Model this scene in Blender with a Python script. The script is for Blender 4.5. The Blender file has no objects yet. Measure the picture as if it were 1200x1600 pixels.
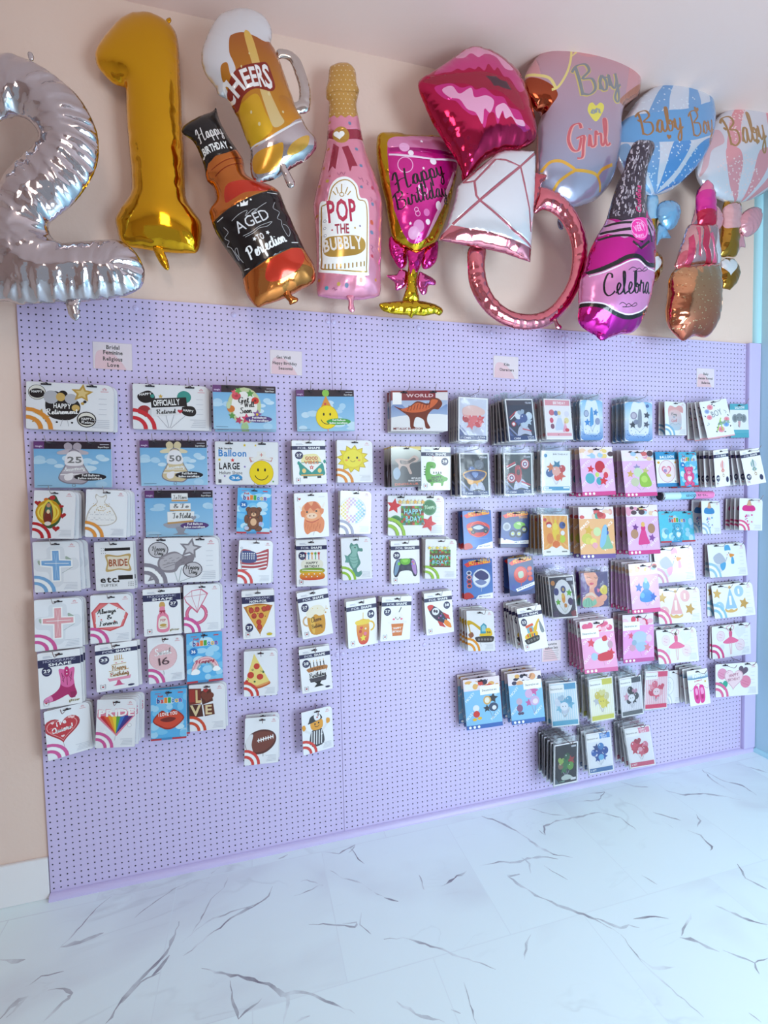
import bpy, bmesh, math, random
import numpy as np
from mathutils import Vector, Matrix
from mathutils.geometry import delaunay_2d_cdt

C = bpy.context.scene.collection
SC = bpy.context.scene
IN = 0.0254
R = math.radians

# ------------------------------------------------------------------ camera
cam_data = bpy.data.cameras.new('camera')
cam = bpy.data.objects.new('camera', cam_data); C.objects.link(cam)
yaw, pitch, roll = -0.26588, -0.04897, -0.02227
f = Vector((-math.sin(yaw)*math.cos(pitch), math.cos(yaw)*math.cos(pitch), math.sin(pitch)))
rt = Vector((math.cos(yaw), math.sin(yaw), 0)); up = rt.cross(f)
rt2 = rt*math.cos(roll) + up*math.sin(roll); up2 = -rt*math.sin(roll) + up*math.cos(roll)
m = Matrix((rt2, up2, -f)).transposed().to_4x4(); m.translation = (0.8472, -2.2074, 1.6446)
cam.matrix_world = m
cam_data.sensor_fit = 'VERTICAL'; cam_data.sensor_height = 36
cam_data.lens = 758.256/1600*36; cam_data.clip_start = 0.01
SC.camera = cam

# ------------------------------------------------------------------ world, lights, exposure
w = bpy.data.worlds.new('world'); SC.world = w; w.use_nodes = True
bg = w.node_tree.nodes['Background']
bg.inputs[0].default_value = (0.86, 0.92, 1.0, 1); bg.inputs[1].default_value = 0.4
def area(name, loc, target, sx, sy, power, col):
    d = bpy.data.lights.new(name, 'AREA'); d.shape = 'RECTANGLE'; d.size = sx; d.size_y = sy
    d.energy = power; d.color = col
    o = bpy.data.objects.new(name, d); C.objects.link(o); o.location = loc
    o.rotation_euler = (Vector(target) - Vector(loc)).to_track_quat('-Z', 'Y').to_euler()
    return o
area('window_daylight', (2.9, -3.3, 1.45), (2.5, 0, 1.15), 1.25, 1.6, 100, (0.73, 0.895, 1.0))
area('warm_fill_light', (0.6, -2.9, 3.3), (0.9, 0, 1.6), 0.5, 1.2, 12, (1.0, 0.84, 0.70))  # added warm fill for the left side, no visible lamp behind it
SC.view_settings.view_transform = 'Standard'; SC.view_settings.look = 'None'
SC.view_settings.exposure = -0.07; SC.view_settings.gamma = 1.0; SC.view_settings.use_curve_mapping = False

# ------------------------------------------------------------------ helpers
def lin(c):
    return tuple((x/12.92 if x <= 0.04045 else ((x+0.055)/1.055)**2.4) for x in c)
PAL = dict(w='FFFFFF', F='FFFFFF', k='1B191D', n='2B2A55', r='D22B2B', p='F4A6BE', m='E0218A', y='FFD93B', o='F28C28', g='4CAF50',
    b='3D7FD0', s='7CC4EE', t='27A6A4', v='6A3FA0', l='C9B6E8', a='C9A24B', c='F7EEDD', e='9A9AA6', z='6B4226',
    d='5A5A66', q='E9E9EF', x='F7C6D3', j='B41E4A', i='A9D8F5', h='FFB74D', f='CFCFD8', u='E8506A')
def col(s):
    met = 0.0
    if s.endswith('!'): met = 1.0; s = s[:-1]
    elif s.endswith('~'): met = 0.5; s = s[:-1]
    s = PAL.get(s, s)
    if len(s) == 3: s = ''.join(a*2 for a in s)
    return lin(tuple(int(s[i:i+2], 16)/255 for i in (0, 2, 4))) + (met,)
def tagit(o, label=None, cat=None, group=None, kind=None):
    if label: o['label'] = label
    if cat: o['category'] = cat
    if group: o['group'] = group
    if kind: o['kind'] = kind
    return o
def link(name, me, parent=None, loc=None):
    o = bpy.data.objects.new(name, me); C.objects.link(o)
    if parent: o.parent = parent
    if loc is not None: o.location = loc
    return o
def empty(name, loc, rot=(0, 0, 0)):
    o = link(name, None, None, loc); o.rotation_euler = rot; o.empty_display_size = 0.02
    return o
def mat(name, base=(0.8, 0.8, 0.8), rough=0.5, metal=0.0, **kw):
    m_ = bpy.data.materials.new(name); m_.use_nodes = True
    b = m_.node_tree.nodes['Principled BSDF']
    b.inputs['Base Color'].default_value = (*base, 1)
    b.inputs['Roughness'].default_value = rough; b.inputs['Metallic'].default_value = metal
    for k, v in kw.items(): b.inputs[k].default_value = v
    return m_
def nd(m_, t, **kw):
    n = m_.node_tree.nodes.new(t)
    for k, v in kw.items(): setattr(n, k, v)
    return n
def lk(m_, a, b): m_.node_tree.links.new(a, b)
def bump(m_, scale, strength, dist=0.002, detail=3, stretch=None):
    b = m_.node_tree.nodes['Principled BSDF']
    tc = nd(m_, 'ShaderNodeTexCoord'); no = nd(m_, 'ShaderNodeTexNoise'); bu = nd(m_, 'ShaderNodeBump')
    no.inputs['Scale'].default_value = scale; no.inputs['Detail'].default_value = detail
    if stretch:
        mp = nd(m_, 'ShaderNodeMapping'); mp.inputs['Scale'].default_value = stretch
        lk(m_, tc.outputs['Object'], mp.inputs[0]); lk(m_, mp.outputs[0], no.inputs['Vector'])
    else: lk(m_, tc.outputs['Object'], no.inputs['Vector'])
    bu.inputs['Strength'].default_value = strength; bu.inputs['Distance'].default_value = dist
    lk(m_, no.outputs[0], bu.inputs['Height']); lk(m_, bu.outputs[0], b.inputs['Normal'])
    return no
def box_bm(bm, x0, x1, y0, y1, z0, z1):
    v = [bm.verts.new(p) for p in ((x0,y0,z0),(x1,y0,z0),(x1,y1,z0),(x0,y1,z0),(x0,y0,z1),(x1,y0,z1),(x1,y1,z1),(x0,y1,z1))]
    for q in ((3,2,1,0),(4,5,6,7),(0,1,5,4),(1,2,6,5),(2,3,7,6),(3,0,4,7)): bm.faces.new([v[i] for i in q])
def mesh_of(bm, name, *mats, smooth=False):
    me = bpy.data.meshes.new(name); bm.normal_update(); bm.to_mesh(me); bm.free()
    for m_ in mats: me.materials.append(m_)
    if smooth: me.shade_smooth()
    return me
def tube_mesh(name, pts, r, mt, n=8, close=False, radii=None):
    """a round tube swept along points"""
    P = [Vector(p) for p in pts]; N = len(P); bm = bmesh.new(); rings = []
    ref = Vector((0.13, 0.31, 0.94)).normalized()
    for i, p in enumerate(P):
        if close: t = P[(i+1) % N] - P[i-1]
        else: t = P[min(i+1, N-1)] - P[max(i-1, 0)]
        t.normalize(); a = t.cross(ref)
        if a.length < 0.05: a = t.cross(Vector((1, 0, 0)))
        a.normalize(); b = t.cross(a)
        rr = radii[i] if radii else r
        rings.append([bm.verts.new(p + (a*math.cos(2*math.pi*k/n) + b*math.sin(2*math.pi*k/n))*rr) for k in range(n)])
    for i in range(N if close else N-1):
        A, B = rings[i], rings[(i+1) % N]
        for k in range(n): bm.faces.new((A[k], A[(k+1) % n], B[(k+1) % n], B[k]))
    if not close: bm.faces.new(rings[0][::-1]); bm.faces.new(rings[-1])
    bmesh.ops.recalc_face_normals(bm, faces=bm.faces)
    return mesh_of(bm, name, mt, smooth=True)

# ---- flat art: polygons, strokes, letters -------------------------------------------------------
def crom(P, closed=True, n=5):
    P = [np.array(p, float) for p in P]; out = []; N = len(P)
    for i in range(N if closed else N-1):
        if closed: p0, p1, p2, p3 = P[i-1], P[i], P[(i+1) % N], P[(i+2) % N]
        else: p0, p1, p2, p3 = P[max(i-1, 0)], P[i], P[i+1], P[min(i+2, N-1)]
        for k in range(n):
            t = k/n
            out.append(0.5*(2*p1+(p2-p0)*t+(2*p0-5*p1+4*p2-p3)*t*t+(3*p1-p0-3*p2+p3)*t**3))
    if not closed: out.append(P[-1])
    return out
def stroke(P, w, taper=False):
    out = []; P = [np.array(p, float) for p in P]; N = len(P); A = []
    for i in range(N):
        t = P[min(i+1, N-1)] - P[max(i-1, 0)]; l = np.hypot(*t) or 1; n = np.array((-t[1], t[0]))/l
        ww = w/2 if not taper else w/2*(0.45 + 0.75*abs(t[1])/l)
        A.append((P[i]+n*ww, P[i]-n*ww))
    for i in range(N-1):
        q = [A[i][0], A[i][1], A[i+1][1], A[i+1][0]]
        if np.hypot(*(P[i+1]-P[i])) > 1e-7: out.append(q)
    return out
def ell(cx, cy, rx, ry, rot=0, n=20):
    n = int(n)
    c, s = math.cos(R(rot)), math.sin(R(rot)); o = []
    for k in range(n):
        a = 2*math.pi*k/n; x, y = rx*math.cos(a), ry*math.sin(a); o.append((cx+x*c-y*s, cy+x*s+y*c))
    return o
def star(cx, cy, r, rot=0, n=5, ir=0.48):
    n = int(n)
    return [(cx+(r if k % 2 == 0 else r*ir)*math.sin(R(rot)+math.pi*k/n), cy-(r if k % 2 == 0 else r*ir)*math.cos(R(rot)+math.pi*k/n)) for k in range(2*n)]
def heart(cx, cy, r, rot=0, n=32):
    o = []; c, s = math.cos(R(rot)), math.sin(R(rot))
    for k in range(n):
        t = 2*math.pi*k/n; x = math.sin(t)**3*r; y = -(13*math.cos(t)-5*math.cos(2*t)-2*math.cos(3*t)-math.cos(4*t))/16*r
        o.append((cx+x*c-y*s, cy+x*s+y*c))
    return o
GL = {}
def glyph(ch, bold):
    key = (ch, bold)
    if key in GL: return GL[key]
    cu = bpy.data.curves.new('glyph', 'FONT'); cu.body = ch; cu.size = 1.0; cu.resolution_u = 2; cu.offset = (0, 0.028, -0.012)[bold]
    o = bpy.data.objects.new('glyph', cu); C.objects.link(o)
    dg = bpy.context.evaluated_depsgraph_get(); me = bpy.data.meshes.new_from_object(o.evaluated_get(dg))
    V = [(v.co.x, v.co.y) for v in me.vertices]; tris = []
    if V:
        x0 = min(v[0] for v in V); x1 = max(v[0] for v in V)
        tris = [[(V[i][0]-x0, V[i][1]) for i in p.vertices] for p in me.polygons]; adv = x1-x0+0.07
    else: adv = 0.28
    bpy.data.objects.remove(o); bpy.data.curves.remove(cu); bpy.data.meshes.remove(me)
    GL[key] = (tris, adv); return GL[key]
CAP = 0.70
def btext(txt, bold=1):
    """letters with cap height 1, baseline at 0, y up; returns polygons and total width"""
    x = 0; out = []
    for ch in txt:
        if ch == '_': ch = ' '
        t, a = glyph(ch, bold)
        out += [[((px+x)/CAP, py/CAP) for px, py in q] for q in t]; x += a
    return out, max(x-0.07, 0.01)/CAP
# brush lettering: every letter a few pen strokes, x height 0.5, capital height 1
SG = {
'a': (.54, '0,.05 .1,.25 .26,.48 .38,.46 .24,.5 .1,.3 .12,.03 .26,.06 .39,.47 .37,.12 .44,0 .54,.08'),
'b': (.46, '0,.05 .18,.5 .26,.95 .16,.95 .1,.4 .14,.03 .3,.04 .37,.28 .26,.45 .2,.3 .34,.28 .46,.4'),
'c': (.42, '0,.05 .1,.25 .3,.5 .33,.42 .2,.48 .1,.25 .16,.02 .3,.02 .42,.1'),
'd': (.54, '0,.05 .1,.25 .26,.48 .36,.44 .22,.48 .1,.28 .12,.03 .26,.06 .44,.98 .37,.12 .44,0 .54,.08'),
'e': (.42, '0,.05 .2,.2 .32,.4 .22,.5 .1,.28 .15,.02 .28,.0 .42,.1'),
'f': (.36, '0,.05 .2,.5 .3,.93 .2,.95 .12,.4 .1,-.35 .16,-.38 .18,0 .36,.1'),
'g': (.5, '0,.05 .1,.25 .26,.48 .36,.46 .22,.5 .1,.3 .12,.05 .26,.08 .38,.47 .34,-.3 .2,-.4 .2,-.2 .5,.1'),
'h': (.5, '0,.05 .18,.55 .26,.95 .16,.95 .08,0 .14,.3 .28,.47 .34,.3 .32,.05 .4,0 .5,.08'),
'i': (.28, '0,.05 .12,.48 .1,.1 .17,0 .28,.08|.15,.68 .17,.72'),
'l': (.32, '0,.05 .18,.5 .25,.95 .15,.98 .1,.4 .13,.03 .2,0 .32,.08'),
'n': (.5, '0,.05 .08,.48 .07,0 .12,.3 .26,.48 .34,.3 .32,.05 .4,0 .5,.08'),
'o': (.42, '0,.05 .1,.3 .22,.5 .08,.3 .12,.03 .26,.04 .33,.28 .24,.48 .3,.42 .42,.4'),
'p': (.5, '0,.05 .12,.48 .04,-.4 .1,.25 .24,.5 .36,.34 .28,.04 .12,.06 .3,.0 .5,.1'),
'r': (.40, '0,.05 .09,.5 .13,.57 .17,.45 .31,.45 .28,.1 .33,.0 .4,.08'),
's': (.36, '0,.05 .16,.5 .22,.3 .22,.06 .08,.02 .22,.02 .36,.1'),
't': (.34, '0,.05 .14,.4 .22,.88 .13,.3 .16,.02 .24,.0 .34,.1|.02,.58 .32,.64'),
'u': (.52, '0,.05 .1,.48 .08,.12 .18,0 .34,.3 .37,.48 .36,.1 .42,0 .52,.08'),
'v': (.44, '0,.1 .08,.48 .16,.02 .34,.46 .44,.42'),
'y': (.5, '0,.1 .08,.48 .09,.14 .2,.02 .35,.25 .38,.48 .32,-.25 .2,-.42 .12,-.28 .3,-.02 .5,.12'),
'B': (.72, '.2,.98 .16,.5 .1,.02|.02,.85 .25,1.02 .56,1 .6,.75 .28,.55 .6,.45 .6,.12 .32,-.02 .08,.1'),
'C': (.68, '.6,.78 .62,.95 .42,1 .15,.6 .12,.18 .3,-.02 .55,.05 .68,.16'),
'G': (.74, '.62,.8 .58,1 .3,.95 .08,.5 .14,.08 .36,0 .56,.45|.36,.45 .66,.48 .56,.1 .45,-.3 .25,-.3'),
'H': (.86, '.02,.7 .2,.98 .3,.95 .22,.5 .1,0 -.02,.04|.78,1 .66,.55 .58,.05 .66,-.02 .8,.06|.05,.42 .4,.55 .7,.5'),
'P': (.62, '.22,.96 .16,.5 .08,0|.0,.8 .25,1.02 .55,.98 .56,.65 .3,.5 .16,.55'),
'R': (.72, '.22,.96 .16,.5 .08,0|.0,.8 .25,1.02 .55,.98 .5,.65 .25,.52 .4,.4 .5,.05 .72,.06'),
'S': (.58, '.52,.86 .4,1 .2,.9 .22,.62 .46,.4 .4,.06 .1,0 .0,.18'),
'&': (.6, '.55,.0 .2,.6 .25,.95 .4,.8 .1,.35 .15,.0 .4,.05 .55,.4'),
'w': (.6, '0,.1 .06,.48 .12,.05 .2,.05 .28,.42 .34,.05 .42,.05 .5,.45 .6,.42'),
'm': (.7, '0,.05 .08,.48 .07,0 .14,.35 .24,.48 .28,.3 .28,0 .36,.35 .46,.48 .5,.3 .5,.03 .6,0 .7,.08'),
'k': (.46, '0,.05 .18,.5 .25,.95 .15,.95 .08,0 .14,.25 .3,.48 .3,.35 .14,.25 .3,.05 .46,.06'),
'T': (.6, '.0,.85 .2,1 .6,.98|.36,.98 .3,.5 .22,0 .05,.05'),
'W': (.9, '.0,.95 .12,1 .2,.03 .45,.8 .55,.03 .85,1'),
'Q': (.75, '.5,.95 .2,.9 .05,.4 .25,0 .55,.2 .6,.7 .45,.98 .3,.8|.35,.2 .75,-.1'),
'D': (.72, '.2,.95 .14,.5 .1,.02|.0,.85 .3,1 .62,.8 .6,.25 .3,-.02 .08,.05'),
'!': (.25, '.15,1 .12,.3|.1,.06 .12,.0'),
'A': (.7, '.0,.05 .2,.3 .5,1 .5,.5 .52,.02 .7,.06|.1,.35 .55,.42'),
'F': (.55, '.3,.95 .2,.5 .1,0 .0,.1|.1,.9 .4,1.0 .65,.95|.1,.5 .45,.56'),
'L': (.55, '.3,1 .1,.8 .2,.4 .1,.02 .3,.06 .55,.02'),
}
def stext(txt, wt=0.07):
    x = 0; out = []
    for ch in txt:
        if ch == '_' or ch not in SG: x += 0.25; continue
        adv, st = SG[ch]
        for s in st.split('|'):
            P = [tuple(map(float, q.split(','))) for q in s.split()]
            out += stroke([(a+x, b) for a, b in crom(P, False, 5)], wt, True)
        x += adv + (0.04 if ch.isupper() else 0)
    return out, x
def parse(dsl):
    """art commands -> list of (colour or (top, bottom) gradient, polygons)"""
    L = []
    for cmd in dsl.split(';'):
        t = cmd.split()
        if not t: continue
        k = t[0]; a = t[1:]
        pts = lambda q: [tuple(map(float, s.split(','))) for s in q]
        if k == 'p': L.append((col(a[0]), [pts(a[1:])]))                       # straight polygon
        elif k == 'c': L.append((col(a[0]), [crom(pts(a[1:]))]))               # smooth polygon
        elif k == 'g': L.append(((col(a[0]), col(a[1])), [crom(pts(a[2:]))]))  # smooth, graded print
        elif k == 'r': x, y, X, Y = map(float, a[1:5]); L.append((col(a[0]), [[(x, y), (X, y), (X, Y), (x, Y)]]))
        elif k == 'e': L.append((col(a[0]), [ell(*map(float, a[1:]))]))
        elif k == 's': L.append((col(a[0]), [star(*map(float, a[1:]))]))
        elif k == 'h': L.append((col(a[0]), [heart(*map(float, a[1:]))]))
        elif k == 'l': L.append((col(a[0]), stroke(crom(pts(a[2:]), False, 4) if len(a) > 4 else pts(a[2:]), float(a[1]))))
        elif k == 'L': L.append((col(a[0]), stroke(pts(a[2:]), float(a[1]))))
        elif k == 'o':                                                         # ring: cx cy r width [a0 a1]
            cx, cy, r_, w_ = map(float, a[1:5]); a0, a1 = (map(float, a[5:7]) if len(a) > 6 else (0, 360))
            n = max(6, int(abs(a1-a0)/15)); L.append((col(a[0]), stroke([(cx+r_*math.cos(R(a0+(a1-a0)*i/n)), cy-r_*math.sin(R(a0+(a1-a0)*i/n))) for i in range(n+1)], w_)))
        elif k in 'tTyY':                                                      # lettering between two baseline points
            x0, y0, x1, y1, h = map(float, a[1:6]); tx = ' '.join(a[6:])
            P, W = stext(tx, 0.09 if k == 'y' else 0.14) if k in 'yY' else btext(tx, 1 if k == 'T' else 0)
            ux, uy = (x1-x0)/W, (y1-y0)/W; l = math.hypot(x1-x0, y1-y0); nx, ny = (y1-y0)/l*h, -(x1-x0)/l*h
            L.append((col(a[0]), [[(x0+px*ux+py*nx, y0+px*uy+py*ny) for px, py in q] for q in P]))
    return L
# ---- foil balloons: an outline puffed up like a real two-sided foil pillow ----------------------
def inside(P, poly):
    x, y = P[:, 0], P[:, 1]; c = np.zeros(len(P), bool); n = len(poly)
    for i in range(n):
        x1, y1 = poly[i]; x2, y2 = poly[(i+1) % n]
        if y1 == y2: continue
        t = ((y1 > y) != (y2 > y)) & (x < (x2-x1)*(y-y1)/(y2-y1)+x1); c ^= t
    return c
def resample(poly, s):
    P = [np.array(p, float) for p in poly]; out = []
    for i in range(len(P)):
        a, b = P[i], P[(i+1) % len(P)]; n = max(1, int(round(np.hypot(*(b-a))/s)))
        out += [a+(b-a)*k/n for k in range(n)]
    return np.array(out)
def near(V, B):
    """distance to, and running length along, the nearest seam"""
    A = B; D = np.roll(B, -1, 0)-B; L2 = (D**2).sum(1)+1e-12; S = np.concatenate([[0], np.cumsum(np.sqrt(L2))[:-1]])
    best = np.full(len(V), 1e9); arc = np.zeros(len(V))
    for i in range(len(B)):
        d = V-A[i]; t = np.clip((d*D[i]).sum(1)/L2[i], 0, 1); e = d-D[i]*t[:, None]; q = np.hypot(e[:, 0], e[:, 1])
        k = q < best; best[k] = q[k]; arc[k] = S[i]+t[k]*math.sqrt(L2[i])
    return best, arc
class Puff:
    def __init__(s, outline, k, fl=4.0, res=4.0):
        s.B = np.array(outline, float); s.k = k; s.fl = fl; s.res = res
        s.lo = s.B.min(0)-res*2; hi = s.B.max(0)+res*2; nx, ny = ((hi-s.lo)/res).astype(int)+2
        X, Y = np.meshgrid(s.lo[0]+np.arange(nx)*res, s.lo[1]+np.arange(ny)*res)
        M = inside(np.stack([X.ravel(), Y.ravel()], 1), s.B).reshape(X.shape); u = np.zeros(X.shape)
        if fl > 0:
            q = np.stack([X[M], Y[M]], 1); d, _ = near(q, s.B); m2 = M.copy(); m2[M] = d > fl; M = m2
        par = (np.indices(X.shape).sum(0) % 2).astype(bool); M[0] = M[-1] = False; M[:, 0] = M[:, -1] = False
        for it in range(int(3.0*max(nx, ny))):
            for c in (M & par, M & ~par):
                n = (np.roll(u, 1, 0)+np.roll(u, -1, 0)+np.roll(u, 1, 1)+np.roll(u, -1, 1)+res*res)/4
                u[c] += 1.9*(n[c]-u[c])
        s.u = u
    def h(s, V):
        g = (np.asarray(V, float)-s.lo)/s.res; i = np.clip(g.astype(int), 0, [s.u.shape[1]-2, s.u.shape[0]-2]); t = g-i
        a = s.u[i[:, 1], i[:, 0]]*(1-t[:, 0])+s.u[i[:, 1], i[:, 0]+1]*t[:, 0]
        b = s.u[i[:, 1]+1, i[:, 0]]*(1-t[:, 0])+s.u[i[:, 1]+1, i[:, 0]+1]*t[:, 0]
        return s.k*np.sqrt(np.maximum(2*(a*(1-t[:, 1])+b*t[:, 1]), 0))
def foil(name, outline, base, art, parent, mt, k=0.62, sp=8, wr=0.22, wn=26, seed=1, fl=3.0, smooth=True, off=(0, 0, 0), jag=0.6, res=4.0, wlen=22.0):
    """outline and art in millimetres, x right, y down; returns one closed foil mesh"""
    rng = random.Random(seed); B0 = crom(outline, True, 6) if smooth else outline
    B = resample(B0, sp*0.75)
    T = np.roll(B, -1, 0)-np.roll(B, 1, 0); T /= np.maximum(np.hypot(T[:, 0], T[:, 1]), 1e-9)[:, None]
    B = B+np.stack([-T[:, 1], T[:, 0]], 1)*np.array([rng.uniform(-jag, jag) for _ in B])[:, None]
    pf = Puff(B, k, fl, res); lo, hi = B.min(0), B.max(0); G = []
    j = 0; y = lo[1]
    while y < hi[1]:
        G += [(x+(j % 2)*sp/2+rng.uniform(-1, 1)*sp*.12, y+rng.uniform(-1, 1)*sp*.12) for x in np.arange(lo[0], hi[0], sp)]; y += sp*0.87; j += 1
    G = np.array(G); G = G[inside(G, B)]; d, _ = near(G, B); G = G[d > sp*0.45]
    co = [Vector((float(a), float(b))) for a, b in B]; nb = len(B); ed = [(i, (i+1) % nb) for i in range(nb)]
    layers = [(col(base), None)]; PL = []
    for c_, polys in parse(art):
        layers.append((c_, [min(p[1] for q in polys for p in q), max(p[1] for q in polys for p in q)])); n = len(layers)-1
        for q in polys:
            q = np.array(q, float); i0 = len(co); co += [Vector((p[0], p[1])) for p in q]; ed += [(i0+i, i0+(i+1) % len(q)) for i in range(len(q))]; PL.append((n, q))
    co += [Vector((float(a), float(b))) for a, b in G]
    vo, _, fo, _, _, _ = delaunay_2d_cdt(co, ed, [], 0, 0.01, False)
    V = np.array([(v.x, v.y) for v in vo]); H = pf.h(V); dist, arc = near(V, B)
    per = float(np.hypot(*(np.roll(B, -1, 0)-B).T).sum()); ks = [(rng.uniform(.5, 1)*wn, rng.uniform(0, 6.28)) for _ in range(4)]
    ph = arc/per*2*math.pi; g = np.zeros(len(V))
    for n_, p_ in ks: g += np.abs(np.sin(ph*round(n_)*0.5+p_+0.02*dist))**0.7
    g = g/4; Lr = wlen*(0.6+0.7*np.abs(np.sin(ph*7+seed)))
    H = H*(1-wr*(g-0.2)*2*np.exp(-dist/Lr))
    edge = dist < 0.35; H[edge] = 0; H[~edge] = np.maximum(H[~edge], 0.5)
    tri = np.array([f_[:3] for f_ in fo]); CE = V[tri].mean(1); keep = np.nonzero(inside(CE, B))[0]; lay = np.zeros(len(fo), int)
    for n_, q in PL:
        lo_, hi_ = q.min(0), q.max(0); k_ = np.nonzero((CE[:, 0] > lo_[0]) & (CE[:, 0] < hi_[0]) & (CE[:, 1] > lo_[1]) & (CE[:, 1] < hi_[1]) & (lay < n_))[0]
        if len(k_): k_ = k_[inside(CE[k_], q)]; lay[k_] = n_
    n = len(V); bi = {}
    verts = [(V[i][0]/1000+off[0], -H[i]/1000+off[1], -V[i][1]/1000+off[2]) for i in range(n)]
    F = []; cols = []; grey = layers[0][0]
    def cc(i, L_):
        c_, bb = L_
        if isinstance(c_[0], tuple):
            t = 0 if bb is None else min(1, max(0, (V[i][1]-bb[0])/max(bb[1]-bb[0], 1e-6))); return tuple(c_[0][q]*(1-t)+c_[1][q]*t for q in range(4))
        return c_
    for i in keep:
        f_ = fo[i]; top = lay[i]; a, b, c = [V[q] for q in f_[:3]]
        if (b[0]-a[0])*(c[1]-a[1])-(b[1]-a[1])*(c[0]-a[0]) > 0: f_ = f_[::-1]
        F.append(tuple(f_)); cols += [cc(q, layers[top]) for q in f_]
    back = {}
    for i in keep:
        f_ = fo[i]; q = []
        for v in f_:
            if edge[v]: q.append(v)
            else:
                if v not in back: back[v] = len(verts); verts.append((verts[v][0], H[v]/1000*0.8+off[1], verts[v][2]))
                q.append(back[v])
        a, b, c = [V[z] for z in f_[:3]]
        if (b[0]-a[0])*(c[1]-a[1])-(b[1]-a[1])*(c[0]-a[0]) < 0: q = q[::-1]
        if len(set(q)) == len(q) and not all(edge[v] for v in f_): F.append(tuple(q)); cols += [grey]*len(q)
    me = bpy.data.meshes.new(name); me.from_pydata(verts, [], F)
    ca = me.color_attributes.new('Col', 'FLOAT_COLOR', 'CORNER'); ca.data.foreach_set('color', np.array(cols, dtype=np.float32).ravel())
    me.materials.append(mt); me.validate(); me.shade_smooth()
    return link(name, me, parent)
VEINS = """
5 523,-268 517,-322 505,-371 480,-414 441,-455 413,-486 387,-521 367,-575 353,-590
4 556,-422 585,-408 635,-364 679,-343 713,-311 796,-283 859,-247 876,-203
2 703,-71 681,-152 634,-195 601,-291 577,-340 547,-365
3 577,-340 630,-300 712,-281 809,-272
4 625,-489 690,-523 764,-562 847,-609 886,-658 947,-666 1005,-703 1061,-745 1105,-781
4 847,-609 906,-669 898,-712 886,-747
3 723,-561 730,-622 752,-693 795,-667 825,-650
3 1117,-187 1163,-246 1235,-294 1285,-367 1307,-385
3 1092,-68 1174,-105 1255,-72 1217,-111
2 1229,-85 1250,-161 1271,-197
4 624,-56 661,-30
3 907,-57 951,-41
2 959,-277 1012,-269 1067,-252 1079,-260 1018,-211 992,-212
3 1001,-425 1054,-437 1111,-461 1167,-485 1177,-467 1124,-457
7 120,-257 182,-256 231,-244 256,-238
6 -71,-250 -24,-270 16,-274
6 26,-479 39,-449 58,-429 83,-423
4 43,-480 65,-446 82,-425
5 162,-529 190,-493 214,-470 219,-456 187,-430 137,-421
2 114,-268 148,-212 195,-110 239,-61
2 353,-203 401,-157 476,-99 547,-69
2 68,-384 96,-359 165,-362
3 919,-756 969,-747
2 1205,-429 1187,-481 1218,-532
5 459,-472 485,-445 510,-404
3 386,-536 431,-480 488,-463
5 1900,-64 1951,-116 1997,-189 2035,-267 2049,-324 2089,-387 2159,-428
4 1748,-351 1838,-355 1903,-379 1969,-374 2040,-388 2093,-417
3 1944,-363 1958,-405 1935,-453
4 2115,-236 2125,-273 2153,-218 2234,-203 2338,-211 2451,-209 2481,-218
2 2481,-218 2546,-275 2552,-370
4 1834,-431 1888,-442 1836,-441 1861,-500 1905,-570 1963,-634 2029,-698 2057,-734 2088,-789
4 2048,-710 2079,-741 2110,-771 2148,-769 2177,-791
3 2183,-754 2248,-763 2309,-791
4 2089,-886 2104,-926 2179,-944
3 1706,-778 1743,-728 1780,-700
3 1258,-564 1327,-578 1397,-624 1463,-675 1534,-733 1594,-780
3 1479,-324 1473,-399 1478,-359
4 1548,-405 1615,-383 1684,-359
5 2285,-863 2318,-880 2345,-919 2371,-946
4 2296,-860 2323,-841 2368,-820 2408,-797
4 2387,-944 2418,-978 2448,-1010 2425,-1043
3 2448,-1010 2506,-1010
4 2527,-795 2553,-833 2588,-879 2636,-914
4 2805,-662 2764,-730 2781,-769 2794,-798
4 2780,-440 2809,-482 2794,-552 2765,-569
3 2919,-358 2894,-406 2841,-436
3 2725,-288 2762,-329 2807,-379
2 2719,-352 2728,-409
4 2926,-168 2987,-229 3093,-248 3168,-294 3224,-344
4 3276,-77 3241,-177 3244,-267 3254,-312
4 3271,-92 3290,-193 3347,-255 3339,-339
5 3506,-92 3554,-148 3593,-209
4 2752,-40 2792,-88 2867,-121
3 2522,-71 2611,-84 2534,-130 2415,-107
4 1241,-783 1287,-836 1365,-883
4 1398,-855 1422,-874
2 2012,-431 2038,-484 2062,-527
2 2370,-594 2394,-652
4 1306,-390 1356,-424
2 2152,-78 2232,-154 2300,-187
3 2275,-1123 2285,-1154
2 2091,-792 2088,-915 2109,-999 2132,-1095
2 1472,-789 1462,-859 1457,-915
"""
# ------------------------------------------------------------------ the room
CEIL = 142*IN; XR = 147.6*IN; YW = 0.0127; XL = -2.4; YF = -3.42
def slab(name, x0, x1, y0, y1, z0, z1, mt, kind='structure', bev=0, parent=None):
    bm = bmesh.new(); box_bm(bm, x0, x1, y0, y1, z0, z1)
    if bev: bmesh.ops.bevel(bm, geom=bm.edges[:], offset=bev, segments=2, affect='EDGES')
    o = link(name, mesh_of(bm, name, mt), parent)
    if kind and not parent: o['kind'] = kind
    return o
M_wall = mat('cream_plaster', lin((0.905, 0.805, 0.755)), 0.75); bump(M_wall, 55, 0.35, 0.002, 5)
M_ceil = mat('ceiling_paint', lin((0.95, 0.845, 0.815)), 0.85); bump(M_ceil, 90, 0.2, 0.002, 4)
M_blue = mat('blue_grey_paint', lin((0.72, 0.87, 0.92)), 0.6); bump(M_blue, 60, 0.15, 0.001, 4)
M_trim = mat('white_gloss_trim', lin((0.93, 0.92, 0.93)), 0.35)
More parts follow.
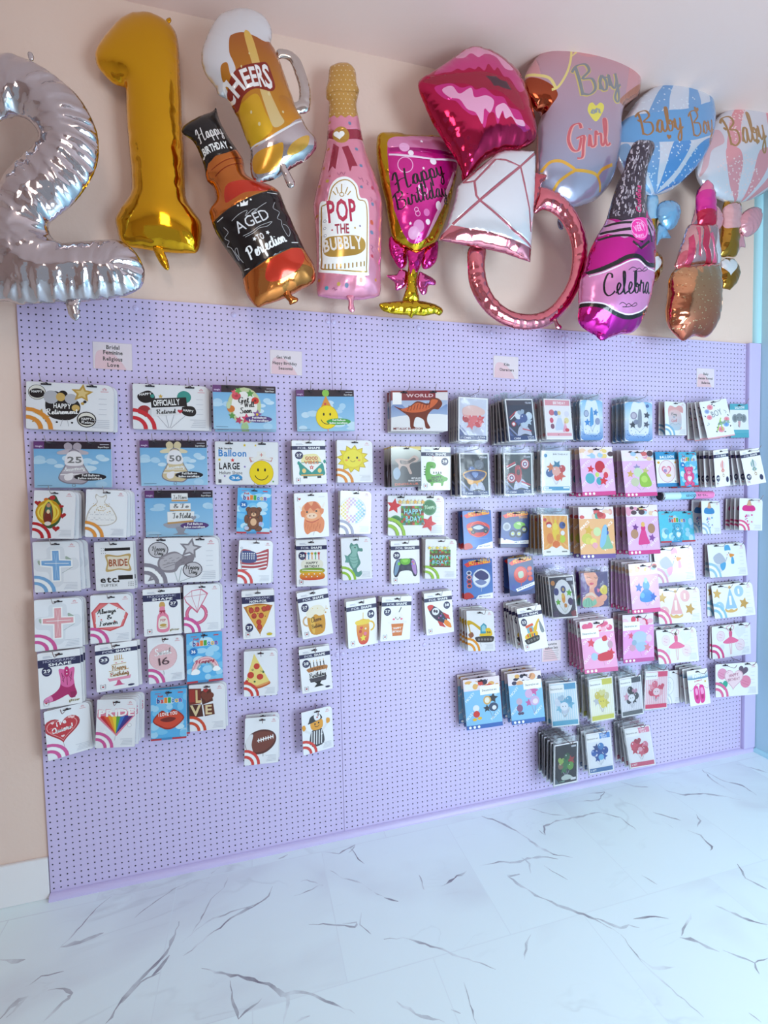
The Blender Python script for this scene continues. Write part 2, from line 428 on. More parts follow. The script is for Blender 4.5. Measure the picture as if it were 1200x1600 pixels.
M_cyan = mat('pale_cyan_trim', lin((0.70, 0.90, 0.95)), 0.4)
M_lil = mat('lilac_gloss_paint', lin((0.80, 0.76, 0.92)), 0.33); bump(M_lil, 120, 0.05, 0.001)
# plaster marks on the left of the back wall: rough white patches
def plaster(mt):
    b = mt.node_tree.nodes['Principled BSDF']
    tc = nd(mt, 'ShaderNodeTexCoord'); n1 = nd(mt, 'ShaderNodeTexNoise'); n1.inputs['Scale'].default_value = 3.0; n1.inputs['Detail'].default_value = 2
    lk(mt, tc.outputs['Object'], n1.inputs['Vector'])
    rp = nd(mt, 'ShaderNodeValToRGB'); rp.color_ramp.elements[0].position = 0.62; rp.color_ramp.elements[1].position = 0.72
    lk(mt, n1.outputs[0], rp.inputs[0])
    n2 = nd(mt, 'ShaderNodeTexNoise'); n2.inputs['Scale'].default_value = 28; n2.inputs['Detail'].default_value = 4; n2.inputs['Distortion'].default_value = 1.2
    lk(mt, tc.outputs['Object'], n2.inputs['Vector'])
    mu = nd(mt, 'ShaderNodeMath', operation='MULTIPLY'); lk(mt, rp.outputs[0], mu.inputs[0]); lk(mt, n2.outputs[0], mu.inputs[1])
    b2 = nd(mt, 'ShaderNodeBump'); b2.inputs['Strength'].default_value = 0.9; b2.inputs['Distance'].default_value = 0.012
    old = b.inputs['Normal'].links[0].from_socket; lk(mt, mu.outputs[0], b2.inputs['Height']); lk(mt, old, b2.inputs['Normal']); lk(mt, b2.outputs[0], b.inputs['Normal'])
plaster(M_wall)
# marble floor tiles
M_floor = mat('marble_tiles', (0.8, 0.8, 0.8), 0.42)
def marble(mt):
    b = mt.node_tree.nodes['Principled BSDF']; N = mt.node_tree
    tc = nd(mt, 'ShaderNodeTexCoord')
    br = nd(mt, 'ShaderNodeTexBrick'); br.offset = 0.5; br.inputs['Scale'].default_value = 1.0
    for k, v in (('Mortar Size', 0.0022), ('Brick Width', 0.61), ('Row Height', 0.305*2), ('Bias', 0.0), ('Mortar Smooth', 0.3)): br.inputs[k].default_value = v
    br.inputs['Color1'].default_value = (0, 0, 0, 1); br.inputs['Color2'].default_value = (1, 1, 1, 1); br.inputs['Mortar'].default_value = (0.5, 0.5, 0.5, 1)
    mp = nd(mt, 'ShaderNodeMapping'); mp.inputs['Rotation'].default_value = (0, 0, R(0)); mp.inputs['Location'].default_value = (0.12, 0.07, 0)
    lk(mt, tc.outputs['Object'], mp.inputs[0]); lk(mt, mp.outputs[0], br.inputs['Vector'])
    ad = nd(mt, 'ShaderNodeVectorMath', operation='MULTIPLY_ADD'); ad.inputs[1].default_value = (3.7, 1.9, 2.3)
    lk(mt, br.outputs['Color'], ad.inputs[0]); lk(mt, tc.outputs['Object'], ad.inputs[2])
    def vein(scale, width, rot, sx, dist, mscale, mlo):
        m1 = nd(mt, 'ShaderNodeMapping'); m1.inputs['Rotation'].default_value = (0, 0, R(rot)); m1.inputs['Scale'].default_value = (sx, 1, 1)
        lk(mt, ad.outputs[0], m1.inputs[0])
        n = nd(mt, 'ShaderNodeTexNoise'); n.inputs['Scale'].default_value = scale; n.inputs['Detail'].default_value = 5; n.inputs['Roughness'].default_value = 0.5; n.inputs['Distortion'].default_value = dist
        lk(mt, m1.outputs[0], n.inputs['Vector'])
        s = nd(mt, 'ShaderNodeMath', operation='SUBTRACT'); s.inputs[1].default_value = 0.5; lk(mt, n.outputs[0], s.inputs[0])
        a = nd(mt, 'ShaderNodeMath', operation='ABSOLUTE'); lk(mt, s.outputs[0], a.inputs[0])
        r = nd(mt, 'ShaderNodeMapRange'); r.inputs[1].default_value = 0; r.inputs[2].default_value = width; r.inputs[3].default_value = 1; r.inputs[4].default_value = 0
        lk(mt, a.outputs[0], r.inputs[0])
        k = nd(mt, 'ShaderNodeTexNoise'); k.inputs['Scale'].default_value = mscale; k.inputs['Detail'].default_value = 2; lk(mt, ad.outputs[0], k.inputs['Vector'])
        q = nd(mt, 'ShaderNodeMapRange'); q.inputs[1].default_value = mlo; q.inputs[2].default_value = mlo+0.14; lk(mt, k.outputs[0], q.inputs[0])
        mu = nd(mt, 'ShaderNodeMath', operation='MULTIPLY'); lk(mt, r.outputs[0], mu.inputs[0]); lk(mt, q.outputs[0], mu.inputs[1]); return mu
    v1 = vein(1.5, 0.009, 38, 0.45, 0.9, 2.6, 0.50); v2 = vein(3.1, 0.008, 30, 0.4, 1.2, 3.4, 0.53); v3 = vein(1.2, 0.10, 35, 0.5, 0.8, 2.0, 0.5)
    c0 = nd(mt, 'ShaderNodeMix', data_type='RGBA'); c0.inputs['A'].default_value = (*lin((0.925, 0.985, 1.0)), 1); c0.inputs['B'].default_value = (*lin((0.82, 0.84, 0.88)), 1)
    h = nd(mt, 'ShaderNodeMath', operation='MULTIPLY'); h.inputs[1].default_value = 0.4; lk(mt, v3.outputs[0], h.inputs[0]); lk(mt, h.outputs[0], c0.inputs['Factor'])
    mx = nd(mt, 'ShaderNodeMath', operation='MAXIMUM'); lk(mt, v1.outputs[0], mx.inputs[0]); h2 = nd(mt, 'ShaderNodeMath', operation='MULTIPLY'); h2.inputs[1].default_value = 0.6
    lk(mt, v2.outputs[0], h2.inputs[0]); lk(mt, h2.outputs[0], mx.inputs[1])
    c1 = nd(mt, 'ShaderNodeMix', data_type='RGBA'); c1.inputs['B'].default_value = (*lin((0.55, 0.56, 0.60)), 1)
    h3 = nd(mt, 'ShaderNodeMath', operation='MULTIPLY'); h3.inputs[1].default_value = 0.16; lk(mt, mx.outputs[0], h3.inputs[0])
    lk(mt, c0.outputs['Result'], c1.inputs['A']); lk(mt, h3.outputs[0], c1.inputs['Factor'])
    c2 = nd(mt, 'ShaderNodeMix', data_type='RGBA'); c2.inputs['B'].default_value = (*lin((0.80, 0.83, 0.87)), 1); h4 = nd(mt, 'ShaderNodeMath', operation='MULTIPLY'); h4.inputs[1].default_value = 0.22
    lk(mt, br.outputs['Fac'], h4.inputs[0]); lk(mt, h4.outputs[0], c2.inputs['Factor']); lk(mt, c1.outputs['Result'], c2.inputs['A']); lk(mt, c2.outputs['Result'], b.inputs['Base Color'])
marble(M_floor)
def vein_floor():
    bm = bmesh.new(); box_bm(bm, XL, XR+0.1, YF, YW+0.1, -0.1, 0); rng = random.Random(8); n0 = len(bm.faces)
    for vi, ln in enumerate(VEINS.strip().splitlines()):
        t = ln.split(); w_ = float(t[0])*0.00115; P = [np.array(tuple(map(float, q.split(','))))/1000 for q in t[1:]]
        Q = []
        for a, b in zip(P, P[1:]):
            l = float(np.hypot(*(b-a))); n = max(2, int(l/0.018)); nn = np.array((-(b-a)[1], (b-a)[0]))/max(l, 1e-6)
            Q += [a+(b-a)*k/n+nn*rng.uniform(-1, 1)*0.004*(k > 0) for k in range(n)]
        Q.append(P[-1]); N = len(Q); E = []
        for i, q in enumerate(Q):
            tt = Q[min(i+1, N-1)]-Q[max(i-1, 0)]; l = float(np.hypot(*tt)) or 1; nn = np.array((-tt[1], tt[0]))/l
            ww = w_*min(1, 4*i/N+.15, 4*(N-1-i)/N+.15)*rng.uniform(.35, 1.5); E.append([bm.verts.new((*(q+nn*ww*s), 0.00006+vi*0.000003+i*0.0000004)) for s in (1, -1)])
        for i in range(N-1): f_ = bm.faces.new((E[i][0], E[i][1], E[i+1][1], E[i+1][0])); f_.material_index = 1
    bmesh.ops.recalc_face_normals(bm, faces=bm.faces[:])
    for f_ in bm.faces:
        if f_.material_index == 1 and f_.normal.z < 0: f_.normal_flip()
    o = link('floor', mesh_of(bm, 'floor', M_floor, M_vein)); o['kind'] = 'structure'
M_vein = mat('marble_vein', lin((0.60, 0.58, 0.64)), 0.42)
def vm(mt):
    b = mt.node_tree.nodes['Principled BSDF']; tc = nd(mt, 'ShaderNodeTexCoord'); n = nd(mt, 'ShaderNodeTexNoise'); n.inputs['Scale'].default_value = 7; n.inputs['Detail'].default_value = 4
    r = nd(mt, 'ShaderNodeMapRange'); r.inputs[1].default_value = 0.36; r.inputs[2].default_value = 0.68
    c = nd(mt, 'ShaderNodeMix', data_type='RGBA'); c.inputs['A'].default_value = (*lin((0.90, 0.95, 0.97)), 1); c.inputs['B'].default_value = (*lin((0.50, 0.48, 0.54)), 1)
    lk(mt, tc.outputs['Object'], n.inputs['Vector']); lk(mt, n.outputs[0], r.inputs[0]); lk(mt, r.outputs[0], c.inputs['Factor']); lk(mt, c.outputs['Result'], b.inputs['Base Color'])
vm(M_vein); vein_floor()
slab('ceiling', XL, XR+0.1, YF, YW+0.1, CEIL, CEIL+0.1, M_ceil)
slab('wall_back', XL, XR+0.1, YW, YW+0.1, 0, CEIL, M_wall)
slab('wall_right', XR, XR+0.1, YF, YW, 0, CEIL, M_blue)
slab('baseboard_back', XL, -0.004, YW-0.014, YW, 0, 0.172, M_trim, bev=0.002)
def quarter(name, pts, axis, mt, r=0.02):
    """quarter-round moulding: pts = (start, end), axis the two outward directions of the corner"""
    a, b = Vector(pts[0]), Vector(pts[1]); u, v = Vector(axis[0]), Vector(axis[1]); bm = bmesh.new(); R_ = []
    for p in (a, b): R_.append([bm.verts.new(p)]+[bm.verts.new(p+u*r*math.cos(R(90*k/6))+v*r*math.sin(R(90*k/6))) for k in range(7)])
    n = 8
    for k in range(n): bm.faces.new((R_[0][k], R_[0][(k+1) % n], R_[1][(k+1) % n], R_[1][k]))
    bm.faces.new(R_[0]); bm.faces.new(R_[1][::-1]); bmesh.ops.recalc_face_normals(bm, faces=bm.faces)
    o = link(name, mesh_of(bm, name, mt)); o['kind'] = 'structure'; return o
quarter('trim_1', ((XR, YW, 96.1*IN), (XR, YW, CEIL)), ((-1, 0, 0), (0, -1, 0)), M_cyan, 0.03)
quarter('trim_2', ((XR, -0.02, 0), (XR, YF, 0)), ((-1, 0, 0), (0, 0, 1)), M_cyan, 0.022)
quarter('trim_3', ((0, -0.0005, 0), (XR-0.001, -0.0005, 0)), ((0, -1, 0), (0, 0, 1)), M_lil, 0.024)
slab('trim_4', 144*IN+0.001, XR-0.002, -0.019, YW-0.0005, 0.024, 96*IN, M_lil, bev=0.002)
# pegboard sheets: the holes are in the material, one inch apart
M_peg = mat('lilac_pegboard', lin((0.80, 0.75, 0.905)), 0.42, **{'Coat Weight': 0.15, 'Coat Roughness': 0.25})
def pegmat(mt):
    b = mt.node_tree.nodes['Principled BSDF']; tc = nd(mt, 'ShaderNodeTexCoord'); sx = nd(mt, 'ShaderNodeSeparateXYZ'); lk(mt, tc.outputs['Object'], sx.inputs[0])
    D = []
    for ax in ('X', 'Z'):
        d = nd(mt, 'ShaderNodeMath', operation='DIVIDE'); d.inputs[1].default_value = IN; lk(mt, sx.outputs[ax], d.inputs[0])
        f_ = nd(mt, 'ShaderNodeMath', operation='FRACT'); lk(mt, d.outputs[0], f_.inputs[0])
        s = nd(mt, 'ShaderNodeMath', operation='SUBTRACT'); s.inputs[1].default_value = 0.5; lk(mt, f_.outputs[0], s.inputs[0])
        p = nd(mt, 'ShaderNodeMath', operation='POWER'); p.inputs[1].default_value = 2; lk(mt, s.outputs[0], p.inputs[0]); D.append(p)
    a = nd(mt, 'ShaderNodeMath', operation='ADD'); lk(mt, D[0].outputs[0], a.inputs[0]); lk(mt, D[1].outputs[0], a.inputs[1])
    q = nd(mt, 'ShaderNodeMath', operation='SQRT'); lk(mt, a.outputs[0], q.inputs[0])
    r = nd(mt, 'ShaderNodeMapRange'); r.inputs[1].default_value = 0.105; r.inputs[2].default_value = 0.135; lk(mt, q.outputs[0], r.inputs[0])
    c = nd(mt, 'ShaderNodeMix', data_type='RGBA'); c.inputs['A'].default_value = (*lin((0.12, 0.09, 0.16)), 1); c.inputs['B'].default_value = (*lin((0.80, 0.75, 0.905)), 1)
    lk(mt, r.outputs[0], c.inputs['Factor']); lk(mt, c.outputs['Result'], b.inputs['Base Color'])
    no = nd(mt, 'ShaderNodeTexNoise'); no.inputs['Scale'].default_value = 160; lk(mt, tc.outputs['Object'], no.inputs['Vector'])
    bu = nd(mt, 'ShaderNodeBump'); bu.inputs['Strength'].default_value = 0.8; bu.inputs['Distance'].default_value = 0.002; lk(mt, r.outputs[0], bu.inputs['Height'])
    b2 = nd(mt, 'ShaderNodeBump'); b2.inputs['Strength'].default_value = 0.12; b2.inputs['Distance'].default_value = 0.0015; lk(mt, no.outputs[0], b2.inputs['Height']); lk(mt, bu.outputs[0], b2.inputs['Normal']); lk(mt, b2.outputs[0], b.inputs['Normal'])
pegmat(M_peg)
def screw(x, z, parent):
    bm = bmesh.new(); prof = ((0, -0.0035), (0.003, -0.0035), (0.0045, -0.002), (0.0085, -0.003), (0.011, -0.0015), (0.0115, 0.0))
    rings = [[bm.verts.new((r_*math.cos(2*math.pi*k/20), y_, r_*math.sin(2*math.pi*k/20))) for k in range(20)] for r_, y_ in prof[1:]]
    bm.faces.new(rings[0])
    for A, B in zip(rings, rings[1:]):
        for k in range(20): bm.faces.new((A[k], A[(k+1) % 20], B[(k+1) % 20], B[k]))
    bmesh.ops.recalc_face_normals(bm, faces=bm.faces)
    return link('screw', mesh_of(bm, 'screw', M_lil, smooth=True), parent, (x, -0.0003, z))
SHEET = ('lilac pegboard sheet at the left, carrying the retirement and bridal balloon packs',
         'lilac pegboard sheet in the middle, between the two thin vertical seams',
         'lilac pegboard sheet at the right, running up to the blue-grey wall')
for i, lab in enumerate(SHEET):
    s = slab('pegboard', 0, 48*IN-0.0012, 0, YW-0.0006, 0.004, 96*IN, M_peg, kind=None, bev=0.0008); s.location.x = 48*IN*i
    tagit(s, lab, 'pegboard', 'three pegboard sheets on the back wall')
    for sz in (94.5, 64.5, 34.5):
        for sxx in (0.5 if i else 1.5, 16.5, 31.5, 47.5): screw(sxx*IN, sz*IN, s)
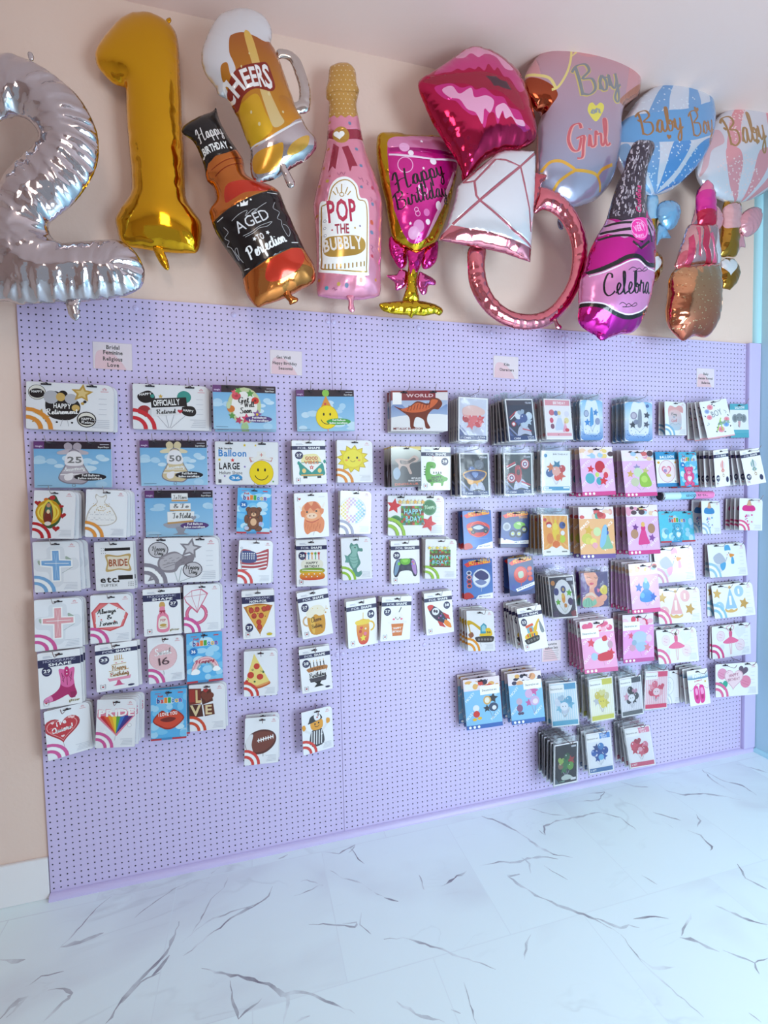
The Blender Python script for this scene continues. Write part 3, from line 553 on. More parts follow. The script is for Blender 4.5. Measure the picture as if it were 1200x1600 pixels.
# front of the shop behind the camera: a wall with two tall window openings and a door opening
YS = YF
for nm, x0, x1, z0, z1 in (('wall_front', XL, -0.8, 0, CEIL), ('wall_front.001', 1.4, 1.9, 0, CEIL), ('wall_front.002', -0.8, 1.4, 2.6, CEIL), ('wall_front.003', 1.9, XR, 3.0, CEIL), ('wall_front.004', 1.9, XR, 0, 0.5)):
    slab(nm, x0, x1, YS-0.12, YS, z0, z1, M_wall)
slab('wall_left', XL-0.1, XL, YF, YW, 0, CEIL, M_wall)
BALLOONS = [
('silver_two', (0.210, -0.220, 2.732), [
 ('body', 'CFCCD4!', 0.62, 0.0, {'sp': 7, 'wr': 0.5, 'wn': 74, 'wlen': 46}, 1,
  '-126,-412 -66,-410 -5,-389 55,-350 98,-312 134,-252 154,-189 154,-118 138,-58 103,7 61,66 14,111 -9,135 -15,160 -2,187 23,198 62,190 127,178 188,169 228,179 264,212 285,258 286,295 273,330 241,355 192,374 84,397 -13,412 -108,424 -151,415 -205,416 -246,392 -254,338 -238,254 -210,169 -188,84 -154,12 -121,-41 -82,-85 -50,-121 -33,-148 -35,-175 -55,-201 -82,-211 -113,-204 -150,-176 -176,-127 -220,-94 -265,-113 -279,-170 -263,-259 -218,-340 -174,-387',
  ''),
 ('valve_tab', 'D8D8E0!', 0.6, 0.01, {'sp': 5, 'wr': 0.4, 'wn': 8}, 1,
  '31,401 72,394 71,431 71,456 56,469 39,455 32,430',
  ''),
 ('hanging_tab', 'D8D8E0!', 0.5, 0.0, {'sp': 5, 'wr': 0.3, 'wn': 6}, 1,
  '-49,-429 -38,-432 -31,-419 -33,-406 -46,-406',
  ''),
]),
('gold_one', (0.510, -0.070, 3.061), [
 ('body', 'E4AC08!', 0.6, 0.0, {'sp': 7, 'wr': 0.2, 'wn': 60, 'wlen': 15}, 1,
  '-176,-261 -156,-303 -111,-365 -73,-410 -29,-435 23,-444 74,-433 107,-405 120,-353 122,-276 123,-158 122,-39 125,80 124,184 127,240 152,285 178,323 179,372 162,441 122,453 45,458 -30,455 -89,449 -121,429 -133,376 -134,345 -112,303 -79,252 -72,211 -72,133 -77,33 -79,-67 -78,-144 -88,-153 -120,-159 -161,-196 -176,-224',
  ''),
 ('valve_tab', 'E4AC08!', 0.6, 0.02, {'sp': 5, 'wr': 0.4, 'wn': 8}, 1,
  '-2,449 28,446 39,469 50,496 55,528 44,535 29,522 11,492',
  ''),
 ('hanging_tab', 'E4AC08!', 0.5, 0.0, {'sp': 5, 'wr': 0.3, 'wn': 6}, 1,
  '80,-438 94,-447 98,-435 91,-425 82,-426',
  ''),
]),
('beer_mug', (0.933, -0.220, 3.159), [
 ('body', 'E4E4EA~', 0.5, 0.0, {'sp': 8, 'wr': 0.12, 'wn': 30}, 1,
  '-209,-83 -206,-126 -189,-172 -169,-219 -140,-261 -96,-292 -38,-309 13,-302 42,-276 52,-238 47,-200 69,-168 89,-113 110,-51 139,26 161,60 179,95 207,120 209,162 172,210 132,239 93,267 61,294 15,316 -15,322 -41,309 -46,265 -44,206 -61,164 -81,109 -102,69 -122,36 -154,24 -163,1 -190,-30 -203,-56',
  'g A9571A~ D79A22~ -106,-144 -92,-161 -56,-175 -13,-173 23,-171 55,-199 76,-155 104,-79 133,-2 153,70 109,119 41,169 -26,212 -52,204 -69,159 -89,104 -114,35 -137,-6 -140,-47 -117,-58 -107,-21 -93,-20 -88,-40 -97,-66 -108,-93;g E8BC55~ E0C890~ -53,-166 -26,-170 17,-16 65,88 83,120 45,145 21,96 -12,-9;g D9A51C~ E3B91E~ -80,89 -57,60 -13,39 14,97 38,153 -22,199 -48,191;g B8741E~ D9901E~ 67,27 114,18 147,77 98,117 77,85;g D0C8CC! BDB4BA! -48,204 -12,207 78,149 158,73 223,112 218,158 172,210 93,267 15,319 -44,311 -54,260;l F0F0F4~ 5.8 -52,210 11,191 78,149 154,85;g D8A030~ C98A1E~ -31,238 40,206 77,193 69,248 38,284 -14,302 -36,288;g D9A94A~ C99A3A~ 108,189 155,148 180,137 171,176 123,216 92,224;c 8E2A1A~ -118,20 -106,-12 -75,-43 -2,-75 27,-82 47,-34 53,1 34,20 -20,21 -63,48 -80,81 -95,81 -113,64 -122,32;T w~ -107 66 -89 54 68 C;T w~ -84 50 -54 22 66 H;T w~ -52 22 -25 10 61 E;T w~ -26 13 -5 7 64 E;T w~ -3 10 22 4 73 R;T w~ 22 10 47 4 82 S;e EBD9A0~ -67 -48 2.9 5.0 0 7;e EBD9A0~ 30 31 5.3 6.5 0;e EBD9A0~ -9 138 4.5 6.5 0;e EBD9A0~ 80 83 3.8 5.1 0 7;e EBD9A0~ -37 98 3.7 5.8 0 7;e EBD9A0~ -37 -99 2.9 4.3 0 7'),
 ('handle', 'CFC8C4!', 0.6, 0.01, {'sp': 6, 'wr': 0.3, 'wn': 22}, 1,
  '69,-177 114,-183 152,-161 177,-106 191,-49 189,12 177,37 130,52 103,38 108,15 139,2 147,-18 147,-55 134,-98 117,-139 90,-148 71,-144',
  ''),
 ('valve_tab', 'D8D0D0!', 0.6, 0.02, {'sp': 5, 'wr': 0.4, 'wn': 8}, 1,
  '47,236 78,232 92,267 119,316 113,336 93,338 76,299',
  ''),
]),
('whiskey_bottle', (0.887, -0.160, 2.763), [
 ('body', 'D27C38!', 0.6, 0.0, {'sp': 7, 'wr': 0.2, 'wn': 30}, 1,
  '-248,-262 -233,-287 -189,-320 -134,-352 -121,-366 -113,-337 -99,-302 -75,-261 -46,-221 -25,-186 -19,-141 10,-115 71,-104 110,-83 128,-38 154,21 184,88 214,149 238,186 248,233 235,267 177,304 112,341 40,370 9,380 -21,351 -39,306 -48,245 -76,202 -112,152 -140,102 -156,51 -159,21 -135,-19 -141,-64 -165,-90 -171,-134 -184,-177 -207,-225 -242,-248',
  'g D8391A~ C02A14~ -94,-47 -43,-72 17,-87 80,-109 61,-53 -23,-24 -64,2 -97,15;l 9C3A16! 3.6 -145,-111 -92,-146 -33,-181;l 9C3A16! 3.7 -131,-88 -85,-124 -22,-164;c D0341A~ 42,283 58,230 113,187 178,154 200,183 176,234 111,280 64,297;p k~ -257,-269 -234,-302 -190,-336 -134,-368 -121,-383 -109,-346 -99,-310 -75,-269 -39,-226 -84,-178 -128,-159 -155,-138 -171,-100 -188,-182 -215,-231 -257,-254;p k~ -146,74 -84,39 -8,-6 76,-60 110,-78 137,-38 167,29 197,97 224,130 145,164 59,215 -10,257 -43,275 -67,230 -102,172 -134,126 -152,97;y F~ -181 -209 -94 -256 45 Happy;T F -168 -164 -77 -200 27 BIRTHDAY;s F -171 -160 5.8 0;s F -69 -206 5.9 0;t E0E0E4 -53 132 69 65 41 AGED;T E0E0E4 20 157 45 144 23 TO;s F 6 150 8.3 10;s F 56 122 8.4 10;Y F -10 223 130 140 43 Perfection;s F -51 30 5.2 0;s F -3 3 5.3 0;p F -42,34 -43,15 -34,21 -29,7 -24,17 -13,7 -15,26;l C8C8CC 1.5 -76,86 -48,62 -18,47 -26,69 -10,53 5,40 20,40 -3,58 27,29 55,4;l C8C8CC 1.5 -36,140 -6,126 25,102 55,86 74,77 55,98 25,109 2,129 -28,144;l C8C8CC 1.5 -107,103 -91,122 -105,138 -89,151 -97,162 -81,173 -54,215 -60,178 -68,188 -38,226;l C8C8CC 1.5 88,-9 81,20 104,29 95,57 110,61 113,85 135,119 144,98 133,77 117,75;L F 2.2 -130,81 -108,69;L F 2.3 60,-41 100,-54;L F 2.3 -36,251 -17,250;L F 2.3 148,141 176,128'),
 ('valve_tab', 'C4702E!', 0.6, 0.02, {'sp': 5, 'wr': 0.4, 'wn': 8}, 1,
  '109,305 135,299 147,330 169,340 168,354 139,369 133,357 115,336',
  ''),
]),
('pink_champagne', (1.294, -0.110, 2.959), [
 ('body', 'F09AB4~', 0.6, 0.0, {'sp': 7, 'wr': 0.22, 'wn': 40}, 1,
  '-71,-439 -60,-461 -17,-483 22,-482 42,-457 46,-413 56,-383 48,-349 43,-315 55,-252 66,-188 82,-125 111,-54 136,18 148,83 144,168 139,279 134,364 131,450 112,477 31,496 -56,499 -125,496 -148,482 -147,391 -147,268 -149,186 -154,122 -137,47 -114,-38 -95,-113 -84,-196 -78,-261 -75,-310 -86,-324 -86,-364 -76,-398',
  'p D0A050~ -95,-492 60,-524 79,-248 58,-261 39,-262 19,-240 1,-243 -17,-228 -33,-238 -49,-227 -60,-241 -75,-240 -89,-260;l B98A40~ 3.2 -84,-334 -53,-336 -4,-341 56,-368;p A8304A~ -86,-192 -59,-176 -2,-181 74,-214 80,-190 73,-171 -4,-137 -61,-132 -89,-162;p A8304A~ -68,-120 -47,-99 -66,-3 -78,-18 -95,7;p A8304A~ -37,-99 -10,-107 26,-24 2,-19 -8,7 -21,-51;e C99A3E~ -36 -154 33.9 36.6 0;h w -44 -154 22.1 0;c w -132,135 -104,126 -91,73 -62,38 -17,31 20,59 31,107 66,119 67,256 65,388 58,414 -37,420 -133,406 -140,376 -137,260;l C9A24B~ 4.9 -126,145 -101,134 -83,78 -54,50 -18,44 11,69 22,117 57,130 58,259 54,382 49,401 -46,405 -125,395 -130,366 -129,263 -126,147;l C9A24B~ 4.1 -47,100 -45,62;l C9A24B~ 4.1 -60,102 -67,75;l C9A24B~ 4.1 -32,102 -21,73;l C9A24B~ 4.1 -69,108 -81,91;l C9A24B~ 4.1 -23,107 -9,89;o C9A24B~ -46 105 8.3 3.3;T C22A50 -102 215 14 207 86 POP;T A82A48 -76 262 -19 259 37 THE;c C9A24B~ -123,308 -112,276 -61,271 22,266 49,285 44,317 4,343 -78,354 -117,342;T F6F0EC -120 330 37 314 48 BUBBLY;L C9A24B~ 5.7 -117,377 -118,397;L C9A24B~ 5.8 -104,379 -104,399;L C9A24B~ 5.8 -88,379 -88,400;L D9A24B~ 5.8 -72,380 -72,400;L C9A24B~ 5.8 -56,380 -56,398;L C9A24B~ 5.8 -39,378 -39,398;L D9A24B~ 5.8 -23,376 -23,395;L C9A24B~ 5.9 -6,373 -6,392;L C9A24B~ 5.9 11,369 11,388;L C9A24B~ 5.9 29,365 29,384;L C9A24B~ 5.9 44,361 44,380;o 8A8A9A -115 207 4.9 1.6;o 8A8A9A -116 235 4.9 1.6;o 8A8A9A -115 265 4.9 1.6;e C0555A -88 247 4.2 4.0 0 7;e 8A7AA0 27 225 4.3 4.1 0 7;e C9A24B 5 236 4.3 4.1 0 7;e 6F7FA0 2 -208 6.8 7.2 0;e 6F7FA0 26 -100 7.8 7.2 0;e 6F7FA0 41 -30 7.8 7.3 0;e 6F7FA0 38 63 6.9 6.5 0;e C0405A 90 51 7.0 8.2 0;e 6F7FA0 87 120 7.0 7.4 0;e D05A40 81 197 7.9 9.9 0;e 6F7FA0 80 238 7.9 8.2 0;e C0405A 81 332 7.0 7.4 0;e D05A40 31 434 8.7 9.9 0;e 6F7FA0 -29 457 8.5 9.0 0;e 3F8FA0 -112 469 7.5 7.3 0;e C9A24B -63 455 7.6 7.3 0;e C9A24B -100 44 6.7 7.2 0;e C0405A -90 24 4.2 4.0 0 7;l 8A3A60 2.5 -60,12 -53,24 -43,11 -35,24 -28,9;l 8A3A60 2.5 26,24 34,31 43,24 47,40;l 8A3A60 2.5 61,27 70,33 63,44 72,45;l 8A3A60 2.5 -89,473 -81,468 -77,476 -68,473;l 8A3A60 2.5 76,290 86,295 78,305 88,315;l 8A3A60 2.5 76,95 86,100 79,111;L C9A24B~ 1.6 -137,298 -129,302;e C9803E -77 -220 5.0 6.3 0;e C9803E -87 -103 5.0 6.3 0;e C9803E -109 -23 5.0 6.3 0;e C9803E -130 53 5.0 6.4 0;e C9803E -140 435 5.0 6.5 0;e C9803E 100 421 5.3 6.6 0;e C9803E -142 176 5.0 6.4 0;e F3DDB0~ -66 -458 2.7 2.8 0 7;e F3DDB0~ -50 -448 2.7 2.8 0 7;e F3DDB0~ -33 -449 2.7 2.8 0 7;e F3DDB0~ -14 -451 2.7 2.8 0 7;e F3DDB0~ 4 -457 2.7 2.8 0 7;e F3DDB0~ 25 -468 2.7 2.8 0 7;e F3DDB0~ 47 -481 2.8 2.9 0 7;e F3DDB0~ -60 -426 2.7 2.8 0 7;e F3DDB0~ -43 -424 2.7 2.8 0 7;e F3DDB0~ -25 -426 2.7 2.8 0 7;e F3DDB0~ -7 -429 2.7 2.8 0 7;e F3DDB0~ 12 -435 2.7 2.8 0 7;e F3DDB0~ 33 -447 2.8 2.9 0 7;e F3DDB0~ 56 -462 2.8 2.9 0 7;e F3DDB0~ -69 -409 2.7 2.8 0 7;e F3DDB0~ -53 -403 2.7 2.8 0 7;e F3DDB0~ -35 -404 2.7 2.8 0 7;e F3DDB0~ -17 -406 2.7 2.8 0 7;e F3DDB0~ 1 -410 2.7 2.8 0 7;e F3DDB0~ 21 -417 2.7 2.9 0 7;e F3DDB0~ 46 -441 2.8 2.9 0 7;e F3DDB0~ -62 -383 2.7 2.8 0 7;e F3DDB0~ -45 -382 2.7 2.8 0 7;e F3DDB0~ -27 -384 2.7 2.8 0 7;e F3DDB0~ -9 -387 2.7 2.8 0 7;e F3DDB0~ 10 -392 2.7 2.9 0 7;e F3DDB0~ 30 -401 2.8 2.9 0 7;e F3DDB0~ 55 -422 2.8 2.9 0 7;e F3DDB0~ -71 -364 2.7 2.8 0 7;e F3DDB0~ -55 -362 2.7 2.8 0 7;e F3DDB0~ -37 -363 2.7 2.8 0 7;e F3DDB0~ -19 -365 2.7 2.8 0 7;e F3DDB0~ 0 -369 2.7 2.9 0 7;e F3DDB0~ 19 -375 2.7 2.9 0 7;e F3DDB0~ 40 -386 2.8 2.9 0 7;e F3DDB0~ -64 -343 2.7 2.8 0 7;e F3DDB0~ -46 -343 2.7 2.8 0 7;e F3DDB0~ -29 -344 2.7 2.8 0 7;e F3DDB0~ -10 -347 2.7 2.9 0 7;e F3DDB0~ 8 -352 2.7 2.9 0 7;e F3DDB0~ 29 -360 2.8 2.9 0 7;e F3DDB0~ 52 -375 2.8 2.9 0 7;e F3DDB0~ -72 -327 2.7 2.8 0 7;e F3DDB0~ -56 -324 2.7 2.8 0 7;e F3DDB0~ -38 -324 2.7 2.8 0 7;e F3DDB0~ -20 -326 2.7 2.8 0 7;e F3DDB0~ -1 -330 2.7 2.9 0 7;e F3DDB0~ 18 -336 2.7 2.9 0 7;e F3DDB0~ 40 -349 2.8 2.9 0 7;e F3DDB0~ -64 -308 2.7 2.8 0 7;e F3DDB0~ -47 -305 2.7 2.8 0 7;e F3DDB0~ -30 -305 2.7 2.8 0 7;e F3DDB0~ -11 -308 2.7 2.9 0 7;e F3DDB0~ 7 -313 2.7 2.9 0 7;e F3DDB0~ 28 -323 2.8 2.9 0 7;e F3DDB0~ 53 -343 2.8 2.9 0 7;e F3DDB0~ -72 -295 2.7 2.8 0 7;e F3DDB0~ -56 -287 2.7 2.8 0 7;e F3DDB0~ -39 -286 2.7 2.8 0 7;e F3DDB0~ -21 -286 2.7 2.9 0 7;e F3DDB0~ -2 -290 2.7 2.9 0 7;e F3DDB0~ 17 -296 2.7 2.9 0 7;e F3DDB0~ 43 -323 2.8 2.9 0 7;e F3DDB0~ -65 -269 2.7 2.8 0 7;e F3DDB0~ -49 -266 2.7 2.8 0 7;e F3DDB0~ -31 -266 2.7 2.9 0 7;e F3DDB0~ -13 -268 2.7 2.9 0 7;e F3DDB0~ 5 -272 2.7 2.9 0 7;e F3DDB0~ 26 -280 2.7 2.9 0 7;e F3DDB0~ 52 -303 2.8 2.9 0 7;e F3DDB0~ -74 -252 2.7 2.8 0 7;e F3DDB0~ -58 -246 2.7 2.8 0 7;e F3DDB0~ -41 -246 2.7 2.9 0 7;e F3DDB0~ -23 -246 2.7 2.9 0 7;e F3DDB0~ -4 -249 2.7 2.9 0 7;e F3DDB0~ 15 -254 2.7 2.9 0 7;e F3DDB0~ 36 -264 2.8 2.9 0 7'),
 ('valve_tab', 'F09AB4~', 0.6, 0.02, {'sp': 5, 'wr': 0.4, 'wn': 8}, 1,
  '-25,491 8,489 4,519 9,548 -5,559 -20,546 -17,516',
  ''),
]),
('wine_glass', (1.631, -0.085, 2.973), [
 ('bowl', 'C9A00C!', 0.5, 0.0, {'sp': 7, 'wr': 0.3, 'wn': 36}, 1,
  '-203,-180 -189,-223 -141,-237 -35,-240 66,-257 168,-252 194,-236 191,-184 180,-115 165,-45 145,26 125,97 95,168 66,214 20,245 -31,271 -81,251 -134,219 -154,147 -166,67 -182,3 -197,-76 -203,-124',
  'c D81E92~ -164,-150 -150,-185 -81,-203 28,-224 154,-238 187,-216 177,-143 134,-25 82,88 36,175 -6,228 -54,243 -96,209 -130,133 -150,38 -162,-62;c E88CC0~ -164,-150 -150,-185 -81,-203 28,-224 154,-238 187,-216 169,-170 54,-154 -54,-145 -138,-136;p F6D6EC -160,-117 -74,-108 41,-110 177,-149 177,-142 41,-101 -74,-98 -160,-109;L B0107A~ 16.7 -157,-133 -38,-136 53,-144 172,-163;p F3B8DC 141,-86 151,-87 132,-23 92,69 54,141 20,206 4,220 43,129 90,32;o F3B8DC -93 -65 32.2 3.4;e F0A8D6 -94 -143 23.0 20.9 0;e FCEAF6 -67 -118 12.5 12.1 0;e FCEAF6 34 -95 15.5 13.9 0;o F3B8DC -16 35 20.7 3.4;e FCEAF6 -30 21 9.0 8.2 0;e E070B8 3 121 14.5 14.8 0;e FCEAF6 11 156 10.9 10.7 0;e E48CC6 -31 178 25.2 24.7 0;e EAA0D0 -52 205 25.1 24.6 0;e FCEAF6 62 82 14.7 18.2 0;o F3B8DC -45 115 8.6 2.6;o F3B8DC -38 130 10.3 2.6;s FCEAF6 -13 -182 8.6 0;s FCEAF6 -70 171 7.7 0;s FCEAF6 -13 -57 6.9 0;y k~ -127 46 93 -51 77 Happy;y k~ -126 118 112 29 66 Birthday'),
 ('ribbon', 'E0289A!', 0.55, -0.02, {'sp': 6, 'wr': 0.4, 'wn': 14}, 1,
  '-147,207 -116,195 -67,232 -63,291 -73,326 -101,337 -132,298 -149,258',
  ''),
 ('ribbon', 'E0289A!', 0.55, -0.02, {'sp': 6, 'wr': 0.4, 'wn': 14}, 1,
  '87,198 81,276 47,319 10,326 3,276 21,231 59,205',
  ''),
 ('ribbon', 'E860B0!', 0.45, -0.01, {'sp': 6, 'wr': 0.4, 'wn': 14}, 1,
  '-167,379 -122,370 -104,348 -68,351 -64,388 -80,420 -124,440 -130,407',
  ''),
 ('ribbon', 'E860B0!', 0.45, -0.01, {'sp': 6, 'wr': 0.4, 'wn': 14}, 1,
  '-12,350 15,354 64,377 65,399 33,406 21,441 -3,447 -23,402',
  ''),
 ('stem', 'C9A80C!', 0.6, 0.01, {'sp': 6, 'wr': 0.4, 'wn': 18}, 1,
  '-73,265 -32,268 10,257 -8,316 -25,368 -30,428 -21,486 -64,494 -100,491 -81,432 -75,373 -69,322',
  'g E0289A! E0289A! -76,258 -31,266 15,249 -7,315 -32,364 -51,351 -64,376 -69,322'),
 ('foot', 'C9A80C!', 0.6, 0.03, {'sp': 6, 'wr': 0.45, 'wn': 24}, 1,
  '-213,521 -164,509 -102,499 -30,493 43,502 85,524 70,551 43,547 -4,559 -49,559 -68,573 -85,562 -148,561 -200,549',
  ''),
]),
('red_lips', (1.873, -0.200, 3.277), [
 ('body', 'C0104E!', 0.48, 0.0, {'sp': 7, 'wr': 0.26, 'wn': 44}, 1,
  '-288,-64 -275,-90 -218,-132 -139,-195 -67,-253 -12,-271 61,-263 135,-234 192,-196 220,-144 249,-75 273,3 275,61 238,101 170,136 103,155 18,201 -47,267 -75,291 -101,251 -127,207 -179,143 -231,73 -264,9 -284,-34',
  'c E05098! -227,-94 -179,-150 -122,-184 -67,-228 -26,-234 32,-218 94,-193 149,-152 187,-101 149,-65 101,-108 71,-108 46,-141 26,-122 2,-148 -19,-112 -44,-126 -62,-110 -86,-116 -112,-101 -135,-110 -159,-96 -190,-93 -213,-88;c F0A0C4~ -130,-180 -65,-234 -17,-236 41,-219 130,-168 85,-148 45,-195 1,-201 -38,-175 -67,-194 -103,-166;c A00A34~ -273,-70 -176,-84 -96,-93 -28,-106 43,-104 99,-90 148,-57 180,-4 137,3 77,-27 30,-39 -32,-28 -99,-43 -163,-42 -224,-39;p 3A0A20 -17,-89 33,-97 51,-87 84,-87 109,-58 68,-55 40,-59 22,-53 6,-73;c E03A94! -232,-29 -209,-38 -163,-42 -124,-26 -83,-37 -62,-24 -23,-37 21,-14 67,-17 97,14 148,15 184,48 220,57 190,80 166,74 138,68 114,39 81,61 60,44 45,89 23,52 -4,64 -17,114 -47,77 -81,74 -115,55 -148,27 -186,19 -217,-5;c F0A8CC~ -202,-18 -163,-32 -132,-2 -83,-29 -67,7 -15,-8 21,8 5,55 -23,45 -28,102 -61,65 -99,54 -132,20 -171,13;c F3B0D0~ 31,29 68,6 98,21 130,49 172,44 186,61 143,66 109,47 81,61 64,36 48,68 33,57'),
 ('valve_tab', 'C01050!', 0.6, -0.02, {'sp': 5, 'wr': 0.4, 'wn': 8}, 1,
  '-78,228 -50,236 -42,272 -70,296 -86,278',
  ''),
]),
('diamond_ring', (1.891, -0.200, 2.891), [
 ('gem', 'E6E6EE~', 0.34, 0.035, {'sp': 8, 'wr': 0.2, 'wn': 30}, 0,
  '-239,200 -219,166 -199,132 -176,66 -162,24 -150,-33 -125,-60 -80,-98 -16,-152 40,-201 77,-218 153,-230 222,-239 231,-218 229,-151 226,-85 220,-1 213,83 207,168 199,248 148,239 72,223 16,217 -57,211 -111,210 -182,203',
  'p D9808E! -249,201 -186,138 -121,150 -16,157 96,175 202,193 209,248 153,245 20,221 -108,214;L B86474~ 9.2 -129,-45 -82,-49 23,-161 64,-157 133,-137 232,-235;L B86474~ 11.4 133,-137 -67,36 -181,135;L B86474~ 10.1 -84,-49 -81,16 -67,36 92,139 201,186;L B86474~ 9.6 133,-137 156,-41 178,34 193,125;L B86474~ 7.7 44,-206 -12,-157 -128,-44'),
 ('band', 'E07A88!', 0.62, 0.0, {'sp': 7, 'wr': 0.3, 'wn': 90}, 1,
  '-82,197 -90,288 -78,370 -28,449 43,503 129,532 218,533 298,516 370,472 443,396 496,303 526,203 526,97 486,5 424,-65 353,-103 278,-114 263,-121 254,-69 242,9 292,-10 352,4 403,50 436,116 444,194 423,292 371,376 309,433 238,460 159,461 91,440 34,394 2,330 -6,264 -3,189',
  ''),
 ('knot', 'D0606E!', 0.6, 0.02, {'sp': 6, 'wr': 0.5, 'wn': 14}, 1,
  '234,-148 262,-156 296,-153 286,-130 269,-111 261,-68 243,-32 226,12 226,-47',
  ''),
 ('valve_tab', 'E090A0!', 0.5, 0.01, {'sp': 5, 'wr': 0.4, 'wn': 8}, 1,
  '330,481 350,476 360,497 378,509 376,525 350,524 340,503',
  ''),
]),
('bodysuit', (2.444, -0.160, 3.360), [
 ('body', 'D99BA0~', 0.42, 0.0, {'sp': 8, 'wr': 0.12, 'wn': 34}, 1,
  '-330,-131 -314,-179 -260,-254 -194,-304 -106,-336 -15,-358 88,-372 171,-380 231,-354 285,-308 310,-254 304,-185 268,-149 213,-96 189,-38 196,29 184,108 160,209 142,251 112,294 53,350 -17,383 -86,402 -154,387 -209,356 -248,324 -269,262 -268,179 -262,67 -240,-1 -272,-5 -305,-36 -326,-68',
  'g D99BA0~ 8C9CB8~ -256,-302 6,-385 206,-399 182,-149 184,39 171,219 123,294 -7,389 -167,381 -258,302 -264,76 -270,-74;c C98A70! 133,-77 230,-169 335,-240 329,-190 280,-152 219,-92;c A84A28! -330,-127 -288,-118 -227,-83 -199,-44 -220,-7 -241,13 -296,-10 -328,-69;l F0DC88~ 12.6 -327,-144 -288,-130 -237,-112 -209,-69;l F0DC88~ 10.0 -114,-319 -129,-228 -156,-143 -196,-78 -226,-64;c F0DC88~ -130,-217 -50,-300 53,-303 145,-331 199,-282 123,-297 34,-271 -53,-273;c D99BA0~ -100,-246 -50,-276 48,-281 130,-302 160,-293 42,-256 -51,-229;c A8A8C0~ -260,272 -228,237 -165,240 -111,274 -34,269 27,286 72,322 5,388 -110,402 -222,351;l E8B040~ 12.9 -258,277 -228,244 -184,240 -139,257 -111,274 -135,290 -179,322 -197,359;l E8B040~ 13.3 -111,274 -45,271 4,274 37,295 58,327;l E8B040~ 13.6 18,277 44,245 108,208;Y D8C070~ -100 -34 139 -129 129 Boy;y 8A8C92~ -98 -37 141 -133 129 Boy;c F0E060~ -15,58 -57,25 -54,-7 -35,-20 -15,-10 7,-28 29,-22 23,9;Y 8A8C92 -40 30 12 15 35 or;Y F0B0A8~ -143 206 84 135 107 Girl;y D0646C~ -145 204 81 135 107 Girl'),
 ('valve_tab', '8C9CB8~', 0.5, -0.02, {'sp': 5, 'wr': 0.4, 'wn': 8}, 1,
  '-143,454 -126,457 -113,494 -134,499 -145,478',
  ''),
]),
('blue_rattle', (2.943, -0.140, 3.404), [
 ('head', 'D8DCE8~', 0.35, 0.0, {'sp': 8, 'wr': 0.1, 'wn': 36}, 1,
  '-313,97 -295,16 -247,-51 -173,-143 -73,-221 4,-266 81,-289 161,-296 242,-260 290,-197 299,-105 279,-8 219,95 126,192 34,267 -69,311 -158,313 -246,275 -295,213 -319,157',
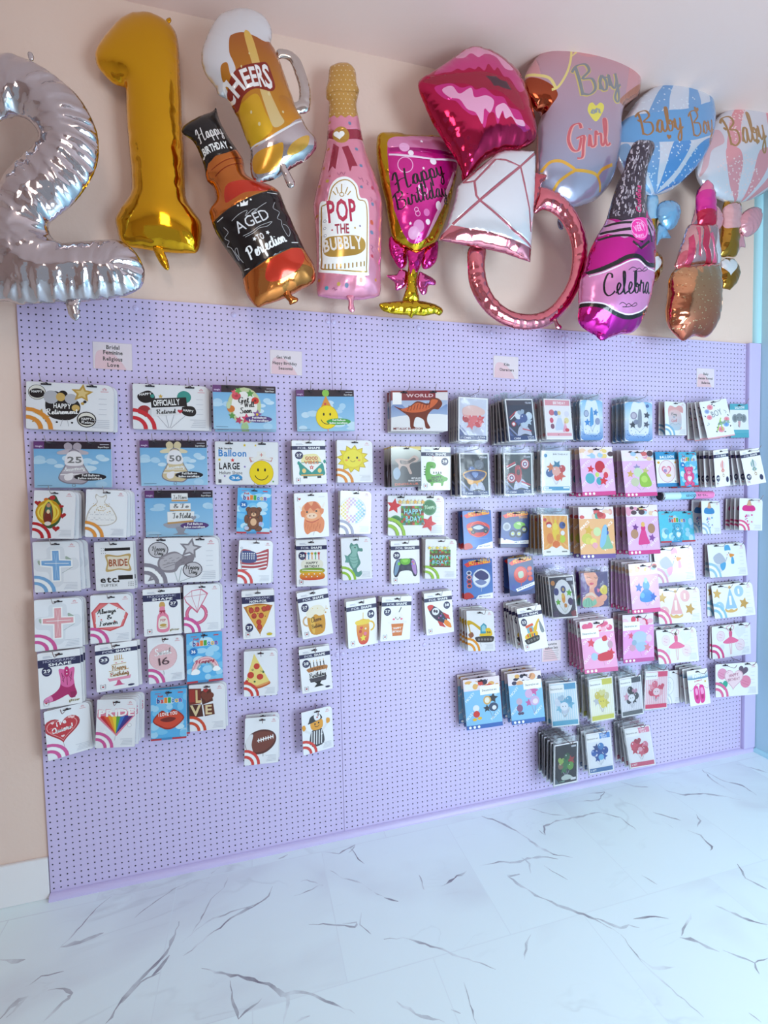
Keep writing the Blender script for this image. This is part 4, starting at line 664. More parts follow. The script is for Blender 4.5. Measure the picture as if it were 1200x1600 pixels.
  'c 7AA8D8~ 82,-297 20,-277 -76,-183 -130,-106 -174,-15 -119,-29 -61,-56 -42,-135 0,-213;c 7AA8D8~ 95,-299 80,-201 65,-87 144,-121 139,-191 110,-257;c 7AA8D8~ 195,-278 225,-221 228,-152 293,-163 269,-219;c 7AA8D8~ -87,311 -165,234 -183,107 -122,87 -106,156 -103,245;c 5A98D8~ -83,310 -69,223 -19,73 84,67 20,190 -62,280;c 5A98D8~ -78,310 11,242 133,74 254,-4 258,62 124,202;c 8AB4DC~ -107,314 -213,283 -288,205 -311,129 -269,117 -224,201 -165,276;e E0ECF8~ -132 -36 4.4 3.4 0 7;e E0ECF8~ -146 42 4.4 3.4 0 7;e E0ECF8~ -199 -114 4.3 3.4 0 7;e E0ECF8~ -82 -41 4.5 3.4 0 7;e E0ECF8~ 71 -73 4.6 3.5 0 7;e E0ECF8~ -14 28 4.5 3.5 0 7;e E0ECF8~ -95 61 4.5 3.4 0 7;e E0ECF8~ -177 -157 4.3 3.4 0 7;e E0ECF8~ -63 -184 4.5 3.4 0 7;e E0ECF8~ -182 -20 4.4 3.4 0 7;e E0ECF8~ 142 -55 4.7 3.5 0 7;e E0ECF8~ -140 -59 4.4 3.4 0 7;e E0ECF8~ 105 -146 4.6 3.5 0 7;e E0ECF8~ -152 -142 4.4 3.4 0 7;e E0ECF8~ 107 4 4.6 3.5 0 7;e E0ECF8~ -2 0 4.5 3.5 0 7;e E0ECF8~ 13 -77 4.6 3.5 0 7;e E0ECF8~ -211 -64 4.3 3.4 0 7;e E0ECF8~ -71 71 4.5 3.5 0 7;e E0ECF8~ -92 -54 4.5 3.4 0 7;e E0ECF8~ -87 -61 4.5 3.4 0 7;e E0ECF8~ -73 -234 4.4 3.4 0 7;e E0ECF8~ -27 -88 4.5 3.5 0 7;e E0ECF8~ -112 -141 4.4 3.4 0 7;e E0ECF8~ -187 -44 4.3 3.4 0 7;e E0ECF8~ -103 -11 4.4 3.4 0 7;e E0ECF8~ -113 -94 4.4 3.4 0 7;e E0ECF8~ -22 -78 4.5 3.5 0 7;e E0ECF8~ 33 -95 4.6 3.5 0 7;e E0ECF8~ 118 -37 4.7 3.5 0 7;e E0ECF8~ -227 -104 4.3 3.4 0 7;e E0ECF8~ -218 -83 4.3 3.4 0 7;e E0ECF8~ 109 -38 4.6 3.5 0 7;e E0ECF8~ -257 -87 4.2 3.4 0 7;e E0ECF8~ -9 -72 4.5 3.5 0 7;e E0ECF8~ -121 -219 4.4 3.4 0 7;e E0ECF8~ -233 1 4.3 3.4 0 7;e E0ECF8~ -183 -100 4.3 3.4 0 7;e E0ECF8~ -228 -36 4.3 3.4 0 7;e E0ECF8~ 63 -72 4.6 3.5 0 7;e E0ECF8~ -68 -145 4.5 3.4 0 7;e E0ECF8~ -179 -45 4.4 3.4 0 7;e E0ECF8~ -188 35 4.4 3.4 0 7;e E0ECF8~ -22 -255 4.5 3.4 0 7;e E0ECF8~ -168 -49 4.4 3.4 0 7;e E0ECF8~ -102 -31 4.4 3.4 0 7;e E0ECF8~ -63 42 4.5 3.5 0 7;e E0ECF8~ -143 -111 4.4 3.4 0 7;e E0ECF8~ -43 -26 4.5 3.5 0 7;e E0ECF8~ 0 15 4.5 3.5 0 7;e E0ECF8~ -82 69 4.5 3.5 0 7;e E0ECF8~ -176 -99 4.3 3.4 0 7;e E0ECF8~ -113 -48 4.4 3.4 0 7;e E0ECF8~ -57 -216 4.4 3.4 0 7;e E0ECF8~ -199 38 4.3 3.4 0 7;e E0ECF8~ -90 4 4.5 3.4 0 7;e E0ECF8~ -61 -2 4.5 3.5 0 7;e E0ECF8~ -170 -159 4.3 3.4 0 7;e E0ECF8~ -75 -114 4.5 3.4 0 7;e E0ECF8~ -37 -178 4.5 3.4 0 7;e E0ECF8~ -188 16 4.4 3.4 0 7;e E0ECF8~ -163 -30 4.4 3.4 0 7;e E0ECF8~ -213 16 4.3 3.4 0 7;e E0ECF8~ -65 -241 4.4 3.4 0 7;e E0ECF8~ 5 48 4.6 3.5 0 7;e E0ECF8~ 11 -203 4.5 3.4 0 7;e E0ECF8~ 18 -85 4.6 3.5 0 7;e E0ECF8~ -3 -228 4.5 3.4 0 7;e E0ECF8~ 65 -10 4.6 3.5 0 7;e E0ECF8~ 56 -111 4.6 3.5 0 7;e E0ECF8~ 91 -208 4.6 3.5 0 7;e E0ECF8~ -150 -36 4.4 3.4 0 7;e E0ECF8~ -27 54 4.5 3.5 0 7;e E0ECF8~ -182 -18 4.4 3.4 0 7;e E0ECF8~ -257 -13 4.3 3.4 0 7;e E0ECF8~ -74 -44 4.5 3.4 0 7;e E0ECF8~ 63 -112 4.6 3.5 0 7;e E0ECF8~ -236 39 4.3 3.4 0 7;e E0ECF8~ -88 -21 4.5 3.4 0 7;e E0ECF8~ 24 -127 4.6 3.5 0 7;e E0ECF8~ -32 63 4.5 3.5 0 7;e E0ECF8~ -44 64 4.5 3.5 0 7;e E0ECF8~ -138 11 4.4 3.4 0 7;e E0ECF8~ -38 33 4.5 3.5 0 7;e E0ECF8~ -184 -101 4.3 3.4 0 7;e E0ECF8~ -185 -63 4.3 3.4 0 7;e E0ECF8~ 73 -217 4.6 3.5 0 7;e E0ECF8~ -34 -222 4.5 3.4 0 7;e E0ECF8~ 37 -50 4.6 3.5 0 7;e E0ECF8~ -47 -13 4.5 3.5 0 7;e E0ECF8~ 177 -143 4.7 3.5 0 7;e E0ECF8~ 95 -151 4.6 3.5 0 7;e E0ECF8~ 46 -20 4.6 3.5 0 7;e E0ECF8~ 162 -62 4.7 3.5 0 7;e E0ECF8~ -87 14 4.5 3.4 0 7;e E0ECF8~ 32 -102 4.6 3.5 0 7;e E0ECF8~ 52 -123 4.6 3.5 0 7;e E0ECF8~ -102 -105 4.4 3.4 0 7;e E0ECF8~ 58 -142 4.6 3.5 0 7;e E0ECF8~ -178 41 4.4 3.4 0 7;e E0ECF8~ -153 -105 4.4 3.4 0 7;e E0ECF8~ 61 -10 4.6 3.5 0 7;e E0ECF8~ 171 -92 4.7 3.5 0 7;e E0ECF8~ -127 -9 4.4 3.4 0 7;e E0ECF8~ -111 -16 4.4 3.4 0 7;e E0ECF8~ -144 39 4.4 3.4 0 7;e E0ECF8~ -180 -9 4.4 3.4 0 7;e E0ECF8~ -116 36 4.4 3.4 0 7;e E0ECF8~ -28 -172 4.5 3.4 0 7;e E0ECF8~ -35 -179 4.5 3.4 0 7;e D8E8F8~ 23 195 4.6 3.5 0 7;e D8E8F8~ 25 94 4.6 3.5 0 7;e D8E8F8~ -151 243 4.4 3.4 0 7;e D8E8F8~ 15 103 4.6 3.5 0 7;e D8E8F8~ -123 238 4.4 3.5 0 7;e D8E8F8~ 131 141 4.6 3.5 0 7;e D8E8F8~ -191 201 4.3 3.4 0 7;e D8E8F8~ -180 214 4.4 3.4 0 7;e D8E8F8~ -79 129 4.5 3.5 0 7;e D8E8F8~ 22 158 4.6 3.5 0 7;e D8E8F8~ 2 129 4.5 3.5 0 7;e D8E8F8~ -29 113 4.5 3.5 0 7;e D8E8F8~ 125 173 4.6 3.5 0 7;e D8E8F8~ 44 63 4.6 3.5 0 7;e D8E8F8~ 98 63 4.6 3.5 0 7;e D8E8F8~ 94 168 4.6 3.5 0 7;e D8E8F8~ 158 181 4.6 3.5 0 7;e D8E8F8~ -210 222 4.3 3.4 0 7;e D8E8F8~ -3 50 4.5 3.5 0 7;e D8E8F8~ -146 85 4.4 3.4 0 7;e D8E8F8~ -110 173 4.4 3.5 0 7;e D8E8F8~ -4 145 4.5 3.5 0 7;e D8E8F8~ 181 168 4.7 3.5 0 7;e D8E8F8~ -62 267 4.5 3.5 0 7;e D8E8F8~ 54 165 4.6 3.5 0 7;e D8E8F8~ -65 154 4.5 3.5 0 7;e D8E8F8~ -240 185 4.3 3.4 0 7;e D8E8F8~ 21 252 4.5 3.5 0 7;e D8E8F8~ -68 83 4.5 3.5 0 7;e D8E8F8~ -45 74 4.5 3.5 0 7;e D8E8F8~ 48 161 4.6 3.5 0 7;e D8E8F8~ -241 166 4.3 3.4 0 7;e D8E8F8~ 9 248 4.5 3.5 0 7;e D8E8F8~ 147 199 4.6 3.5 0 7;e D8E8F8~ -185 219 4.4 3.4 0 7;e D8E8F8~ -96 143 4.5 3.5 0 7;e D8E8F8~ -88 73 4.5 3.5 0 7;e D8E8F8~ 14 115 4.6 3.5 0 7;e D8E8F8~ -33 219 4.5 3.5 0 7;e D8E8F8~ 62 107 4.6 3.5 0 7;e D8E8F8~ -156 241 4.4 3.4 0 7;e D8E8F8~ -98 118 4.5 3.5 0 7;e D8E8F8~ -128 271 4.4 3.5 0 7;e D8E8F8~ -41 109 4.5 3.5 0 7;e D8E8F8~ 200 160 4.7 3.6 0 7;e D8E8F8~ -83 88 4.5 3.5 0 7;e D8E8F8~ -200 254 4.3 3.4 0 7;e D8E8F8~ -136 210 4.4 3.5 0 7;e D8E8F8~ 72 190 4.6 3.5 0 7;e D8E8F8~ -156 146 4.4 3.4 0 7;e D8E8F8~ 123 108 4.6 3.5 0 7;e D8E8F8~ -204 216 4.3 3.4 0 7;e D8E8F8~ -184 134 4.4 3.4 0 7;e D8E8F8~ -196 194 4.3 3.4 0 7;e D8E8F8~ -229 198 4.3 3.4 0 7;e D8E8F8~ 69 236 4.6 3.5 0 7;e D8E8F8~ -86 279 4.4 3.5 0 7;e D8E8F8~ 113 174 4.6 3.5 0 7;e D8E8F8~ -203 226 4.3 3.4 0 7;e D8E8F8~ -4 224 4.5 3.5 0 7;e D8E8F8~ 98 203 4.6 3.5 0 7;e D8E8F8~ -56 175 4.5 3.5 0 7;e D8E8F8~ 1 212 4.5 3.5 0 7;e D8E8F8~ 96 124 4.6 3.5 0 7;e D8E8F8~ -156 163 4.4 3.4 0 7;e D8E8F8~ -159 96 4.4 3.4 0 7;e D8E8F8~ -57 173 4.5 3.5 0 7;e D8E8F8~ -178 220 4.4 3.4 0 7;e D8E8F8~ 197 136 4.7 3.6 0 7;e D8E8F8~ -90 238 4.4 3.5 0 7;e D8E8F8~ -168 124 4.4 3.4 0 7;e D8E8F8~ -233 195 4.3 3.4 0 7;e D8E8F8~ -171 181 4.4 3.4 0 7;e D8E8F8~ 132 165 4.6 3.5 0 7;e D8E8F8~ -138 250 4.4 3.5 0 7;e D8E8F8~ -61 185 4.5 3.5 0 7;e D8E8F8~ 38 169 4.6 3.5 0 7;e D8E8F8~ 177 175 4.7 3.5 0 7;e D8E8F8~ -144 159 4.4 3.4 0 7;e D8E8F8~ -102 89 4.4 3.4 0 7;e D8E8F8~ 185 149 4.7 3.5 0 7;e D8E8F8~ 24 267 4.5 3.5 0 7;e D8E8F8~ 37 206 4.6 3.5 0 7;e D8E8F8~ -18 272 4.5 3.5 0 7;e D8E8F8~ 6 82 4.6 3.5 0 7;e D8E8F8~ 58 213 4.6 3.5 0 7;e D8E8F8~ -71 151 4.5 3.5 0 7;e D8E8F8~ 131 85 4.7 3.5 0 7;e D8E8F8~ 120 98 4.6 3.5 0 7;e D8E8F8~ -203 111 4.3 3.4 0 7;e D8E8F8~ -51 238 4.5 3.5 0 7;e D8E8F8~ 25 196 4.6 3.5 0 7;e D8E8F8~ -37 138 4.5 3.5 0 7;e D8E8F8~ -66 102 4.5 3.5 0 7;e D8E8F8~ 79 78 4.6 3.5 0 7;e D8E8F8~ -134 83 4.4 3.4 0 7;e D8E8F8~ 67 168 4.6 3.5 0 7;e D8E8F8~ -133 242 4.4 3.5 0 7;e D8E8F8~ -152 88 4.4 3.4 0 7;e D8E8F8~ -76 62 4.5 3.5 0 7;e D8E8F8~ -102 115 4.4 3.5 0 7;e D8E8F8~ -222 187 4.3 3.4 0 7;e D8E8F8~ -8 101 4.5 3.5 0 7;e D8E8F8~ -138 257 4.4 3.5 0 7;e D8E8F8~ 15 264 4.5 3.5 0 7;e D8E8F8~ 150 129 4.7 3.5 0 7;e D8E8F8~ -142 191 4.4 3.4 0 7;e D8E8F8~ -181 155 4.4 3.4 0 7;e D8E8F8~ 170 99 4.7 3.5 0 7;e D8E8F8~ -215 134 4.3 3.4 0 7;e D8E8F8~ 8 133 4.6 3.5 0 7;e D8E8F8~ 29 64 4.6 3.5 0 7;e D8E8F8~ 168 118 4.7 3.5 0 7;e D8E8F8~ -120 218 4.4 3.5 0 7;e D8E8F8~ -113 139 4.4 3.5 0 7;e D8E8F8~ -55 85 4.5 3.5 0 7;e D8E8F8~ -1 103 4.5 3.5 0 7;e D8E8F8~ -93 282 4.4 3.5 0 7;e D8E8F8~ -126 122 4.4 3.4 0 7;e D8E8F8~ -179 161 4.4 3.4 0 7;e D8E8F8~ -150 120 4.4 3.4 0 7;e D8E8F8~ -69 285 4.4 3.5 0 7;e D8E8F8~ 87 80 4.6 3.5 0 7;e D8E8F8~ -59 226 4.5 3.5 0 7;e D8E8F8~ -86 71 4.5 3.5 0 7;e D8E8F8~ -113 139 4.4 3.5 0 7;e D8E8F8~ -90 95 4.5 3.5 0 7;e D8E8F8~ -150 250 4.4 3.4 0 7;e D8E8F8~ -200 220 4.3 3.4 0 7;e D8E8F8~ -62 56 4.5 3.5 0 7;c 6FA8DC~ -311,31 -255,-24 -161,-37 -48,-63 79,-95 323,-205 325,-74 158,30 1,79 -167,106 -269,108 -311,90;y A87848~ -209 78 30 20 115 Baby;y A87848~ 92 41 264 -33 111 Boy;h A87848~ 113 -94 16.3 0;h A87848~ -59 69 13.6 0;h A87848~ -215 3 9.9 0'),
 ('handle', 'C08A2C!', 0.6, -0.02, {'sp': 6, 'wr': 0.3, 'wn': 20}, 1,
  '-107,306 -43,297 -39,385 -48,489 -57,553 -106,558 -109,445',
  'c 9AC8E8~ -111,294 -27,288 -32,401 -110,417'),
 ('bow', '7FB4DC~', 0.6, 0.0, {'sp': 6, 'wr': 0.4, 'wn': 18}, 1,
  '-63,379 -44,344 14,324 70,336 83,386 52,452 2,474 -44,448 -61,419',
  ''),
 ('bow_tail', '7FB4DC~', 0.5, -0.01, {'sp': 6, 'wr': 0.4, 'wn': 12}, 1,
  '-44,442 2,441 15,476 35,503 2,511 -30,518 -55,551 -55,495',
  ''),
 ('ring', 'B07820!', 0.55, 0.0, {'sp': 6, 'wr': 0.4, 'wn': 10}, 0,
  '-164,610 -114,589 -69,585 -36,602 -20,637 -29,684 -61,734 -113,759 -158,747 -189,709 -190,648',
  'h F0F0F4~ -107 662 50.7 0'),
]),
('pink_rattle', (3.546, -0.100, 3.440), [
 ('head', 'DCDCE6~', 0.33, 0.0, {'sp': 8, 'wr': 0.1, 'wn': 36}, 1,
  '-380,148 -353,59 -313,-32 -244,-128 -146,-210 -60,-252 28,-279 117,-279 240,-256 335,-184 354,-74 294,48 158,169 8,256 -138,297 -224,286 -309,255 -365,209',
  'c E8A0A8~ -9,-263 -86,-238 -175,-144 -217,-44 -230,68 -150,19 -144,-71 -99,-173;c E8A0A8~ 58,-269 29,-165 47,-75 144,-106 125,-185 105,-250;c E8A0A8~ -236,58 -162,52 -133,111 -139,219 -118,292 -186,243 -224,160;c E8A0A8~ -26,45 65,29 27,156 -72,283 -59,190;c E8A0A8~ 148,12 265,-18 228,89 66,211 -38,273 65,158;c E0B8C0~ -367,189 -318,-7 -268,-46 -246,25 -312,68 -333,153;e F6DADA~ -41 217 5.1 3.8 0 7;e F6DADA~ -36 137 5.2 3.8 0 7;e F6DADA~ -266 143 4.9 3.7 0 7;e F6DADA~ -4 179 5.2 3.8 0 7;e F6DADA~ -233 131 4.9 3.7 0 7;e F6DADA~ -168 258 5.0 3.7 0 7;e F6DADA~ -52 222 5.1 3.8 0 7;e F6DADA~ -117 275 5.0 3.7 0 7;e F6DADA~ -126 109 5.1 3.7 0 7;e F6DADA~ -156 115 5.0 3.7 0 7;e F6DADA~ -206 182 5.0 3.7 0 7;e F6DADA~ -78 98 5.1 3.7 0 7;e F6DADA~ -151 151 5.0 3.7 0 7;e F6DADA~ -144 171 5.0 3.7 0 7;e F6DADA~ -243 161 4.9 3.7 0 7;e F6DADA~ -46 193 5.1 3.8 0 7;e F6DADA~ -67 115 5.1 3.7 0 7;e F6DADA~ -172 268 5.0 3.7 0 7;e F6DADA~ -207 263 4.9 3.7 0 7;e F6DADA~ -177 202 5.0 3.7 0 7;e F6DADA~ -110 172 5.1 3.7 0 7;e F6DADA~ -118 267 5.0 3.7 0 7;e F6DADA~ -45 219 5.1 3.8 0 7;e F6DADA~ -87 109 5.1 3.7 0 7;e F6DADA~ -198 259 5.0 3.7 0 7;e F6DADA~ -108 102 5.1 3.7 0 7;e F6DADA~ -212 144 5.0 3.7 0 7;e F6DADA~ -247 246 4.9 3.7 0 7;e F6DADA~ -143 180 5.0 3.7 0 7;e F6DADA~ -112 224 5.1 3.7 0 7;e F6DADA~ -139 133 5.0 3.7 0 7;e F6DADA~ -52 246 5.1 3.8 0 7;e F6DADA~ -35 252 5.1 3.8 0 7;e F6DADA~ -267 219 4.9 3.7 0 7;e F6DADA~ -128 135 5.1 3.7 0 7;e F6DADA~ -137 112 5.1 3.7 0 7;e F6DADA~ -138 203 5.0 3.7 0 7;e F6DADA~ -190 107 5.0 3.7 0 7;e F6DADA~ -162 271 5.0 3.7 0 7;e F6DADA~ -94 240 5.1 3.7 0 7;e F6DADA~ -60 203 5.1 3.8 0 7;e F6DADA~ -78 122 5.1 3.7 0 7;e F6DADA~ -95 217 5.1 3.7 0 7;e F6DADA~ -202 142 5.0 3.7 0 7;e F6DADA~ -125 161 5.1 3.7 0 7;e F6DADA~ -78 110 5.1 3.7 0 7;e F6DADA~ -119 120 5.1 3.7 0 7;e F6DADA~ -87 192 5.1 3.7 0 7;e F6DADA~ -167 171 5.0 3.7 0 7;e F6DADA~ -19 222 5.1 3.8 0 7;e F6DADA~ -59 100 5.1 3.8 0 7;e F6DADA~ -101 107 5.1 3.7 0 7;e F6DADA~ -70 107 5.1 3.7 0 7;e F6DADA~ -238 165 4.9 3.7 0 7;e F6DADA~ -102 181 5.1 3.7 0 7;e F6DADA~ -126 249 5.0 3.7 0 7;e F6DADA~ -5 230 5.2 3.8 0 7;e F6DADA~ -260 148 4.9 3.7 0 7;e F6DADA~ -98 143 5.1 3.7 0 7;e F6DADA~ -48 98 5.1 3.8 0 7;e F6DADA~ -144 219 5.0 3.7 0 7;e F6DADA~ -119 79 5.1 3.7 0 7;e F6DADA~ -131 113 5.1 3.7 0 7;e F6DADA~ -191 165 5.0 3.7 0 7;e F6DADA~ -118 245 5.0 3.7 0 7;e F6DADA~ -155 150 5.0 3.7 0 7;e F6DADA~ -127 172 5.1 3.7 0 7;e F6DADA~ -77 163 5.1 3.8 0 7;e F6DADA~ -106 87 5.1 3.7 0 7;e F6DADA~ -52 148 5.1 3.8 0 7;e F6DADA~ -182 130 5.0 3.7 0 7;e F6DADA~ -130 148 5.1 3.7 0 7;e F6DADA~ -71 116 5.1 3.7 0 7;e F6DADA~ 8 196 5.2 3.8 0 7;e F6DADA~ -158 208 5.0 3.7 0 7;e F6DADA~ -146 199 5.0 3.7 0 7;e F6DADA~ -144 266 5.0 3.7 0 7;e F6DADA~ -26 158 5.2 3.8 0 7;e F6DADA~ -78 94 5.1 3.7 0 7;e F6DADA~ -178 119 5.0 3.7 0 7;e F6DADA~ -137 222 5.0 3.7 0 7;e F6DADA~ -213 174 5.0 3.7 0 7;e F6DADA~ -163 122 5.0 3.7 0 7;e F6DADA~ -245 152 4.9 3.7 0 7;e F6DADA~ -193 156 5.0 3.7 0 7;e F6DADA~ -124 263 5.0 3.7 0 7;e F6DADA~ -89 256 5.1 3.7 0 7;e F6DADA~ -58 155 5.1 3.8 0 7;e F6DADA~ -34 146 5.2 3.8 0 7;e F6DADA~ -49 141 5.1 3.8 0 7;e F6DADA~ -159 92 5.0 3.7 0 7;e F6DADA~ -87 244 5.1 3.8 0 7;e F6DADA~ -237 154 4.9 3.7 0 7;e F6DADA~ -230 101 4.9 3.7 0 7;e F6DADA~ -125 84 5.1 3.7 0 7;e F6DADA~ -43 234 5.1 3.8 0 7;e F6DADA~ -251 115 4.9 3.7 0 7;e F6DADA~ -84 175 5.1 3.7 0 7;e F6DADA~ -58 160 5.1 3.8 0 7;e F6DADA~ -189 105 5.0 3.7 0 7;e F6DADA~ -213 230 5.0 3.7 0 7;e F6DADA~ -279 152 4.9 3.7 0 7;e F6DADA~ -271 172 4.9 3.7 0 7;e F6DADA~ -163 265 5.0 3.7 0 7;e F6DADA~ -251 133 4.9 3.7 0 7;e F6DADA~ -121 158 5.1 3.7 0 7;e F6DADA~ -33 149 5.2 3.8 0 7;e F6DADA~ -133 250 5.0 3.7 0 7;e F6DADA~ -81 202 5.1 3.8 0 7;e F6DADA~ -95 97 5.1 3.7 0 7;e F6DADA~ -129 -115 5.0 3.7 0 7;e F6DADA~ -122 -44 5.1 3.7 0 7;e F6DADA~ -212 -77 5.0 3.7 0 7;e F6DADA~ -180 4 5.0 3.7 0 7;e F6DADA~ -181 -109 5.0 3.7 0 7;e F6DADA~ -144 -111 5.0 3.7 0 7;e F6DADA~ -175 -106 5.0 3.7 0 7;e F6DADA~ -106 -67 5.1 3.7 0 7;e F6DADA~ -206 -90 5.0 3.7 0 7;e F6DADA~ -210 -8 5.0 3.7 0 7;e F6DADA~ -140 -125 5.0 3.7 0 7;e F6DADA~ -80 -85 5.1 3.7 0 7;e F6DADA~ -175 -62 5.0 3.7 0 7;e F6DADA~ -133 -6 5.1 3.7 0 7;e F6DADA~ -140 -26 5.0 3.7 0 7;e F6DADA~ -160 -141 5.0 3.7 0 7;e F6DADA~ -164 -178 5.0 3.7 0 7;e F6DADA~ -119 -170 5.0 3.7 0 7;e F6DADA~ -173 -123 5.0 3.7 0 7;e F6DADA~ -172 -153 5.0 3.7 0 7;e F6DADA~ -187 -121 5.0 3.7 0 7;e F6DADA~ -144 -132 5.0 3.7 0 7;e F6DADA~ -136 -200 5.0 3.7 0 7;e F6DADA~ -119 -73 5.1 3.7 0 7;e F6DADA~ -133 -85 5.0 3.7 0 7;e F6DADA~ -115 -162 5.0 3.7 0 7;e F6DADA~ -104 -52 5.1 3.7 0 7;e F6DADA~ -85 -83 5.1 3.7 0 7;e F6DADA~ -185 13 5.0 3.7 0 7;e F6DADA~ -128 -107 5.0 3.7 0 7;e F6DADA~ -180 -56 5.0 3.7 0 7;e F6DADA~ -147 -115 5.0 3.7 0 7;e F6DADA~ -134 -67 5.0 3.7 0 7;e F6DADA~ -124 -126 5.0 3.7 0 7;e F6DADA~ -182 -17 5.0 3.7 0 7;e F6DADA~ -193 -102 5.0 3.7 0 7;e F6DADA~ -110 -105 5.1 3.7 0 7;e F6DADA~ -219 -63 4.9 3.7 0 7;e F6DADA~ -158 -37 5.0 3.7 0 7;e F6DADA~ -124 -136 5.0 3.7 0 7;e F6DADA~ -91 -149 5.1 3.7 0 7;e F6DADA~ -188 -36 5.0 3.7 0 7;e F6DADA~ -102 -29 5.1 3.7 0 7;e F6DADA~ -196 -57 5.0 3.7 0 7;e F6DADA~ -143 -38 5.0 3.7 0 7;e F6DADA~ -131 -110 5.0 3.7 0 7;e F6DADA~ -199 -109 5.0 3.7 0 7;e F6DADA~ -200 -89 5.0 3.7 0 7;e F6DADA~ -183 -51 5.0 3.7 0 7;e F6DADA~ -103 -182 5.1 3.7 0 7;e F6DADA~ -183 -102 5.0 3.7 0 7;e F6DADA~ -122 -109 5.1 3.7 0 7;e F6DADA~ -132 -12 5.1 3.7 0 7;e F6DADA~ -113 -157 5.1 3.7 0 7;e F6DADA~ -101 -22 5.1 3.7 0 7;e F6DADA~ -134 -33 5.1 3.7 0 7;e F6DADA~ -86 -95 5.1 3.7 0 7;e F6DADA~ -148 -112 5.0 3.7 0 7;e F6DADA~ -116 -140 5.1 3.7 0 7;e F6DADA~ -88 -82 5.1 3.7 0 7;e F6DADA~ -138 -92 5.0 3.7 0 7;e F6DADA~ -221 -50 4.9 3.7 0 7;e F6DADA~ -179 -30 5.0 3.7 0 7;e F6DADA~ -130 -156 5.0 3.7 0 7;e F6DADA~ -83 -89 5.1 3.7 0 7;e F6DADA~ -101 -158 5.1 3.7 0 7;e F6DADA~ -140 -3 5.0 3.7 0 7;e F6DADA~ -189 -117 5.0 3.7 0 7;e F6DADA~ -184 -104 5.0 3.7 0 7;e F6DADA~ -139 8 5.1 3.7 0 7;y B08858~ -217 45 23 -21 156 Baby;y B08858~ 86 -1 302 -88 140 Girl;h B08858~ -45 2 16.5 0;h B08858~ -232 -49 12.3 0'),
 ('handle', 'B88428!', 0.6, 0.0, {'sp': 6, 'wr': 0.3, 'wn': 20}, 1,
  '-190,301 -132,288 -71,285 -69,362 -78,452 -91,564 -149,581 -214,574 -202,444',
  'c E8B0B4~ -191,325 -80,309 -94,420 -164,443 -198,427'),
 ('bow', 'E0A0AC~', 0.6, 0.01, {'sp': 6, 'wr': 0.45, 'wn': 18}, 1,
  '-91,381 -55,333 18,299 66,312 68,373 28,433 -38,468 -83,440 -98,409',
  ''),
 ('bow', 'E0A0AC~', 0.6, 0.01, {'sp': 6, 'wr': 0.45, 'wn': 18}, 1,
  '-262,325 -226,342 -204,383 -211,427 -246,464 -275,434 -283,371',
  ''),
 ('bow_tail', 'E0A0AC~', 0.5, 0.0, {'sp': 6, 'wr': 0.45, 'wn': 12}, 1,
  '-116,556 -102,508 -88,451 -51,447 -32,514 -65,521 -94,565',
  ''),
 ('ring', 'B07820!', 0.5, 0.01, {'sp': 6, 'wr': 0.4, 'wn': 10}, 0,
  '-216,613 -181,593 -123,591 -86,628 -75,666 -99,718 -149,761 -200,757 -222,691',
  'h F0F0F4~ -172 639 53.3 0'),
]),
('celebrate_bottle', (2.527, -0.280, 2.781), [
 ('body', 'D820A0!', 0.58, 0.0, {'sp': 7, 'wr': 0.25, 'wn': 40}, 1,
  '86,-436 121,-452 185,-456 198,-426 174,-366 157,-326 145,-249 140,-164 146,-118 182,-65 197,19 189,115 184,211 154,310 125,379 78,430 8,444 -95,474 -129,457 -195,428 -222,393 -217,338 -211,227 -184,160 -161,85 -117,6 -72,-63 -39,-159 -5,-247 29,-307 40,-355 63,-404',
